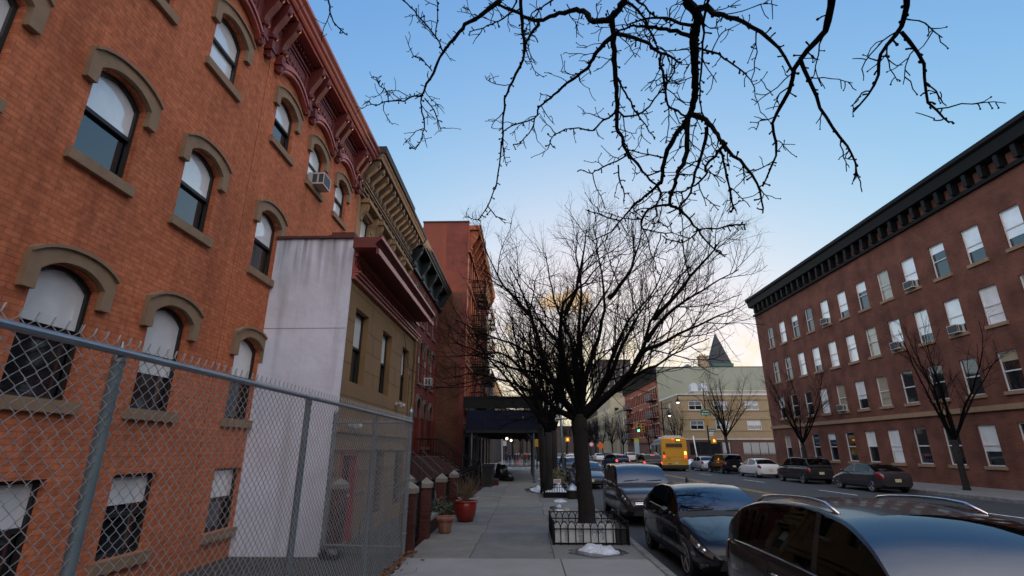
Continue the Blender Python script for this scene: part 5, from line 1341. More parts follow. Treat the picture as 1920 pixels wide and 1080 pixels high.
def smooth_path(P_, m, rg, jit):
    """Catmull-Rom through the points with a little irregularity"""
    out = []; n = len(P_)
    for i in range(n - 1):
        p0, p1, p2, p3 = P_[max(0, i - 1)], P_[i], P_[i + 1], P_[min(n - 1, i + 2)]
        for k in range(m):
            t = k / m; q = .5 * ((2 * p1) + (p2 - p0) * t + (2 * p0 - 5 * p1 + 4 * p2 - p3) * t * t + (3 * p1 - p0 - 3 * p2 + p3) * t ** 3)
            if jit and (i or k): q = q + V((rg.gauss(0, jit), rg.gauss(0, jit), rg.gauss(0, jit)))
            out.append(q)
    out.append(P_[-1].copy()); return out
street_tree()

def bare_tree(seed, H, r, label, spread=.55, fork=.26, nl=9, lean=(0, 0), fat=1.0, cat='tree', name='bare_tree'):
    T = thing(name, label, cat, (0, 0, 0)); rg = random.Random(seed)
    zf = H * fork; t = MB(); top = V((lean[0], lean[1], zf))
    t.tube([(0, 0, -.15), (0, 0, .15), top * .5, top], [r * 1.35, r * 1.05, r * .9, r], 12); t.build('trunk', bark, T, smooth=True, world=False)
    c = MB()
    sp = [dict(step=.42, start=.2, len=H * .2, ang=(25, 55), upb=.3, r=.022 * fat, n=5, jit=.10, up=.05), dict(step=.30, start=.2, len=H * .1, ang=(25, 50), upb=.25, r=.011 * fat, n=3, jit=.1, up=.05), dict(step=.24, start=.2, len=H * .05, ang=(25, 50), upb=.2, r=.007 * fat, n=2, jit=.08, up=.04)]
    for k in range(nl):
        a = 2 * pi * k / nl + rg.uniform(-.3, .3); e = rg.uniform(.35, 1) * spread
        d = V((cos(a) * e, sin(a) * e, 1)).normalized()
        pts = wander(top - V((0, 0, .1 * rg.random())), d, (H - zf) * rg.uniform(.75, 1.0) * (1 + .25 * e), 9, .09, .015, rg)
        ramify(c, pts, r * .55, .012 * fat, sp, 0, rg, (5, 4, 3, 3, 3))
    c.build('crown', twigm, T, world=False, fix=False)
    return T
A_ = bare_tree(21, 9.5, .16, 'X', .55, .27, 7); B_ = bare_tree(33, 11.5, .2, 'X', .75, .3, 9, (.2, .1), 1.35); C_ = bare_tree(47, 8.0, .13, 'X', .45, .32, 5, (-.1, .15), 1.2)
used = set()
def plant_tree(proto, x, y, rz, sc, label, group):
    if proto.name not in used: o = proto; used.add(proto.name); o['label'] = label
    else: o = copy_tree(proto, None, label)
    o['group'] = group; o.location = (x, y, 0); o.rotation_euler = (0, 0, rz); o.scale = (sc, sc, sc); return o
GK = 'bare trees along the near kerb'; GF = 'bare trees along the far side of the avenue'
for a in [(A_, .95, 21.9, .3, .95, 'slim dark tree rising from the second planting bed, first behind the foreground tree'), (C_, .75, 22.9, 2.0, 1.1, 'slim tree close beside the first one in the second planting bed'),
          (B_, 1.6, 29.3, 1.1, .8, 'dark tree with greenish trunk at the kerb beyond the second planting bed'), (A_, 1.5, 36.5, 4.0, .95, 'bare kerb tree beside the middle of the pavement shed'),
          (C_, 1.5, 44, 3.1, 1.1, 'bare kerb tree just before the side street'), (B_, -.6, 78, .4, .95, 'bare tree over the pavement beyond the side street, centre of the shed opening'), (B_, 2.0, 84, 2.4, .9, 'bare tree at the kerb beyond the side street'),
          (A_, -3.4, 90, 1.4, 1.1, 'bare tree beside the brown block beyond the side street'), (B_, 1.7, 100, 3.4, 1, 'bare kerb tree, third beyond the side street'), (B_, 1.6, 118, 5, 1.05, 'bare kerb tree far beyond the side street, fourth in line'), (B_, -1.5, 140, 1, 1.1, 'farthest bare tree over the far pavement'), (B_, -2.6, 108, 2.2, 1.0, 'dark bare tree over the far pavement, left of the kerb row'), (B_, 0.2, 126, .8, 1.0, 'dark bare tree over the far pavement, closing the shed opening'), (A_, 4.5, 165, 1.9, 1.5, 'large bare tree closing the view along the near kerb')]:
    plant_tree(*a, GK)
for a in [(B_, 19.6, 68.2, .7, .62, 'small bare tree in front of the beige corner building, left of the street lamp'), (B_, 25.6, 67.2, 2.9, .95, 'dark spreading bare tree in front of the beige corner building, right of the street lamp'), (C_, 20.2, 86, 2, .8, 'small bare tree in front of the red brick tenement, nearest the bus'),
          (B_, 19.8, 108, 5, .75, 'bare tree at the far end of the red brick tenement'), (B_, 19.4, 118, 3.2, .85, 'dark bare tree before the tan low house row'), (A_, 18.9, 130, .3, 1.1, 'dark bare tree before the cream block'), (B_, 18.8, 142, 1.3, .95, 'dark bare tree beyond the cream block'),
          (B_, 19, 156, 2.3, 1.0, 'dark bare tree far down the far kerb'), (B_, 19.2, 172, 4.3, 1.05, 'bare tree very far down the far kerb'), (B_, 15, 196, 4.9, 1.2, 'farthest bare tree at the end of the avenue, right'), (B_, 9, 205, .9, 1.25, 'farthest bare tree at the end of the avenue, centre'),
          (B_, 19.9, 38, 2.2, .62, 'bare tree at the far kerb beside the parked black sport utility car'), (A_, 20, 25, 1.2, .85, 'bare tree at the far kerb nearest the right edge of the picture')]:
    plant_tree(*a, GF)

# ------------------------------------------------------------------ overhanging tree beside the camera
def overhang():
    T = thing('locust_tree', 'dark knobbly branches of a tree beside the camera hanging over the street from above', 'tree', (2.9, 1.1, 0)); rg = random.Random(3)
    base = V((2.0, .4, 0)); t = MB(); top = V((2.1, .7, 5.2))
    t.tube([base, base + V((0, 0, .3)), (base + top) / 2, top], [.3, .24, .2, .2], 14); t.build('trunk', bark, T, smooth=True)
    c = MB()
    # picture path, distance at start and end, radius at start and end (metres), twig density
    BR = [
     ([(1287, 0), (1303, 22), (1309, 40), (1302, 67), (1301, 100), (1303, 133), (1305, 160), (1303, 184), (1293, 213), (1287, 229), (1278, 240), (1260, 264), (1249, 291), (1243, 316), (1241, 338), (1234, 347), (1222, 358), (1204, 373), (1189, 382), (1179, 396), (1163, 415), (1145, 433), (1110, 452)], 5.6, 7.0, .050, .006, 1),
     ([(1291, 216), (1289, 240), (1288, 284), (1280, 307), (1269, 329), (1264, 351), (1255, 382), (1271, 391), (1287, 404), (1309, 431), (1324, 453), (1360, 482)], 6.1, 5.7, .030, .006, 1),
     ([(1293, 213), (1315, 220), (1335, 238), (1349, 260), (1365, 281), (1400, 312), (1425, 360), (1430, 400)], 6.1, 5.2, .032, .006, 1),
     ([(1173, 0), (1160, 18), (1148, 31), (1150, 67), (1151, 111), (1155, 155), (1158, 195), (1157, 240), (1167, 258), (1174, 284), (1195, 307), (1211, 329), (1233, 347)], 6.3, 6.9, .040, .010, 1),
     ([(1174, 287), (1167, 298), (1129, 313), (1111, 325), (1088, 318)], 6.7, 7.1, .010, .003, 1),
     ([(1159, 309), (1161, 340), (1169, 360), (1170, 382)], 6.7, 6.9, .009, .003, 1),
     ([(1148, 34), (1133, 37), (1113, 38), (1098, 24), (1080, 19), (1058, 22), (1031, 31), (1011, 39), (982, 31), (960, 19), (928, 7)], 6.4, 7.4, .036, .016, 1),
     ([(940, 0), (914, 18), (897, 33), (872, 47), (857, 67), (839, 87), (831, 98), (812, 136), (797, 167), (791, 180)], 7.3, 7.8, .030, .012, 1),
     ([(791, 180), (772, 181), (757, 189), (728, 190), (701, 197), (690, 189)], 7.8, 8.1, .012, .004, 2),
     ([(728, 190), (725, 172), (712, 160), (706, 145)], 7.9, 8.0, .007, .003, 2),
     ([(791, 180), (790, 200), (795, 232), (793, 250), (786, 268), (778, 281)], 7.8, 7.6, .010, .004, 2),
     ([(796, 184), (814, 208), (822, 227), (827, 247)], 7.8, 8.0, .008, .003, 2),
     ([(831, 98), (817, 69), (792, 38), (770, 13), (748, -4)], 7.6, 7.0, .010, .008, 1),
     ([(817, 69), (821, 22), (817, -4)], 7.5, 7.0, .007, .006, 1),
     ([(810, 133), (794, 113), (774, 104)], 7.7, 8.0, .007, .003, 1),
     ([(976, -3), (979, 44), (983, 76), (981, 111), (960, 153), (948, 184), (943, 240), (940, 290), (930, 345), (912, 390), (896, 414)], 6.4, 7.6, .020, .004, .8),
     ([(914, 385), (930, 404), (949, 413)], 7.5, 7.4, .006, .003, .6),
     ([(1011, 39), (1007, 51), (989, 73), (981, 100)], 6.9, 6.8, .020, .012, 1),
     ([(1148, 69), (1127, 89), (1111, 111), (1102, 127), (1082, 142), (1053, 164), (1033, 184), (1011, 200), (1002, 222), (960, 236), (940, 250)], 6.5, 7.5, .026, .004, 1.6),
     ([(1002, 222), (998, 240), (975, 267), (962, 271)], 7.2, 7.3, .008, .003, 1.5),
     ([(1153, 62), (1182, 69), (1211, 78), (1233, 96), (1255, 104), (1278, 118)], 6.4, 5.9, .022, .010, 2),
     ([(1238, 98), (1238, 122), (1247, 160), (1251, 196), (1271, 209), (1289, 222)], 6.1, 6.2, .014, .010, 2),
     ([(1298, 69), (1267, 58), (1238, 53), (1204, 50), (1182, 49), (1158, 60)], 5.8, 6.3, .022, .008, 1.4),
     ([(1300, 47), (1264, 40), (1238, 33), (1204, 38), (1175, 47)], 5.7, 6.2, .018, .006, 1.4),
     ([(1177, 4), (1204, 29), (1222, 64), (1235, 93)], 6.2, 6.1, .014, .008, 1.4),
     ([(1306, 20), (1324, 13), (1338, 24), (1365, 33), (1410, 48), (1460, 90), (1490, 140)], 5.6, 5.0, .034, .010, 1),
     ([(1329, 0), (1320, 44), (1318, 100), (1313, 155), (1313, 200), (1322, 222)], 5.2, 5.6, .012, .006, .7),
     ([(1303, 89), (1338, 98), (1364, 115), (1400, 140)], 5.8, 5.4, .012, .004, 1.5),
     ([(1155, 142), (1173, 175), (1187, 202), (1211, 235), (1228, 262)], 6.6, 6.8, .012, .004, 1),
     ([(1158, 209), (1133, 224), (1111, 244), (1085, 240), (1062, 242)], 6.7, 7.0, .013, .004, 1.4),
     ([(1062, 241), (1031, 262), (1042, 278)], 7.0, 7.1, .006, .003, 1.4),
     ([(1158, 207), (1173, 218), (1204, 211), (1238, 173), (1247, 164), (1258, 144), (1267, 116)], 6.7, 6.2, .010, .008, 1.5),
     ([(1324, 238), (1323, 262), (1309, 307), (1300, 340), (1291, 369), (1271, 389), (1250, 400)], 5.6, 6.0, .018, .006, 1),
     ([(1362, 269), (1347, 284), (1324, 313), (1324, 329), (1293, 353), (1271, 360), (1244, 360)], 5.3, 5.9, .014, .004, 1.3),
     ([(1349, 281), (1360, 318), (1366, 360), (1380, 395)], 5.4, 5.2, .012, .004, 1.3),
     ([(1233, 349), (1238, 369), (1231, 387), (1230, 404), (1222, 418), (1240, 418), (1252, 428)], 6.9, 6.6, .012, .004, 1.5),
     ([(1255, 384), (1216, 391), (1202, 422), (1216, 433), (1262, 436)], 5.9, 6.3, .013, .004, 1.4),
     ([(1163, 415), (1129, 404), (1098, 393)], 6.9, 7.2, .009, .003, 1),
     ([(1309, 431), (1364, 424), (1400, 420)], 5.7, 5.5, .007, .003, 1),
     ([(1309, 431), (1280, 455), (1242, 442)], 5.7, 5.9, .006, .003, 1.4),
     ([(1246, 296), (1220, 291), (1175, 280)], 6.6, 6.8, .008, .004, 1.2),
     ([(1213, 329), (1238, 320), (1247, 300)], 6.8, 6.6, .008, .005, 1),
     ([(615, -4), (618, 12), (622, 32), (634, 52), (652, 66)], 8.2, 8.0, .012, .007, .5),
     ([(968, -2), (958, 22), (935, 40), (915, 48), (880, 60)], 6.8, 7.3, .010, .004, 1.5),
     ([(1040, -3), (1020, 12), (1003, 20), (990, 40)], 6.5, 6.7, .010, .005, 1.5),
     ([(1190, -4), (1217, 22), (1236, 33)], 6.0, 6.0, .012, .007, 1),
     ([(1560, -5), (1545, 60), (1500, 110), (1480, 170), (1450, 230), (1455, 290), (1430, 350)], 4.6, 5.6, .030, .005, 1.2),
     ([(1500, 110), (1530, 180), (1560, 240), (1600, 290), (1600, 340)], 5.0, 5.2, .018, .004, 1.3),
     ([(1700, -5), (1690, 50), (1650, 100), (1640, 160), (1600, 210)], 4.3, 4.9, .022, .005, 1.4),
     ([(1690, 60), (1730, 120), (1740, 190), (1780, 230)], 4.4, 4.7, .014, .004, 1.3)]
    def knob(p, r): c.ball(p, r, 3)
    for path, d0, d1, r0, r1, dens in BR:
        n = len(path); raw = []
        for i, (px, py) in enumerate(path): raw.append(at(px, py, D=(d0 + (d1 - d0) * i / (n - 1)) * .93))
        pts = smooth_path(raw, 3, rg, .006); m = len(pts)
        r0, r1 = r0 * 1.05 + .002, max(.007, r1 * 1.15); rad = [(r0 + (r1 - r0) * (i / (m - 1)) ** .85) * (1 + rg.uniform(-.08, .1)) for i in range(m)]
        c.tube(pts, rad, 7 if r0 > .02 else 5)
        L_ = plen(pts); x = rg.uniform(.02, .1)
        while x < L_:                                  # spur shoots: short knobbly side growths
            p, d = along(pts, x / L_); r = r0 + (r1 - r0) * x / L_
            if rg.random() < .6:
                l = rg.uniform(.025, .07); q = p + side(d, radians(rg.uniform(50, 100)), rg) * (r + l); c.tube([p, (p + q) / 2 + V((rg.gauss(0, .006), 0, rg.gauss(0, .006))), q], [.009, .0075, .009], 4)
                if rg.random() < .5: knob(q, rg.uniform(.010, .018))
            else: knob(p + side(d, pi / 2, rg) * r * .8, rg.uniform(.01, .018) + r * .15)
            x += rg.uniform(.04, .13)
        x = rg.uniform(.1, .35) / dens
        while x < L_ * .97:                            # side twigs with their own spurs
            p, d = along(pts, x / L_); l = rg.uniform(.12, .55) * (1 if r0 > .012 else .65)
            tp = wander(p, side(d, radians(rg.uniform(35, 75)), rg, -.1), l, 6, .22, -.01, rg)
            c.tube(tp, [.0075, .007, .0065, .006, .0055, .005, .0045], 4)
            for q in range(int(l / .09)):
                a, dd = along(tp, rg.uniform(.2, 1)); b2 = wander(a, side(dd, radians(rg.uniform(30, 80)), rg), rg.uniform(.03, .2), 3, .25, 0, rg)
                c.tube(b2, [.0058, .0052, .0048, .0044], 3)
                if rg.random() < .6: knob(b2[-1], .0085)
            x += rg.uniform(.14, .42) / dens
    # limbs above the picture that carry the hanging branches
    hub = top
    for tgt in ((1287, 0, 5.6, .05), (1173, 0, 6.3, .045), (940, 0, 7.3, .032), (976, -3, 6.4, .022), (748, -4, 7.0, .012), (817, -4, 7.0, .010), (615, -4, 8.2, .012), (1560, -5, 4.6, .035), (1700, -5, 4.3, .028), (1329, 0, 5.2, .014), (968, -2, 6.8, .012), (1040, -3, 6.5, .012), (1190, -4, 6.0, .014)):
        e = at(tgt[0], tgt[1], D=tgt[2] * .93); r = tgt[3]
        m1 = hub.lerp(e, .35) + V((0, -.3, 1.3)); m2 = hub.lerp(e, .8) + V((0, .0, .9))
        c.tube(smooth_path([hub, m1, m2, e], 5, rg, .01), [min(.11, r * 3) + (r - min(.11, r * 3)) * i / 15 for i in range(16)], 8)
    c.build('crown', twigm, T, smooth=False, fix=False)
overhang()
# ------------------------------------------------------------------ chain link fences
wirem = mat('galvanised wire', (.36, .40, .42), .5, .15, 5, metal=.25)
def chain_link(name, label, a, b, posts, h=2.24, mid=False):
    a = V((*a, 0)); b = V((*b, 0)); d = (b - a).normalized(); nrm = V((d.y, -d.x, 0)); L_ = (b - a).length
    T = thing(name, label, 'fence', tuple(a)); w = .038; hh = .036; nw = int(L_ / w); nk = int((h + .02) / hh)
    g = MB(); rg = random.Random(2)
    for i in range(nw):
        pts = []; top = nk + 2 if True else nk
        for k in range(top):
            u = i * w + w * ((k + i) % 2); z = .02 + k * hh
            z += rg.gauss(0, .0015) - .010 * sin(u * 1.3) ** 2 * (1 - z / 2.3); o = .022 * sin(u * 2.1 + .4 * sin(u)) * sin(z * 1.5) + rg.gauss(0, .0015) + (.004 if (k + i) % 2 else -.004)
            pts.append(a + d * u + nrm * o + V((0, 0, z)))
        pts.append(pts[-1] + V((0, 0, .035)) + d * w * .25)
        g.tube(pts, .003, 3, cap=False)
    g.build('wire_mesh', wirem, T, True, fix=False)
    g = MB(); g.tube([a + V((0, 0, h)), a + d * L_ + V((0, 0, h))], .021, 10); g.build('top_rail', galv, T)
    if mid: g = MB(); g.tube([a + V((0, 0, .12)), a + d * L_ + V((0, 0, .12))], .02, 8); g.build('bottom_rail', galv, T)
    for u, r, ph in posts:
        p = a + d * u - nrm * .03; g = MB(); g.cyl(p.x, p.y, -.3, ph, r, 14); q = g.build('post', galvpost, T, True, angle=40)
        g = MB(); g.lathe([(r * 1.12, 0), (r * 1.15, .03), (r * .9, .05), (r * .25, .075), (r * .22, .10), (.002, .115)], 12, (p.x, p.y, ph - .01)); g.build('post_cap', galv, q, True, angle=40)
        for z in (.35, .8, 1.25, 1.7, 2.1) if r > .031 else ():
            g = MB(); g.lathe([(r * 1.08, -.012), (r * 1.08, .012)], 12, (p.x, p.y, z), cap=False); g.cbox(p.x + nrm.x * .03, p.y + nrm.y * .03, z, .03, .03, .02); g.build('tension_band', galv, q)
    return T
chain_link('chain_link_fence', 'long galvanised chain link fence along the pavement in the left foreground', (-2.13, .2), (-2.13, 9.68), [(.6, .03, 2.2), (2.4, .03, 2.2), (4.85, .03, 2.2), (7.2, .03, 2.2), (9.48, .038, 2.42)])
chain_link('chain_link_fence', 'short chain link panel running from the pavement corner post back to the white wall', (-2.17, 9.70), (-3.72, 9.9), [(1.5, .035, 2.42)], mid=True)

# ------------------------------------------------------------------ brick pillars, gate, garden railing
def pillar(x, y, label, h=.98, s=.215):
    T = thing('brick_pillar', label, 'pillar', (x, y, 0), 0, 'brick gate pillars with pyramid caps')
    g = MB(); g.box(x - s / 2, y - s / 2, -.3, x + s / 2, y + s / 2, h); g.box(x - s / 2 - .012, y - s / 2 - .012, .42, x + s / 2 + .012, y + s / 2 + .012, .49); g.build('shaft', pillarbrick, T)
    k = s / 2 + .025; g = MB(); g.box(x - k, y - k, h + .001, x + k, y + k, h + .09)
    g.add([(x - k, y - k, h + .09), (x + k, y - k, h + .09), (x + k, y + k, h + .09), (x - k, y + k, h + .09), (x, y, h + .21)], [(0, 1, 4), (1, 2, 4), (2, 3, 4), (3, 0, 4)]); g.build('pillar_cap', capstone, T)
    return T
pillar(-2.15, 9.98, 'brick pillar with pale pyramid cap touching the corner post of the chain link fence')
pillar(-2.13, 11.42, 'brick pillar with pale pyramid cap on the far side of the narrow iron gate')
pillar(-2.11, 13.35, 'brick pillar with pale pyramid cap behind the terracotta pot')
pillar(-2.09, 15.5, 'brick pillar with pale pyramid cap behind the red glazed pot, farthest along the pavement')
pillar(-2.86, 13.0, 'brick pillar with pale pyramid cap set back in the yard behind the nearest two')
pillar(-3.75, 10.75, 'brick pillar with pale pyramid cap in the yard, seen through the chain link beside the red door', 1.0, .24)
def railing(name, label, x, y0, y1, z0, z1, cat='railing', step=.1, hoops=False):
    T = thing(name, label, cat, (x, (y0 + y1) / 2, z0)); g = MB()
    for z in (z0 + .08, z1 - .12, z1 - .02): g.box(x - .012, y0, z - .012, x + .012, y1, z + .012)
    g.build('rail', ironblk, T); g = MB(); n = int((y1 - y0) / step)
    for k in range(n + 1):
        y = y0 + (y1 - y0) * (k + .02) / (n + .04); g.tube([(x, y, z0), (x, y, z1 + .02)], .008, 4); g.lathe([(.016, 0), (.002, .07)], 4, (x, y, z1 + .02))
    g.build('picket', ironblk, T); return T
railing('iron_gate', 'narrow black iron gate between the two nearest brick pillars', -2.2, 10.24, 11.21, .02, 1.05, 'gate', .085)
railing('iron_railing', 'black iron railing above the low garden wall, before the third brick pillar', -2.25, 11.62, 13.14, .42, 1.0)
railing('iron_railing', 'black iron railing between the third and fourth brick pillars, behind the pots', -2.25, 13.55, 15.29, .05, 1.0)
railing('iron_railing', 'black iron railing of the front yards between the fourth pillar and the crimson house', -2.3, 15.7, 27.2, .05, 1.0, step=.13)
T = thing('garden_wall', 'low brick garden wall with pale stone coping behind the terracotta pot', 'wall', (-2.22, 12.4, 0))
g = MB(); g.box(-2.34, 11.61, -.3, -2.1, 13.16, .30); g.build('brickwork', pillarbrick, T); g = MB(); g.bbox(-2.38, 11.60, .301, -2.04, 13.17, .38, .015); g.build('coping', capstone, T)
# stair rails inside the yards
darksteel = mat('dark steel rail', (.05, .055, .06), .5, .1, 5)
def handrail(label, a, b, m=darksteel):
    T = thing('handrail', label, 'handrail', (a[0], a[1], -.3)); g = MB()
    for dz in (0, -.3): g.tube([V(a) + V((0, 0, dz)), V(b) + V((0, 0, dz))], .013, 6)
    g.build('rail', m, T)
    for p in (a, b): g = MB(); g.tube([p, (p[0], p[1], -.35)], .014, 6); g.build('post', m, T)
handrail('thin steel handrail sloping up behind the chain link fence', (-3.35, 11.0, .35), (-3.3, 14.2, 1.0))
handrail('pair of steel handrails sloping down beside the crimson house stoop', (-4.2, 19.3, 1.72), (-3.35, 19.3, .98))
handrail('second steel handrail beyond the brick pillars, lower than the crimson house railing', (-4.2, 21.3, 1.72), (-3.35, 21.3, .98))
def step_flight(label, x0, x1, y0, y1, n, rise, m):
    g = MB()
    for i in range(n): g.bbox(x0 + (x1 - x0) * i / n, y0, -.4, x0 + (x1 - x0) * (i + 1) / n - .002, y1, -.3 + rise * (n - i), .01)
    o = g.build('stone_steps', m, None); return tag(o, label, 'steps')
step_flight('dark stone steps of the tan rowhouse behind the yard railing', -5.9, -2.9, 18.6, 19.6, 8, .17, concrete)
step_flight('dark stone steps of the tan rowhouse nearer the crimson house', -5.9, -2.9, 20.6, 21.6, 8, .17, concrete)

# ------------------------------------------------------------------ pots and plants
terra = mat('terracotta', (.24, .10, .065), .85, .3, 5, .2, 60, streak=((.38, .26, .2), 9, .5)); redglaze = mat('red glazed clay', (.20, .017, .009), .35, .3, 4, .1, 30, coat=.25, streak=((.14, .02, .012), 7, .5)); palepot = mat('pale stone pot', (.34, .30, .28), .8, .15, 6)
def pot(x, y, prof, m, label, rimprof=None):
    T = thing('plant_pot', label, 'plant pot', (x, y, 0)); g = MB(); g.lathe(prof, 36, (x, y, 0)); g.build('body', m, T, True, angle=50)
    if rimprof: g = MB(); g.lathe(rimprof, 36, (x, y, 0), cap=False); g.build('rim', m, T, True, angle=50)
    r, z = prof[-1]; g = MB(); g.cyl(x, y, z - .05, z + .002, r * .9, 20); g.build('soil', soil, T)
    return T
pot(-1.80, 12.1, [(.115, .01), (.13, .03), (.165, .27), (.165, .28)], terra, 'small terracotta flowerpot with ribbed rim on the pavement', [(.16, .255), (.195, .262), (.205, .30), (.20, .335), (.185, .345), (.165, .338), (.16, .29)])
pot(-1.56, 13.98, [(.15, .0), (.2, .03), (.25, .16), (.272, .32), (.265, .45), (.262, .455)], redglaze, 'large glossy red glazed pot holding a dry shrub', [(.255, .44), (.278, .45), (.282, .485), (.265, .50), (.24, .49), (.235, .43)])
pot(-1.62, 15.15, [(.15, 0), (.2, .05), (.26, .38), (.262, .43)], palepot, 'pale stone pot standing just behind the red glazed pot', [(.25, .4), (.29, .41), (.29, .47), (.25, .48), (.235, .42)])
def twig_shrub(name, label, x, y, z, n, h, spread, m, r=.006, seed=1, leaf=None, nleaf=0, lsize=.03):
    T = thing(name, label, 'shrub', (x, y, z)); rg = random.Random(seed); g = MB(); tips = []
    for k in range(n):
        a = rg.uniform(0, 2 * pi); e = rg.uniform(.05, 1) * spread
        pts = wander((x + cos(a) * .05, y + sin(a) * .05, z), V((cos(a) * e, sin(a) * e, 1)), h * rg.uniform(.55, 1.1), 6, .13, .02, rg)
        ramify(g, pts, r, r * .3, [dict(step=.1, start=.25, len=h * .3, ang=(25, 55), upb=.2, r=r * .5, n=3, jit=.14, up=.02)], 0, rg, (4, 3)); tips.append(pts)
    g.build('stem', m, T, fix=False)
    if leaf:
        g = MB()
        for k in range(nleaf):
            p = along(rg.choice(tips), rg.uniform(.25, 1))[0] + V((rg.gauss(0, .07), rg.gauss(0, .07), rg.gauss(0, .07)))
            a = V((rg.gauss(0, 1), rg.gauss(0, 1), rg.gauss(0, .7))).normalized(); b = a.orthogonal().normalized(); l = lsize * rg.uniform(.6, 1.4)
            g.add([tuple(p - a * l), tuple(p + b * l * .4), tuple(p + a * l), tuple(p - b * l * .4)], [(0, 1, 2, 3)])
        g.build('leaves', leaf, T, fix=False)
    return T
drytwig = mat('dry twigs', (.15, .10, .06), .9, .2, 6); leafg = mat('dull evergreen leaf', (.035, .05, .02), .6, .35, 4); leafy = mat('yellow green leaf', (.11, .10, .028), .6, .35, 4)
twig_shrub('dry_shrub', 'dry twiggy shrub growing in the red glazed pot', -1.56, 13.98, .44, 26, .8, .8, drytwig, .010, 4)
twig_shrub('dry_shrub', 'dry brown shrub spreading from the pale stone pot', -1.62, 15.15, .4, 18, .75, 1.0, drytwig, .010, 6)
twig_shrub('leafy_shrub', 'low dull green shrub on the garden wall beside the terracotta pot', -2.2, 12.7, .36, 14, .33, 1.3, drytwig, .005, 8, leafg, 420, .04)
twig_shrub('leafy_shrub', 'dull green climber along the wall between the pots', -2.15, 13.8, .05, 12, .65, .7, drytwig, .005, 9, leafg, 380, .04)
twig_shrub('leafy_shrub', 'yellow green evergreen shrub in the second planting bed', 1.35, 22.3, .2, 16, .8, .55, drytwig, .008, 10, leafy, 900, .05)
for i, (x, y, h, lb) in enumerate([(-2.5, 17.5, 1.0, 'bare twiggy shrub behind the yard railing beyond the fourth pillar'), (-2.6, 24, 1.1, 'bare twiggy shrub in the yard before the crimson house')]): twig_shrub('dry_shrub', lb, x, y, -.1, 14, h, .6, drytwig, .009, 20 + i)

# ------------------------------------------------------------------ iron tree guard with white boards
def guard():
    x0, x1, y0, y1, z0, z1 = .52, 1.97, 10.75, 12.35, .03, .28
    T = thing('tree_guard', 'low black iron hooped guard around the foreground tree bed', 'tree guard', ((x0 + x1) / 2, (y0 + y1) / 2, 0))
    def run(a, b):
        a = V((*a, 0)); b = V((*b, 0)); d = (b - a).normalized(); L_ = (b - a).length; n = max(3, round(L_ / .145)); s = L_ / n; r_ = MB(); q = MB()
        for z in (z0, z1): r_.tube([a + V((0, 0, z)), b + V((0, 0, z))], .0125, 6)
        for k in range(n + 1): q.tube([a + d * s * k + V((0, 0, -.02)), a + d * s * k + V((0, 0, z1))], .0105, 6)
        h = MB()
        for k in range(n):
            h.tube([a + d * (s * k + s * (.5 - .5 * cos(pi * i / 10))) + V((0, 0, z1 + .135 * sin(pi * i / 10))) for i in range(11)], .0095, 6)
        h.tube([a + V((0, 0, z1 + .14)), b + V((0, 0, z1 + .14))] if a.y == b.y and a.y > 12 else [a + V((0, 0, z1 + .001)), b + V((0, 0, z1 + .001))], .008, 5)
        r_.build('rail', ironblk, T); q.build('picket', ironblk, T); h.build('hoops', ironblk, T)
    run((x0, y0), (x1, y0)); run((x0, y1), (x1, y1)); run((x0, y0), (x0, y1)); run((x1, y0), (x1, y1))
    for x, y in ((x0, y0), (x1, y0), (x0, y1), (x1, y1)):
        g = MB(); g.box(x - .018, y - .018, -.02, x + .018, y + .018, z1 + .16); g.build('corner_post', ironblk, T)
guard()
g = MB(); g.bbox(.56, 10.83, -.2, 1.93, 12.31, .10, .02)
tag(g.build('tree_bed', soil, None), 'bare soil bed around the foot of the foreground tree', 'soil bed')
def board(x0, x1, y, z0, z1, lean, label, marks):
    T = thing('sign_board', label, 'board', ((x0 + x1) / 2, y, 0)); white = mat('weathered white board', (.50, .51, .50), .6, .12, 3, streak=((.33, .32, .29), 5, .4))
    g = MB(); g.prism([(x0, y, z0), (x1, y, z0), (x1, y + lean, z1), (x0, y + lean, z1)], (0, .012, 0)); b = g.build('panel', white, T)
    inkb = mat('blue marker ink', (.02, .10, .30), .5, 0); inkk = mat('black marker ink', (.06, .07, .07), .5, 0)
    for col, strokes in marks:
        g = MB()
        for st in strokes:
            pts = []
            for u, v in st: pts.append((x0 + u, y - .004 + lean * ((v) / (z1 - z0)), z0 + v))
            g.tube(pts, .0045 if col == 'b' else .003, 4)
        g.build('marker_drawing', inkb if col == 'b' else inkk, b)
rgm = random.Random(12)
def scrawl(u0, u1, v0, v1, rows, amp=.012):
    out = []
    for r in range(rows):
        v = v1 - (v1 - v0) * r / max(1, rows - 1); u = u0 + rgm.uniform(0, .02)
        while u < u1 - .015:
            l = rgm.uniform(.012, .04); out.append([(u + l * i / 4, v + rgm.uniform(-amp, amp)) for i in range(5)]); u += l + .006
    return out
diamond = [[(.715, .19), (.76, .05), (.81, .19), (.76, .315), (.715, .19)], [(.735, .19), (.79, .19)], [(.76, .2), (.765, .215)], [(.70, .31), (.73, .29)], [(.79, .30), (.82, .32)]]
flower = [[(.86 + .05 * cos(a) * r, .22 + .045 * sin(a) * r) for a, r in [(i * .7, .35 + .1 * i) for i in range(8)]], [(.86, .28), (.90, .31), (.94, .27), (.91, .24)], [(.86, .17), (.90, .21), (.95, .15), (.93, .11)], [(.87, .12), (.92, .17)], [(.89, .09), (.94, .13)], [(.90, .07), (.96, .10)], [(.87, .245), (.93, .285)], [(.88, .225), (.95, .25)], [(.89, .195), (.95, .20)]]
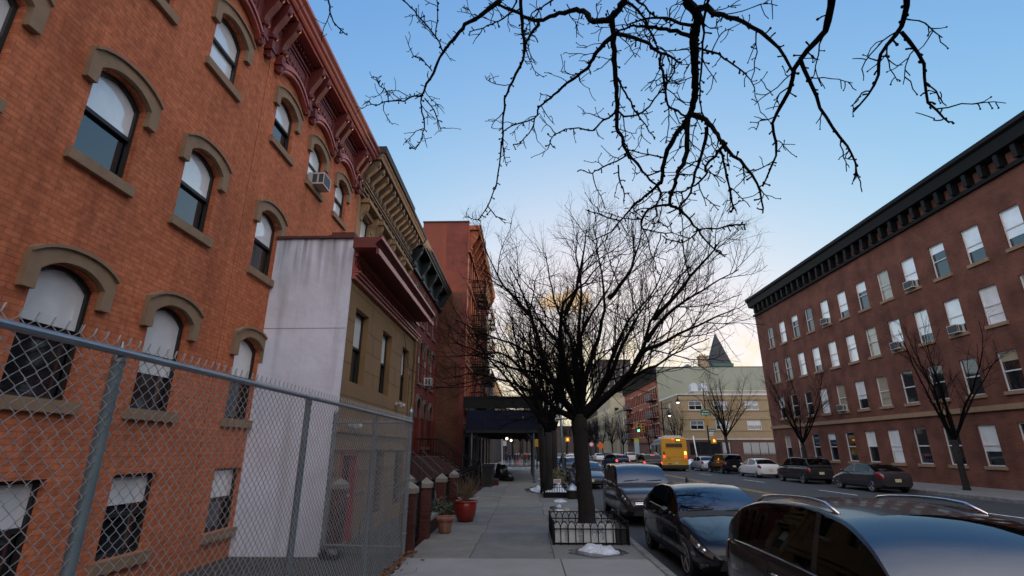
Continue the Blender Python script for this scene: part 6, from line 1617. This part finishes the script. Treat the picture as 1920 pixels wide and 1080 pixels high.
board(.56, 1.72, 10.785, .02, .37, .02, 'long white board with marker scribbles and a blue diamond inside the tree guard',
      [('k', scrawl(.175, .275, .06, .30, 11, .006)), ('k', scrawl(.44, .53, .03, .31, 12, .016)), ('k', [[(.315, .27), (.318, .305)]]), ('b', diamond + flower + scrawl(.71, .80, .345, .36, 2, .006))])
T = thing('planter_box', 'black planter box at the kerb end of the tree guard', 'planter', (2.02, 11.0, 0)); g = MB(); g.bbox(1.735, 10.80, -.02, 1.95, 12.0, .29, .012); g.build('box', blackp, T); g = MB(); g.box(1.76, 10.83, .291, 1.93, 11.98, .295); g.build('soil', soil, T)
def stick(pts, r, m, label):
    g = MB(); g.tube(pts, r, 8); tag(g.build('white_stick', m, None), label, 'stick')
stick([(1.42, 12.2, .47), (1.58, 11.75, .36)], .016, plastic, 'white plastic stick leaning in the tree guard behind the trunk')
g = MB(); g.prism([(1.38, 11.5, .16), (1.85, 11.45, .17), (1.84, 11.75, .19), (1.36, 11.8, .17)], (0, 0, .015)); tag(g.build('loose_board', capstone, None), 'pale loose board lying in the tree bed right of the trunk', 'board')

# second planting bed
T = thing('planting_bed', 'second planting bed edged with a low black iron fence, beyond the foreground tree', 'planting bed', (1.3, 22, 0))
bx0, bx1, by0, by1 = .68, 1.98, 20.6, 23.6; g = MB(); g.box(bx0, by0, -.05, bx1, by0 + .06, .2); g.box(bx0, by1, -.05, bx1, by1 + .06, .2); g.box(bx0, by0 + .06, -.05, bx0 + .06, by1, .2); g.box(bx1 - .06, by0 + .06, -.05, bx1, by1, .2); g.build('edging', ironblk, T)
g = MB(); g.box(bx0 + .06, by0 + .06, -.05, bx1 - .06, by1, .14); g.build('soil', soil, T)
g = MB()
for k in range(14): g.tube([(bx0 + .03 + k * .094, by0 + .03, .2), (bx0 + .03 + k * .094, by0 + .03, .48)], .009, 4)
for k in range(30): g.tube([(bx0 + .03, by0 + .05 + k * .1, .2), (bx0 + .03, by0 + .05 + k * .1, .48)], .009, 4)
for z in (.38, .47): g.tube([(bx1 - .03, by0 + .03, z), (bx0 + .03, by0 + .03, z), (bx0 + .03, by1, z)], .011, 4)
g.box(bx0 - .01, by0 - .01, .2, bx0 + .05, by0 + .05, .62); g.build('railing', ironblk, T)
T = thing('notice_sign', 'small white notice with faded red print in the second planting bed', 'sign', (1.2, 20.9, .2)); g = MB(); g.box(1.07, 20.9, .5, 1.36, 20.915, .66); g.build('panel', framewt, T)
g = MB()
for z in (.61, .575, .54): g.box(1.1, 20.895, z, 1.33, 20.8995, z + .014)
g.build('print', mat('faded red print', (.35, .1, .09), .7, .1), T); g = MB(); g.tube([(1.2, 20.92, .13), (1.2, 20.92, .55)], .012, 5); g.build('stake', ironblk, T)
T = thing('metal_lid_bin', 'black bin with dented silvery cone lid at the end of the second planting bed', 'bin', (1.72, 20.2, 0)); g = MB(); g.lathe([(.16, 0), (.2, .02), (.22, .3)], 20, (1.72, 20.25, -.01)); g.build('body', blackp, T, True, angle=40)
g = MB(); g.lathe([(.25, .3), (.25, .33), (.17, .42), (.09, .50), (.05, .52), (.05, .56), (.002, .57)], 20, (1.72, 20.25, -.01)); g.build('lid', galv, T, True, angle=40)

# ------------------------------------------------------------------ snow and litter
def snow_heap(label, cx, cy, rx, ry, h, z=0, seed=1):
    rg = random.Random(seed); g = MB(); n = 42; m = 12; ph = [rg.uniform(0, 6.28) for _ in range(6)]
    bl = [(rg.uniform(-.6, .6), rg.uniform(-.6, .6), rg.uniform(.2, .5), rg.uniform(.4, 1)) for _ in range(7)]
    for j in range(m + 1):
        for i in range(n):
            a = 2 * pi * i / n; q = j / m; ed = 1 + .16 * sin(2 * a + ph[0]) + .10 * sin(3 * a + ph[1]) + .06 * sin(7 * a + ph[2]) + .03 * sin(13 * a + ph[3])
            u, v = cos(a) * q * ed, sin(a) * q * ed
            hh = sum(w * math.exp(-((u - bx) ** 2 + (v - by) ** 2) / s ** 2) for bx, by, s, w in bl) * (1 - q ** 3) * h * .8 + (rg.uniform(-.035, .06) * h * 2.2 if 0 < j < m else 0)
            g.v.append((cx + u * rx, cy + v * ry, z + max(0, hh) + (.012 if j < m else -.004)))
    for j in range(m):
        for i in range(n): i2 = (i + 1) % n; g.f.append((j * n + i, j * n + i2, (j + 1) * n + i2, (j + 1) * n + i)); g.m.append(0)
    return tag(g.build('snow_heap', snow, None, True), label, 'snow', 'leftover heaps of snow')
snow_heap('jagged heap of old snow on the pavement in front of the tree guard', 1.32, 10.12, .37, .30, .135, 0, 5)
snow_heap('snow patch on the pavement left of the second planting bed', .55, 24.9, .40, 1.5, .085, 0, 2)
snow_heap('snow mound inside the second planting bed under the notice', 1.15, 21.6, .42, .7, .2, .13, 3)
snow_heap('thin snow patch before the second planting bed', 1.2, 19.3, .2, .5, .05, 0, 4)
snow_heap('thinnest snow patch on the flagstones behind the tree guard', 1.05, 17.6, .10, .25, .03, 0, 6)
snow_heap('small snow patch on the flagstones, second behind the tree guard', 1.0, 16.5, .12, .18, .02, 0, 7)
snow_heap('snow heap on the kerb beside the farther slim trunks', 1.3, 33, .5, 1.2, .3, 0, 8)
snow_heap('ploughed snow bank on the far corner beside the white leaning pole', 21, 67.5, 2.6, .8, .5, 0, 9)
lf = mat('brown dead leaf', (.12, .055, .025), .8, .3, 20)
for i, (x, y, lb) in enumerate([(-1.72, 9.25, 'single brown dead leaf lying on the pale concrete'), (.42, 9.9, 'tiny dead leaf near the middle flagstone joint')]):
    g = MB(); a = .5 + i; s_ = .05 if i == 0 else .03; pts = [(x + cos(a + k) * s_ * (1 if k % 2 else .6), y + sin(a + k) * s_ * (1 if k % 2 else .6), .006 + .008 * (k % 3)) for k in range(6)]
    g.add(pts + [(x, y, .02)], [(k, (k + 1) % 6, 6) for k in range(6)]); tag(g.build('dead_leaf', lf, None), lb, 'leaf')
g = MB(); rg = random.Random(9)
for k in range(260):
    x = -2.12 + abs(rg.gauss(0, .09)); y = rg.uniform(6.5, 9.9); s_ = rg.uniform(.015, .045); a = V((rg.gauss(0, 1), rg.gauss(0, 1), rg.gauss(0, .3))).normalized(); b = a.orthogonal(); p = V((x, y, .015 + rg.random() * .03))
    g.add([tuple(p - a * s_), tuple(p + b * s_ * .6), tuple(p + a * s_), tuple(p - b * s_ * .6)], [(0, 1, 2, 3)])
tag(g.build('leaf_litter', lf, None, fix=False), 'dead leaves and dirt gathered along the foot of the chain link fence', 'litter', None, 'stuff')
def bag(name, label, cat, cx, cy, cz, r, sq, m, seed):
    rg = random.Random(seed); g = MB(); g.ball((0, 0, 0), 1, 14)
    ph = [rg.uniform(0, 6.3) for _ in range(5)]
    for i, p in enumerate(g.v):
        k = 1 + .10 * sin(4 * p[0] + ph[0] + 3 * p[2]) + .08 * sin(7 * p[1] + ph[1]) + .07 * sin(9 * p[2] + 5 * p[0] + ph[2]); z = max(-.75, p[2] * k)
        g.v[i] = (cx + p[0] * k * r * sq[0], cy + p[1] * k * r * sq[1], cz + (z + .75) * r * sq[2])
    return tag(g.build(name, m, None, True), label, cat)
bagm = mat('black bin bag', (.008, .008, .009), .3, .2, 8, .4, 12); tarp = mat('dark green tarpaulin', (.018, .035, .03), .5, .25, 4, .5, 6)
bag('garbage_bag', 'crumpled black bag lying behind the chain link fence near the white wall', 'bag', -3.35, 9.45, -.02, .16, (1.3, 1, .7), bagm, 1)
bag('garbage_bag', 'black rubbish bag on the pavement under the shed, nearest the walkway', 'bag', -1.0, 31.2, 0, .34, (1, 1.3, .8), bagm, 2)
bag('garbage_bag', 'tall black rubbish bag leaning behind another under the shed', 'bag', -1.45, 32.0, 0, .42, (1, 1, 1.3), bagm, 3)
bag('covered_grill', 'dark green tarpaulin covering a grill behind the yard railing', 'grill', -2.75, 22.4, .05, .52, (.9, 1.2, 1.0), tarp, 4)
def wheelie(x, y, label, m=blackp):
    T = thing('wheeled_bin', label, 'bin', (x, y, 0)); g = MB(); z0, z1 = .05, .95
    g.add([(x - .2, y - .24, z0), (x + .2, y - .24, z0), (x + .2, y + .24, z0), (x - .2, y + .24, z0), (x - .27, y - .3, z1), (x + .27, y - .3, z1), (x + .27, y + .34, z1), (x - .27, y + .34, z1)], [(3, 2, 1, 0), (4, 5, 6, 7), (0, 1, 5, 4), (1, 2, 6, 5), (2, 3, 7, 6), (3, 0, 4, 7)]); g.build('body', m, T)
    g = MB(); g.prism([(x - .29, y - .33, z1 + .002), (x + .29, y - .33, z1 + .002), (x + .29, y + .36, z1 + .002), (x - .29, y + .36, z1 + .002)], (0, 0, .05)); g.tube([(x - .25, y + .38, z1), (x + .25, y + .38, z1)], .02, 6); g.build('lid', m, T)
    for s in (-1, 1): g = MB(); g.lathe([(.1, -.02), (.1, .02)], 14, (x + s * .24, y + .26, .1), 'x'); g.build('wheel', tyrem, T)
wheelie(-2.5, 25.6, 'black wheeled bin before the crimson house stoop'); wheelie(-1.9, 26.6, 'black wheeled bin on the pavement side before the crimson house stoop'); wheelie(-2.0, 29.2, 'black wheeled bin beside the left post of the pavement shed')
T = thing('brick_planter', 'low brick planter edge on the pavement before the shed', 'planter', (-1.9, 28, 0)); g = MB(); g.box(-2.2, 27.4, -.01, -1.45, 28.6, .28); g.build('box', pillarbrick, T); g = MB(); g.box(-2.12, 27.48, .281, -1.53, 28.52, .3); g.build('soil', soil, T)
# ------------------------------------------------------------------ street furniture
def bell_lamp(parent, p):
    g = MB(); g.lathe([(.05, .75), (.09, .7), (.10, .45), (.2, .28), (.30, .05), (.30, 0)], 16, p, cap=False); g.build('lamp_shade', blacktrim, parent, True, angle=50)
    g = MB(); g.ball((p[0], p[1], p[2] + .0), .22, 8, (1, 1, .75)); g.build('lamp_globe', mat('lit lamp globe', (.9, .9, .85), .3, 0, emit=(1, .93, .78), estr=3.2), parent, True)
def lamp_post(x, y, H, arm, label, lean=0):
    T = thing('street_lamp', label, 'street lamp', (x, y, 0)); g = MB()
    g.lathe([(.30, 0), (.30, .15), (.2, .35), (.16, .9), (.12, 1.0), (.10, 1.4)], 14, (x, y, 0)); g.tube([(x, y, 1.3), (x + lean, y, H)], [.10, .065], 10); g.ball((x + lean, y, H + .05), .1, 6); g.build('pole', blacktrim, T, True, angle=40)
    g = MB(); z = H - .75; d = -1 if arm < 0 else 1
    g.tube([(x - d * .25, y, z), (x, y, z), (x + arm, y, z - .02)], .05, 8); g.tube([(x + lean, y, z - 1.9), (x + d * .25, y, z - 1.1), (x + d * .75, y, z - .4), (x + d * 1.4, y, z - .04)], .04, 8)
    g.tube([(x + arm, y, z), (x + arm, y, z - .25)], .04, 6); g.build('arm', blacktrim, T, True, angle=40); bell_lamp(T, (x + arm, y, z - .95))
    return T
lamp_post(23.6, 68.2, 9.4, -3.5, 'black street lamp with lit bell shade and long arm before the beige corner building')
lamp_post(18.75, 71.3, 7.9, .95, 'black street lamp with short arm and traffic signal mast, left of the beige building corner')
greensign = mat('green street sign', (.008, .13, .085), .45, .05); signwhite = mat('sign white', (.65, .65, .65), .5, 0)
def plate(name, label, cat, x0, x1, z0, z1, y, m, marks=(), back=.03, post=None, group=None):
    T = thing(name, label, cat, ((x0 + x1) / 2, y, z0), 0, group); g = MB(); g.bbox(x0, y - .0, z0, x1, y + back, z1, .005); g.build('panel', m, T)
    for (u0, u1, v0, v1, mm) in marks: g = MB(); g.box(x0 + u0, y - .006, z0 + v0, x0 + u1, y - .0005, z0 + v1); g.build('lettering', mm, T)
    if post: g = MB(); g.tube([(x, y + back, z) for x, z in post], .03, 6); g.build('bracket', blacktrim, T)
    return T
rgs = random.Random(31)
def blur_letters(u0, u1, v, h, m):
    out = []; u = u0
    while u < u1: w = rgs.uniform(.05, .12); out.append((u, min(u1, u + w), v, v + h * rgs.uniform(.7, 1), m)); u += w + .04
    return out
plate('street_sign', 'large green street sign with two lines of white lettering hung on the lamp post', 'sign', 22.9, 24.15, 6.0, 6.75, 68.02, greensign, blur_letters(.3, 1.12, .44, .18, signwhite) + blur_letters(.42, 1.1, .12, .18, signwhite) + [(.14, .32, .1, .3, signwhite)])
plate('street_sign', 'small green street name sign low on the lamp post', 'sign', 23.75, 24.55, 3.95, 4.3, 68.02, greensign, blur_letters(.1, .7, .1, .14, signwhite))
plate('white_sign', 'white one way plate under the small green street sign', 'sign', 23.7, 24.2, 3.45, 3.9, 68.02, signwhite, [(.06, .44, .14, .2, blacktrim)])
yelbox = mat('mustard signal housing', (.42, .22, .015), .5, .1); hand = mat('lit orange hand', (.8, .2, .03), .4, 0, emit=(1, .25, .04), estr=4); grn = mat('lit green signal', (.1, .8, .5), .4, 0, emit=(.05, 1, .5), estr=6); offl = mat('unlit signal lens', (.03, .012, .01), .3, 0)
def signal(x, y, z, label, lit='green', rz=0, two=False):
    T = thing('traffic_signal', label, 'traffic signal', (x, y, z), rz)
    for s in ((-.3, .3) if two else (0,)):
        g = MB(); g.bbox(s - .2, -.12, -.55, s + .2, .12, .55, .03); h = g.build('housing', yelbox, T, world=False)
        for k, zz in enumerate((.36, 0, -.36)):
            on = (lit == 'green' and k == 2 and s <= 0)
            g = MB(); g.lathe([(.14, -.14), (.14, -.121)], 14, (s, 0, zz), 'y'); g.build('lens', grn if on else offl, h, world=False)
            v = MB(); pts = [(s + .17 * cos(a), -.12, zz + .17 * sin(a)) for a in [pi * i / 8 for i in range(9)]]
            for p, q in zip(pts, pts[1:]): v.add([p, q, (q[0], -.36, q[2] - .02), (p[0], -.36, p[2] - .02), (p[0] * 1, p[1], p[2] + .012), (q[0], q[1], q[2] + .012), (q[0], -.36, q[2] - .008), (p[0], -.36, p[2] - .008)], [(0, 1, 2, 3), (4, 5, 6, 7), (0, 3, 7, 4), (1, 2, 6, 5), (2, 3, 7, 6)])
            v.build('visor', yelbox, h, world=False)
    return T
signal(15.55, 70.9, 4.55, 'yellow traffic signal showing green, hung from the mast arm above the bus lane', 'green', 0, True)
T = thing('signal_mast', 'black curved mast arm holding the green traffic signal', 'mast arm', (18.75, 71.2, 4.6)); g = MB(); g.tube([(18.7, 71.2, 4.2), (17.8, 71.1, 4.9), (16.6, 71.05, 5.25), (15.4, 71.05, 5.3)], [.07, .06, .05, .045], 8); g.tube([(15.55, 71.05, 5.3), (15.55, 71.0, 5.0)], .03, 6); g.build('arm', blacktrim, T, True)
signal(23.55, 67.9, 5.3, 'yellow traffic signal seen from the side on the far corner lamp post', 'none', radians(100))
def ped(x, y, z, label, lit=True, s=1.0, rz=0):
    T = thing('pedestrian_signal', label, 'pedestrian signal', (x, y, z), rz); g = MB(); g.bbox(-.24 * s, -.12, -.24 * s, .24 * s, .12, .24 * s, .03); g.build('housing', yelbox, T, world=False)
    if lit:
        g = MB(); g.box(-.08 * s, -.135, -.12 * s, .08 * s, -.121, .02 * s)
        for k in range(4): g.box((-.085 + k * .045) * s, -.135, .02 * s, (-.055 + k * .045) * s, -.121, (.11 + .03 * (1 - abs(k - 1.5))) * s)
        g.box(.081 * s, -.135, -.06 * s, .12 * s, -.121, .0); g.build('lit_hand', hand, T, world=False)
    return T
ped(24.15, 68.0, 2.85, 'wide yellow pedestrian signal with lit orange hand on the far corner lamp post', True, 1.5)
ped(5.4, 68, 3.0, 'pedestrian signal with lit orange hand right of the slim trunks', True, 1.3)
ped(.75, 50.2, 2.35, 'mustard coloured signal box beside the right shed post, facing away', False, 1.4); ped(1.35, 50.4, 2.35, 'second mustard coloured signal box half behind the shed post', False, 1.4)
for x, y, z1, lb in ((1.05, 50.5, 2.9, 'dark pole carrying the two mustard signal boxes beyond the shed'), (5.4, 68.2, 4, 'dark signal pole right of the slim trunks')):
    g = MB(); g.tube([(x, y, 0), (x, y, z1)], .06, 8); tag(g.build('signal_pole', blacktrim, None), lb, 'pole')
g = MB(); g.tube([(21.75, 67.6, 0), (21.45, 67.6, 3.4)], .075, 8); tag(g.build('leaning_pole', signwhite, None, True), 'white leaning pole on the far corner in front of the beige building', 'pole')
# kiosk, far signs, cobra lamp
blue_ = mat('pale blue poster', (.32, .45, .5), .5, .3, 3); lime = mat('lime sign top', (.42, .5, .04), .5, .05)
T = thing('bus_stop_sign', 'tall bus stop panel with lime top and pale poster before the red brick tenement', 'sign', (18.9, 90, 0)); g = MB(); g.box(18.5, 90, 1.0, 19.3, 90.06, 2.9); g.build('poster', blue_, T); g = MB(); g.box(18.5, 90, 2.901, 19.3, 90.06, 3.5); g.build('top_panel', lime, T); g = MB(); g.tube([(18.9, 90.1, 0), (18.9, 90.1, 3.4)], .05, 6); g.build('post', blacktrim, T)
T = thing('street_lamp', 'slender grey street lamp with single curved arm far down the far kerb', 'street lamp', (18.6, 103, 0)); g = MB(); g.tube([(18.6, 103, 0), (18.5, 103, 7.0), (18.3, 103, 7.8), (16.2, 103, 8.2)], [.12, .09, .06, .05], 8); g.build('pole', galv, T, True); g = MB(); g.ball((15.9, 103, 8.18), .3, 6, (1.3, .6, .4)); g.build('lamp_head', galv, T, True)
T = thing('no_entry_sign', 'round red and white sign far down the avenue left of the orange sign', 'sign', (11.2, 90, 0)); g = MB(); g.lathe([(.42, 0), (.42, .03)], 20, (11.2, 90, 2.6), 'y'); g.build('disc', mat('sign red', (.4, .05, .04), .5, 0), T); g = MB(); g.lathe([(.28, -.02), (.28, -.001)], 18, (11.2, 90, 2.6), 'y'); g.build('face', signwhite, T); g = MB(); g.tube([(11.2, 90.05, 0), (11.2, 90.05, 2.6)], .04, 6); g.build('post', blacktrim, T)
T = thing('roadworks_sign', 'orange diamond roadworks sign far down the avenue', 'sign', (12.9, 91, 0)); orange = mat('orange sign', (.6, .13, .02), .6, .05); g = MB(); g.prism([(12.9, 91, 1.7), (13.6, 91, 2.4), (12.9, 91, 3.1), (12.2, 91, 2.4)], (0, .04, 0)); g.build('panel', orange, T); g = MB(); g.tube([(12.9, 91.06, 0), (12.9, 91.06, 2.2)], .04, 6); g.build('post', blacktrim, T)
# poles on the near pavement
T = thing('sign_pole', 'grey steel sign pole with small white plate beyond the second planting bed', 'pole', (1.8, 26, 0)); g = MB(); g.tube([(1.85, 26, 0), (1.72, 26, 4.6)], .06, 10); g.build('pole', galvpost, T, True); g = MB(); g.box(1.38, 25.92, 3.1, 1.66, 25.935, 3.55); g.build('sign_plate', signwhite, T)
T = thing('parking_meter', 'dark parking meter at the kerb between the slim trunks', 'parking meter', (1.9, 27.5, 0)); g = MB(); g.tube([(1.9, 27.5, 0), (1.9, 27.5, 1.1)], .04, 8); g.build('post', blacktrim, T); g = MB(); g.lathe([(.07, 0), (.11, .08), (.12, .25), (.08, .36), (.01, .4)], 12, (1.9, 27.5, 1.08)); g.build('head', blacktrim, T, True)
T = thing('bicycle_rack_bicycle', 'dark bicycle locked to the sign pole near the second planting bed', 'bicycle', (2.0, 24.6, 0))
def bicycle(T, x, y):
    for yy in (y - .52, y + .52):
        g = MB(); g.lathe([(.32, -.015), (.345, 0), (.32, .015), (.315, 0)], 24, (x, yy, .345), 'x', cap=False); w = g.build('wheel', tyrem, T); g = MB()
        for k in range(8): a = pi * k / 8; g.tube([(x, yy + .32 * cos(a), .345 + .32 * sin(a)), (x, yy - .32 * cos(a), .345 - .32 * sin(a))], .003, 3)
        g.build('spoke', galv, w)
    f = MB(); bb, st, hd, r_, fr = (x, y + .02, .30), (x, y + .22, .78), (x, y - .36, .80), (x, y + .52, .345), (x, y - .52, .345)
    for a, b in ((bb, st), (st, hd), (hd, bb), (bb, r_), (st, r_), (hd, fr)): f.tube([a, b], .018, 6)
    f.build('frame', blackp, T); g = MB(); g.ball((x, y + .24, .86), .1, 6, (.7, 1.3, .4)); g.tube([(x, y + .22, .78), (x, y + .24, .85)], .014, 5); g.build('saddle', blackp, T); g = MB(); g.tube([(x, y - .36, .8), (x, y - .4, .95)], .015, 5); g.tube([(x - .26, y - .34, .97), (x, y - .41, .95), (x + .26, y - .34, .97)], .013, 5); g.build('handlebar', blackp, T)
T['label'] = 'dark bicycle parked at the kerb beside the second planting bed'; T.name = 'bicycle'; bicycle(T, 2.02, 24.9)
T = thing('sign_post', 'slim white post with small white box at the crossing, seen through the shed', 'post', (-2.35, 52.5, 0)); g = MB(); g.tube([(-2.35, 52.5, 0), (-2.4, 52.5, 3.0)], .05, 8); g.build('post', signwhite, T); g = MB(); g.box(-2.3, 52.45, 2.1, -1.95, 52.7, 2.6); g.build('box', signwhite, T)

# ------------------------------------------------------------------ people at the crossing
skin = mat('skin', (.28, .16, .11), .6, .05); hairm = mat('dark hair', (.012, .01, .009), .8, 0); shoe = mat('dark shoes', (.015, .014, .014), .6, 0)
def person(x, y, z, rz, label, coat, legs, H=1.7, stride=.18, armbend=0, bagc=None, seed=0):
    T = thing('person', label, 'person', (x, y, z), rz, None); k = H / 1.7
    J = [('pelvis', 0, 0, .95), ('waist', 0, 0, 1.1), ('chest', 0, .01, 1.32), ('neck', 0, .01, 1.47), ('head0', 0, 0, 1.53), ('head1', 0, -.005, 1.62), ('crown', 0, .0, 1.69)]
    vs = [(a * k, b * k, c * k) for _, a, b, c in J]; rad = [(.155, .115), (.15, .11), (.18, .12), (.055, .055), (.075, .085), (.085, .10), (.05, .06)]; es = [(i, i + 1) for i in range(6)]
    def addv(p, r, par): vs.append((p[0] * k, p[1] * k, p[2] * k)); rad.append((r, r)); es.append((par, len(vs) - 1)); return len(vs) - 1
    for s in (-1, 1):
        st = stride * s; h = addv((s * .1, 0, .88), .095, 0); n = addv((s * .1, -.5 * st - .02, .5), .065, h); a = addv((s * .1, .1 * abs(st) + -st, .09), .045, n); addv((s * .11, -st - .13, .04), .04, a)
        sh = addv((s * .19, .01, 1.40), .065, 2); e = addv((s * .25, .03 + st * .5, 1.13), .05, sh); w = addv((s * .25, -.04 + st - armbend, .90 + armbend * .9), .036, e); ha = addv((s * .245, -.07 + st - armbend * 1.2, .83 + armbend), .035, w)
        for q in range(3): addv((s * (.235 + .012 * q), -.085 + st - armbend * 1.3 - .01 * (q % 2), .76 + armbend), .011, ha)
        addv((s * .21, -.10 + st - armbend * 1.3, .82 + armbend), .011, ha)
    me = bpy.data.meshes.new('body'); me.from_pydata(vs, es, []); o = bpy.data.objects.new('body', me); COL.objects.link(o)
    sm = o.modifiers.new('s', 'SKIN'); 
    for i, v in enumerate(me.skin_vertices[0].data): v.radius = (rad[i][0] * k, rad[i][1] * k); v.use_root = (i == 0)
    ss = o.modifiers.new('u', 'SUBSURF'); ss.levels = 1; ss.render_levels = 1
    dg = bpy.context.evaluated_depsgraph_get(); m2 = bpy.data.meshes.new_from_object(o.evaluated_get(dg)); o.modifiers.clear(); o.data = m2; bpy.data.meshes.remove(me); o.parent = T
    for m in (coat, legs, skin, shoe): m2.materials.append(m)
    for p in m2.polygons:
        z_ = p.center.z / k; xx = abs(p.center.x) / k
        p.material_index = 2 if (z_ > 1.46 or (xx > .2 and z_ < .84 + armbend)) else 0 if (z_ > .86 or xx > .2) else 1 if z_ > .1 else 3
        p.use_smooth = True
    g = MB(); g.ball((0, .02 * k, 1.635 * k), .102 * k, 7, (.92, 1.05, 1)); g.v = [(a, b, max(c, 1.6 * k if b < -.03 * k else 1.53 * k)) for a, b, c in g.v]; g.build('hair', hairm if seed % 3 else coat, T, True, False)
    g = MB(); g.ball((0, -.09 * k, 1.585 * k), .016 * k, 4); 
    for s in (-1, 1): g.ball((s * .033 * k, -.085 * k, 1.615 * k), .011 * k, 4); g.ball((s * .088 * k, .0, 1.60 * k), .02 * k, 4)
    g.build('face_features', skin, T, True, False)
    if bagc: g = MB(); g.bbox(.24 * k, -.12, .55 * k, .36 * k, .16, .86 * k, .03); g.tube([(.3 * k, -.08, .86 * k), (.28 * k, 0, 1.0 * k), (.3 * k, .1, .86 * k)], .012, 4); g.build('shopping_bag', bagc, T, False, False)
    return T
cl = lambda n, c: mat('cloth ' + n, c, .9, .1, 6)
PY = 62.5
for x, dy, rz, lb, c, l, H, st, bg_, sd in [
    (-1.85, -1, pi, 'person in dark jacket and blue jeans walking away at the crossing, leftmost of the group', cl('black', (.012, .013, .018)), cl('jeans', (.04, .09, .15)), 1.75, .2, None, 1),
    (-1.35, 2, pi, 'person in black coat and dark trousers behind the jeans wearer', cl('black', (.012, .013, .018)), cl('dark', (.02, .02, .024)), 1.7, .14, None, 2),
    (-.98, 0, pi, 'person in dark coat and bright pink red trousers in the middle of the crossing', cl('charcoal', (.02, .02, .03)), cl('pink red', (.45, .04, .07)), 1.68, .12, None, 1),
    (-.5, .5, 0, 'person in brown jacket and pale trousers standing at the crossing', cl('brown', (.07, .035, .022)), cl('pale', (.30, .32, .34)), 1.66, .06, None, 2),
    (-.22, 1.5, pi, 'person in dark brown coat and black trousers beside the pale trousers', cl('dark brown', (.035, .02, .016)), cl('black', (.012, .013, .018)), 1.74, .2, None, 1),
    (.35, .2, 0, 'person in black coat carrying a pink bag, nearest the shed post', cl('black', (.012, .013, .018)), cl('grey', (.09, .095, .11)), 1.7, .16, cl('pink bag', (.4, .12, .15)), 1),
    (-2.45, 5, pi, 'person in dark clothing standing beyond the slim white post', cl('navy', (.012, .016, .03)), cl('dark', (.02, .02, .024)), 1.72, .1, None, 2),
    (.05, 7, 0, 'small figure in red coat far behind the crossing group', cl('red', (.25, .03, .03)), cl('dark', (.02, .02, .024)), 1.6, .1, None, 1)]:
    person(x, PY + dy, RD if PY + dy < CS1 else 0, rz, lb, c, l, H * .9, st, 0, bg_, sd)
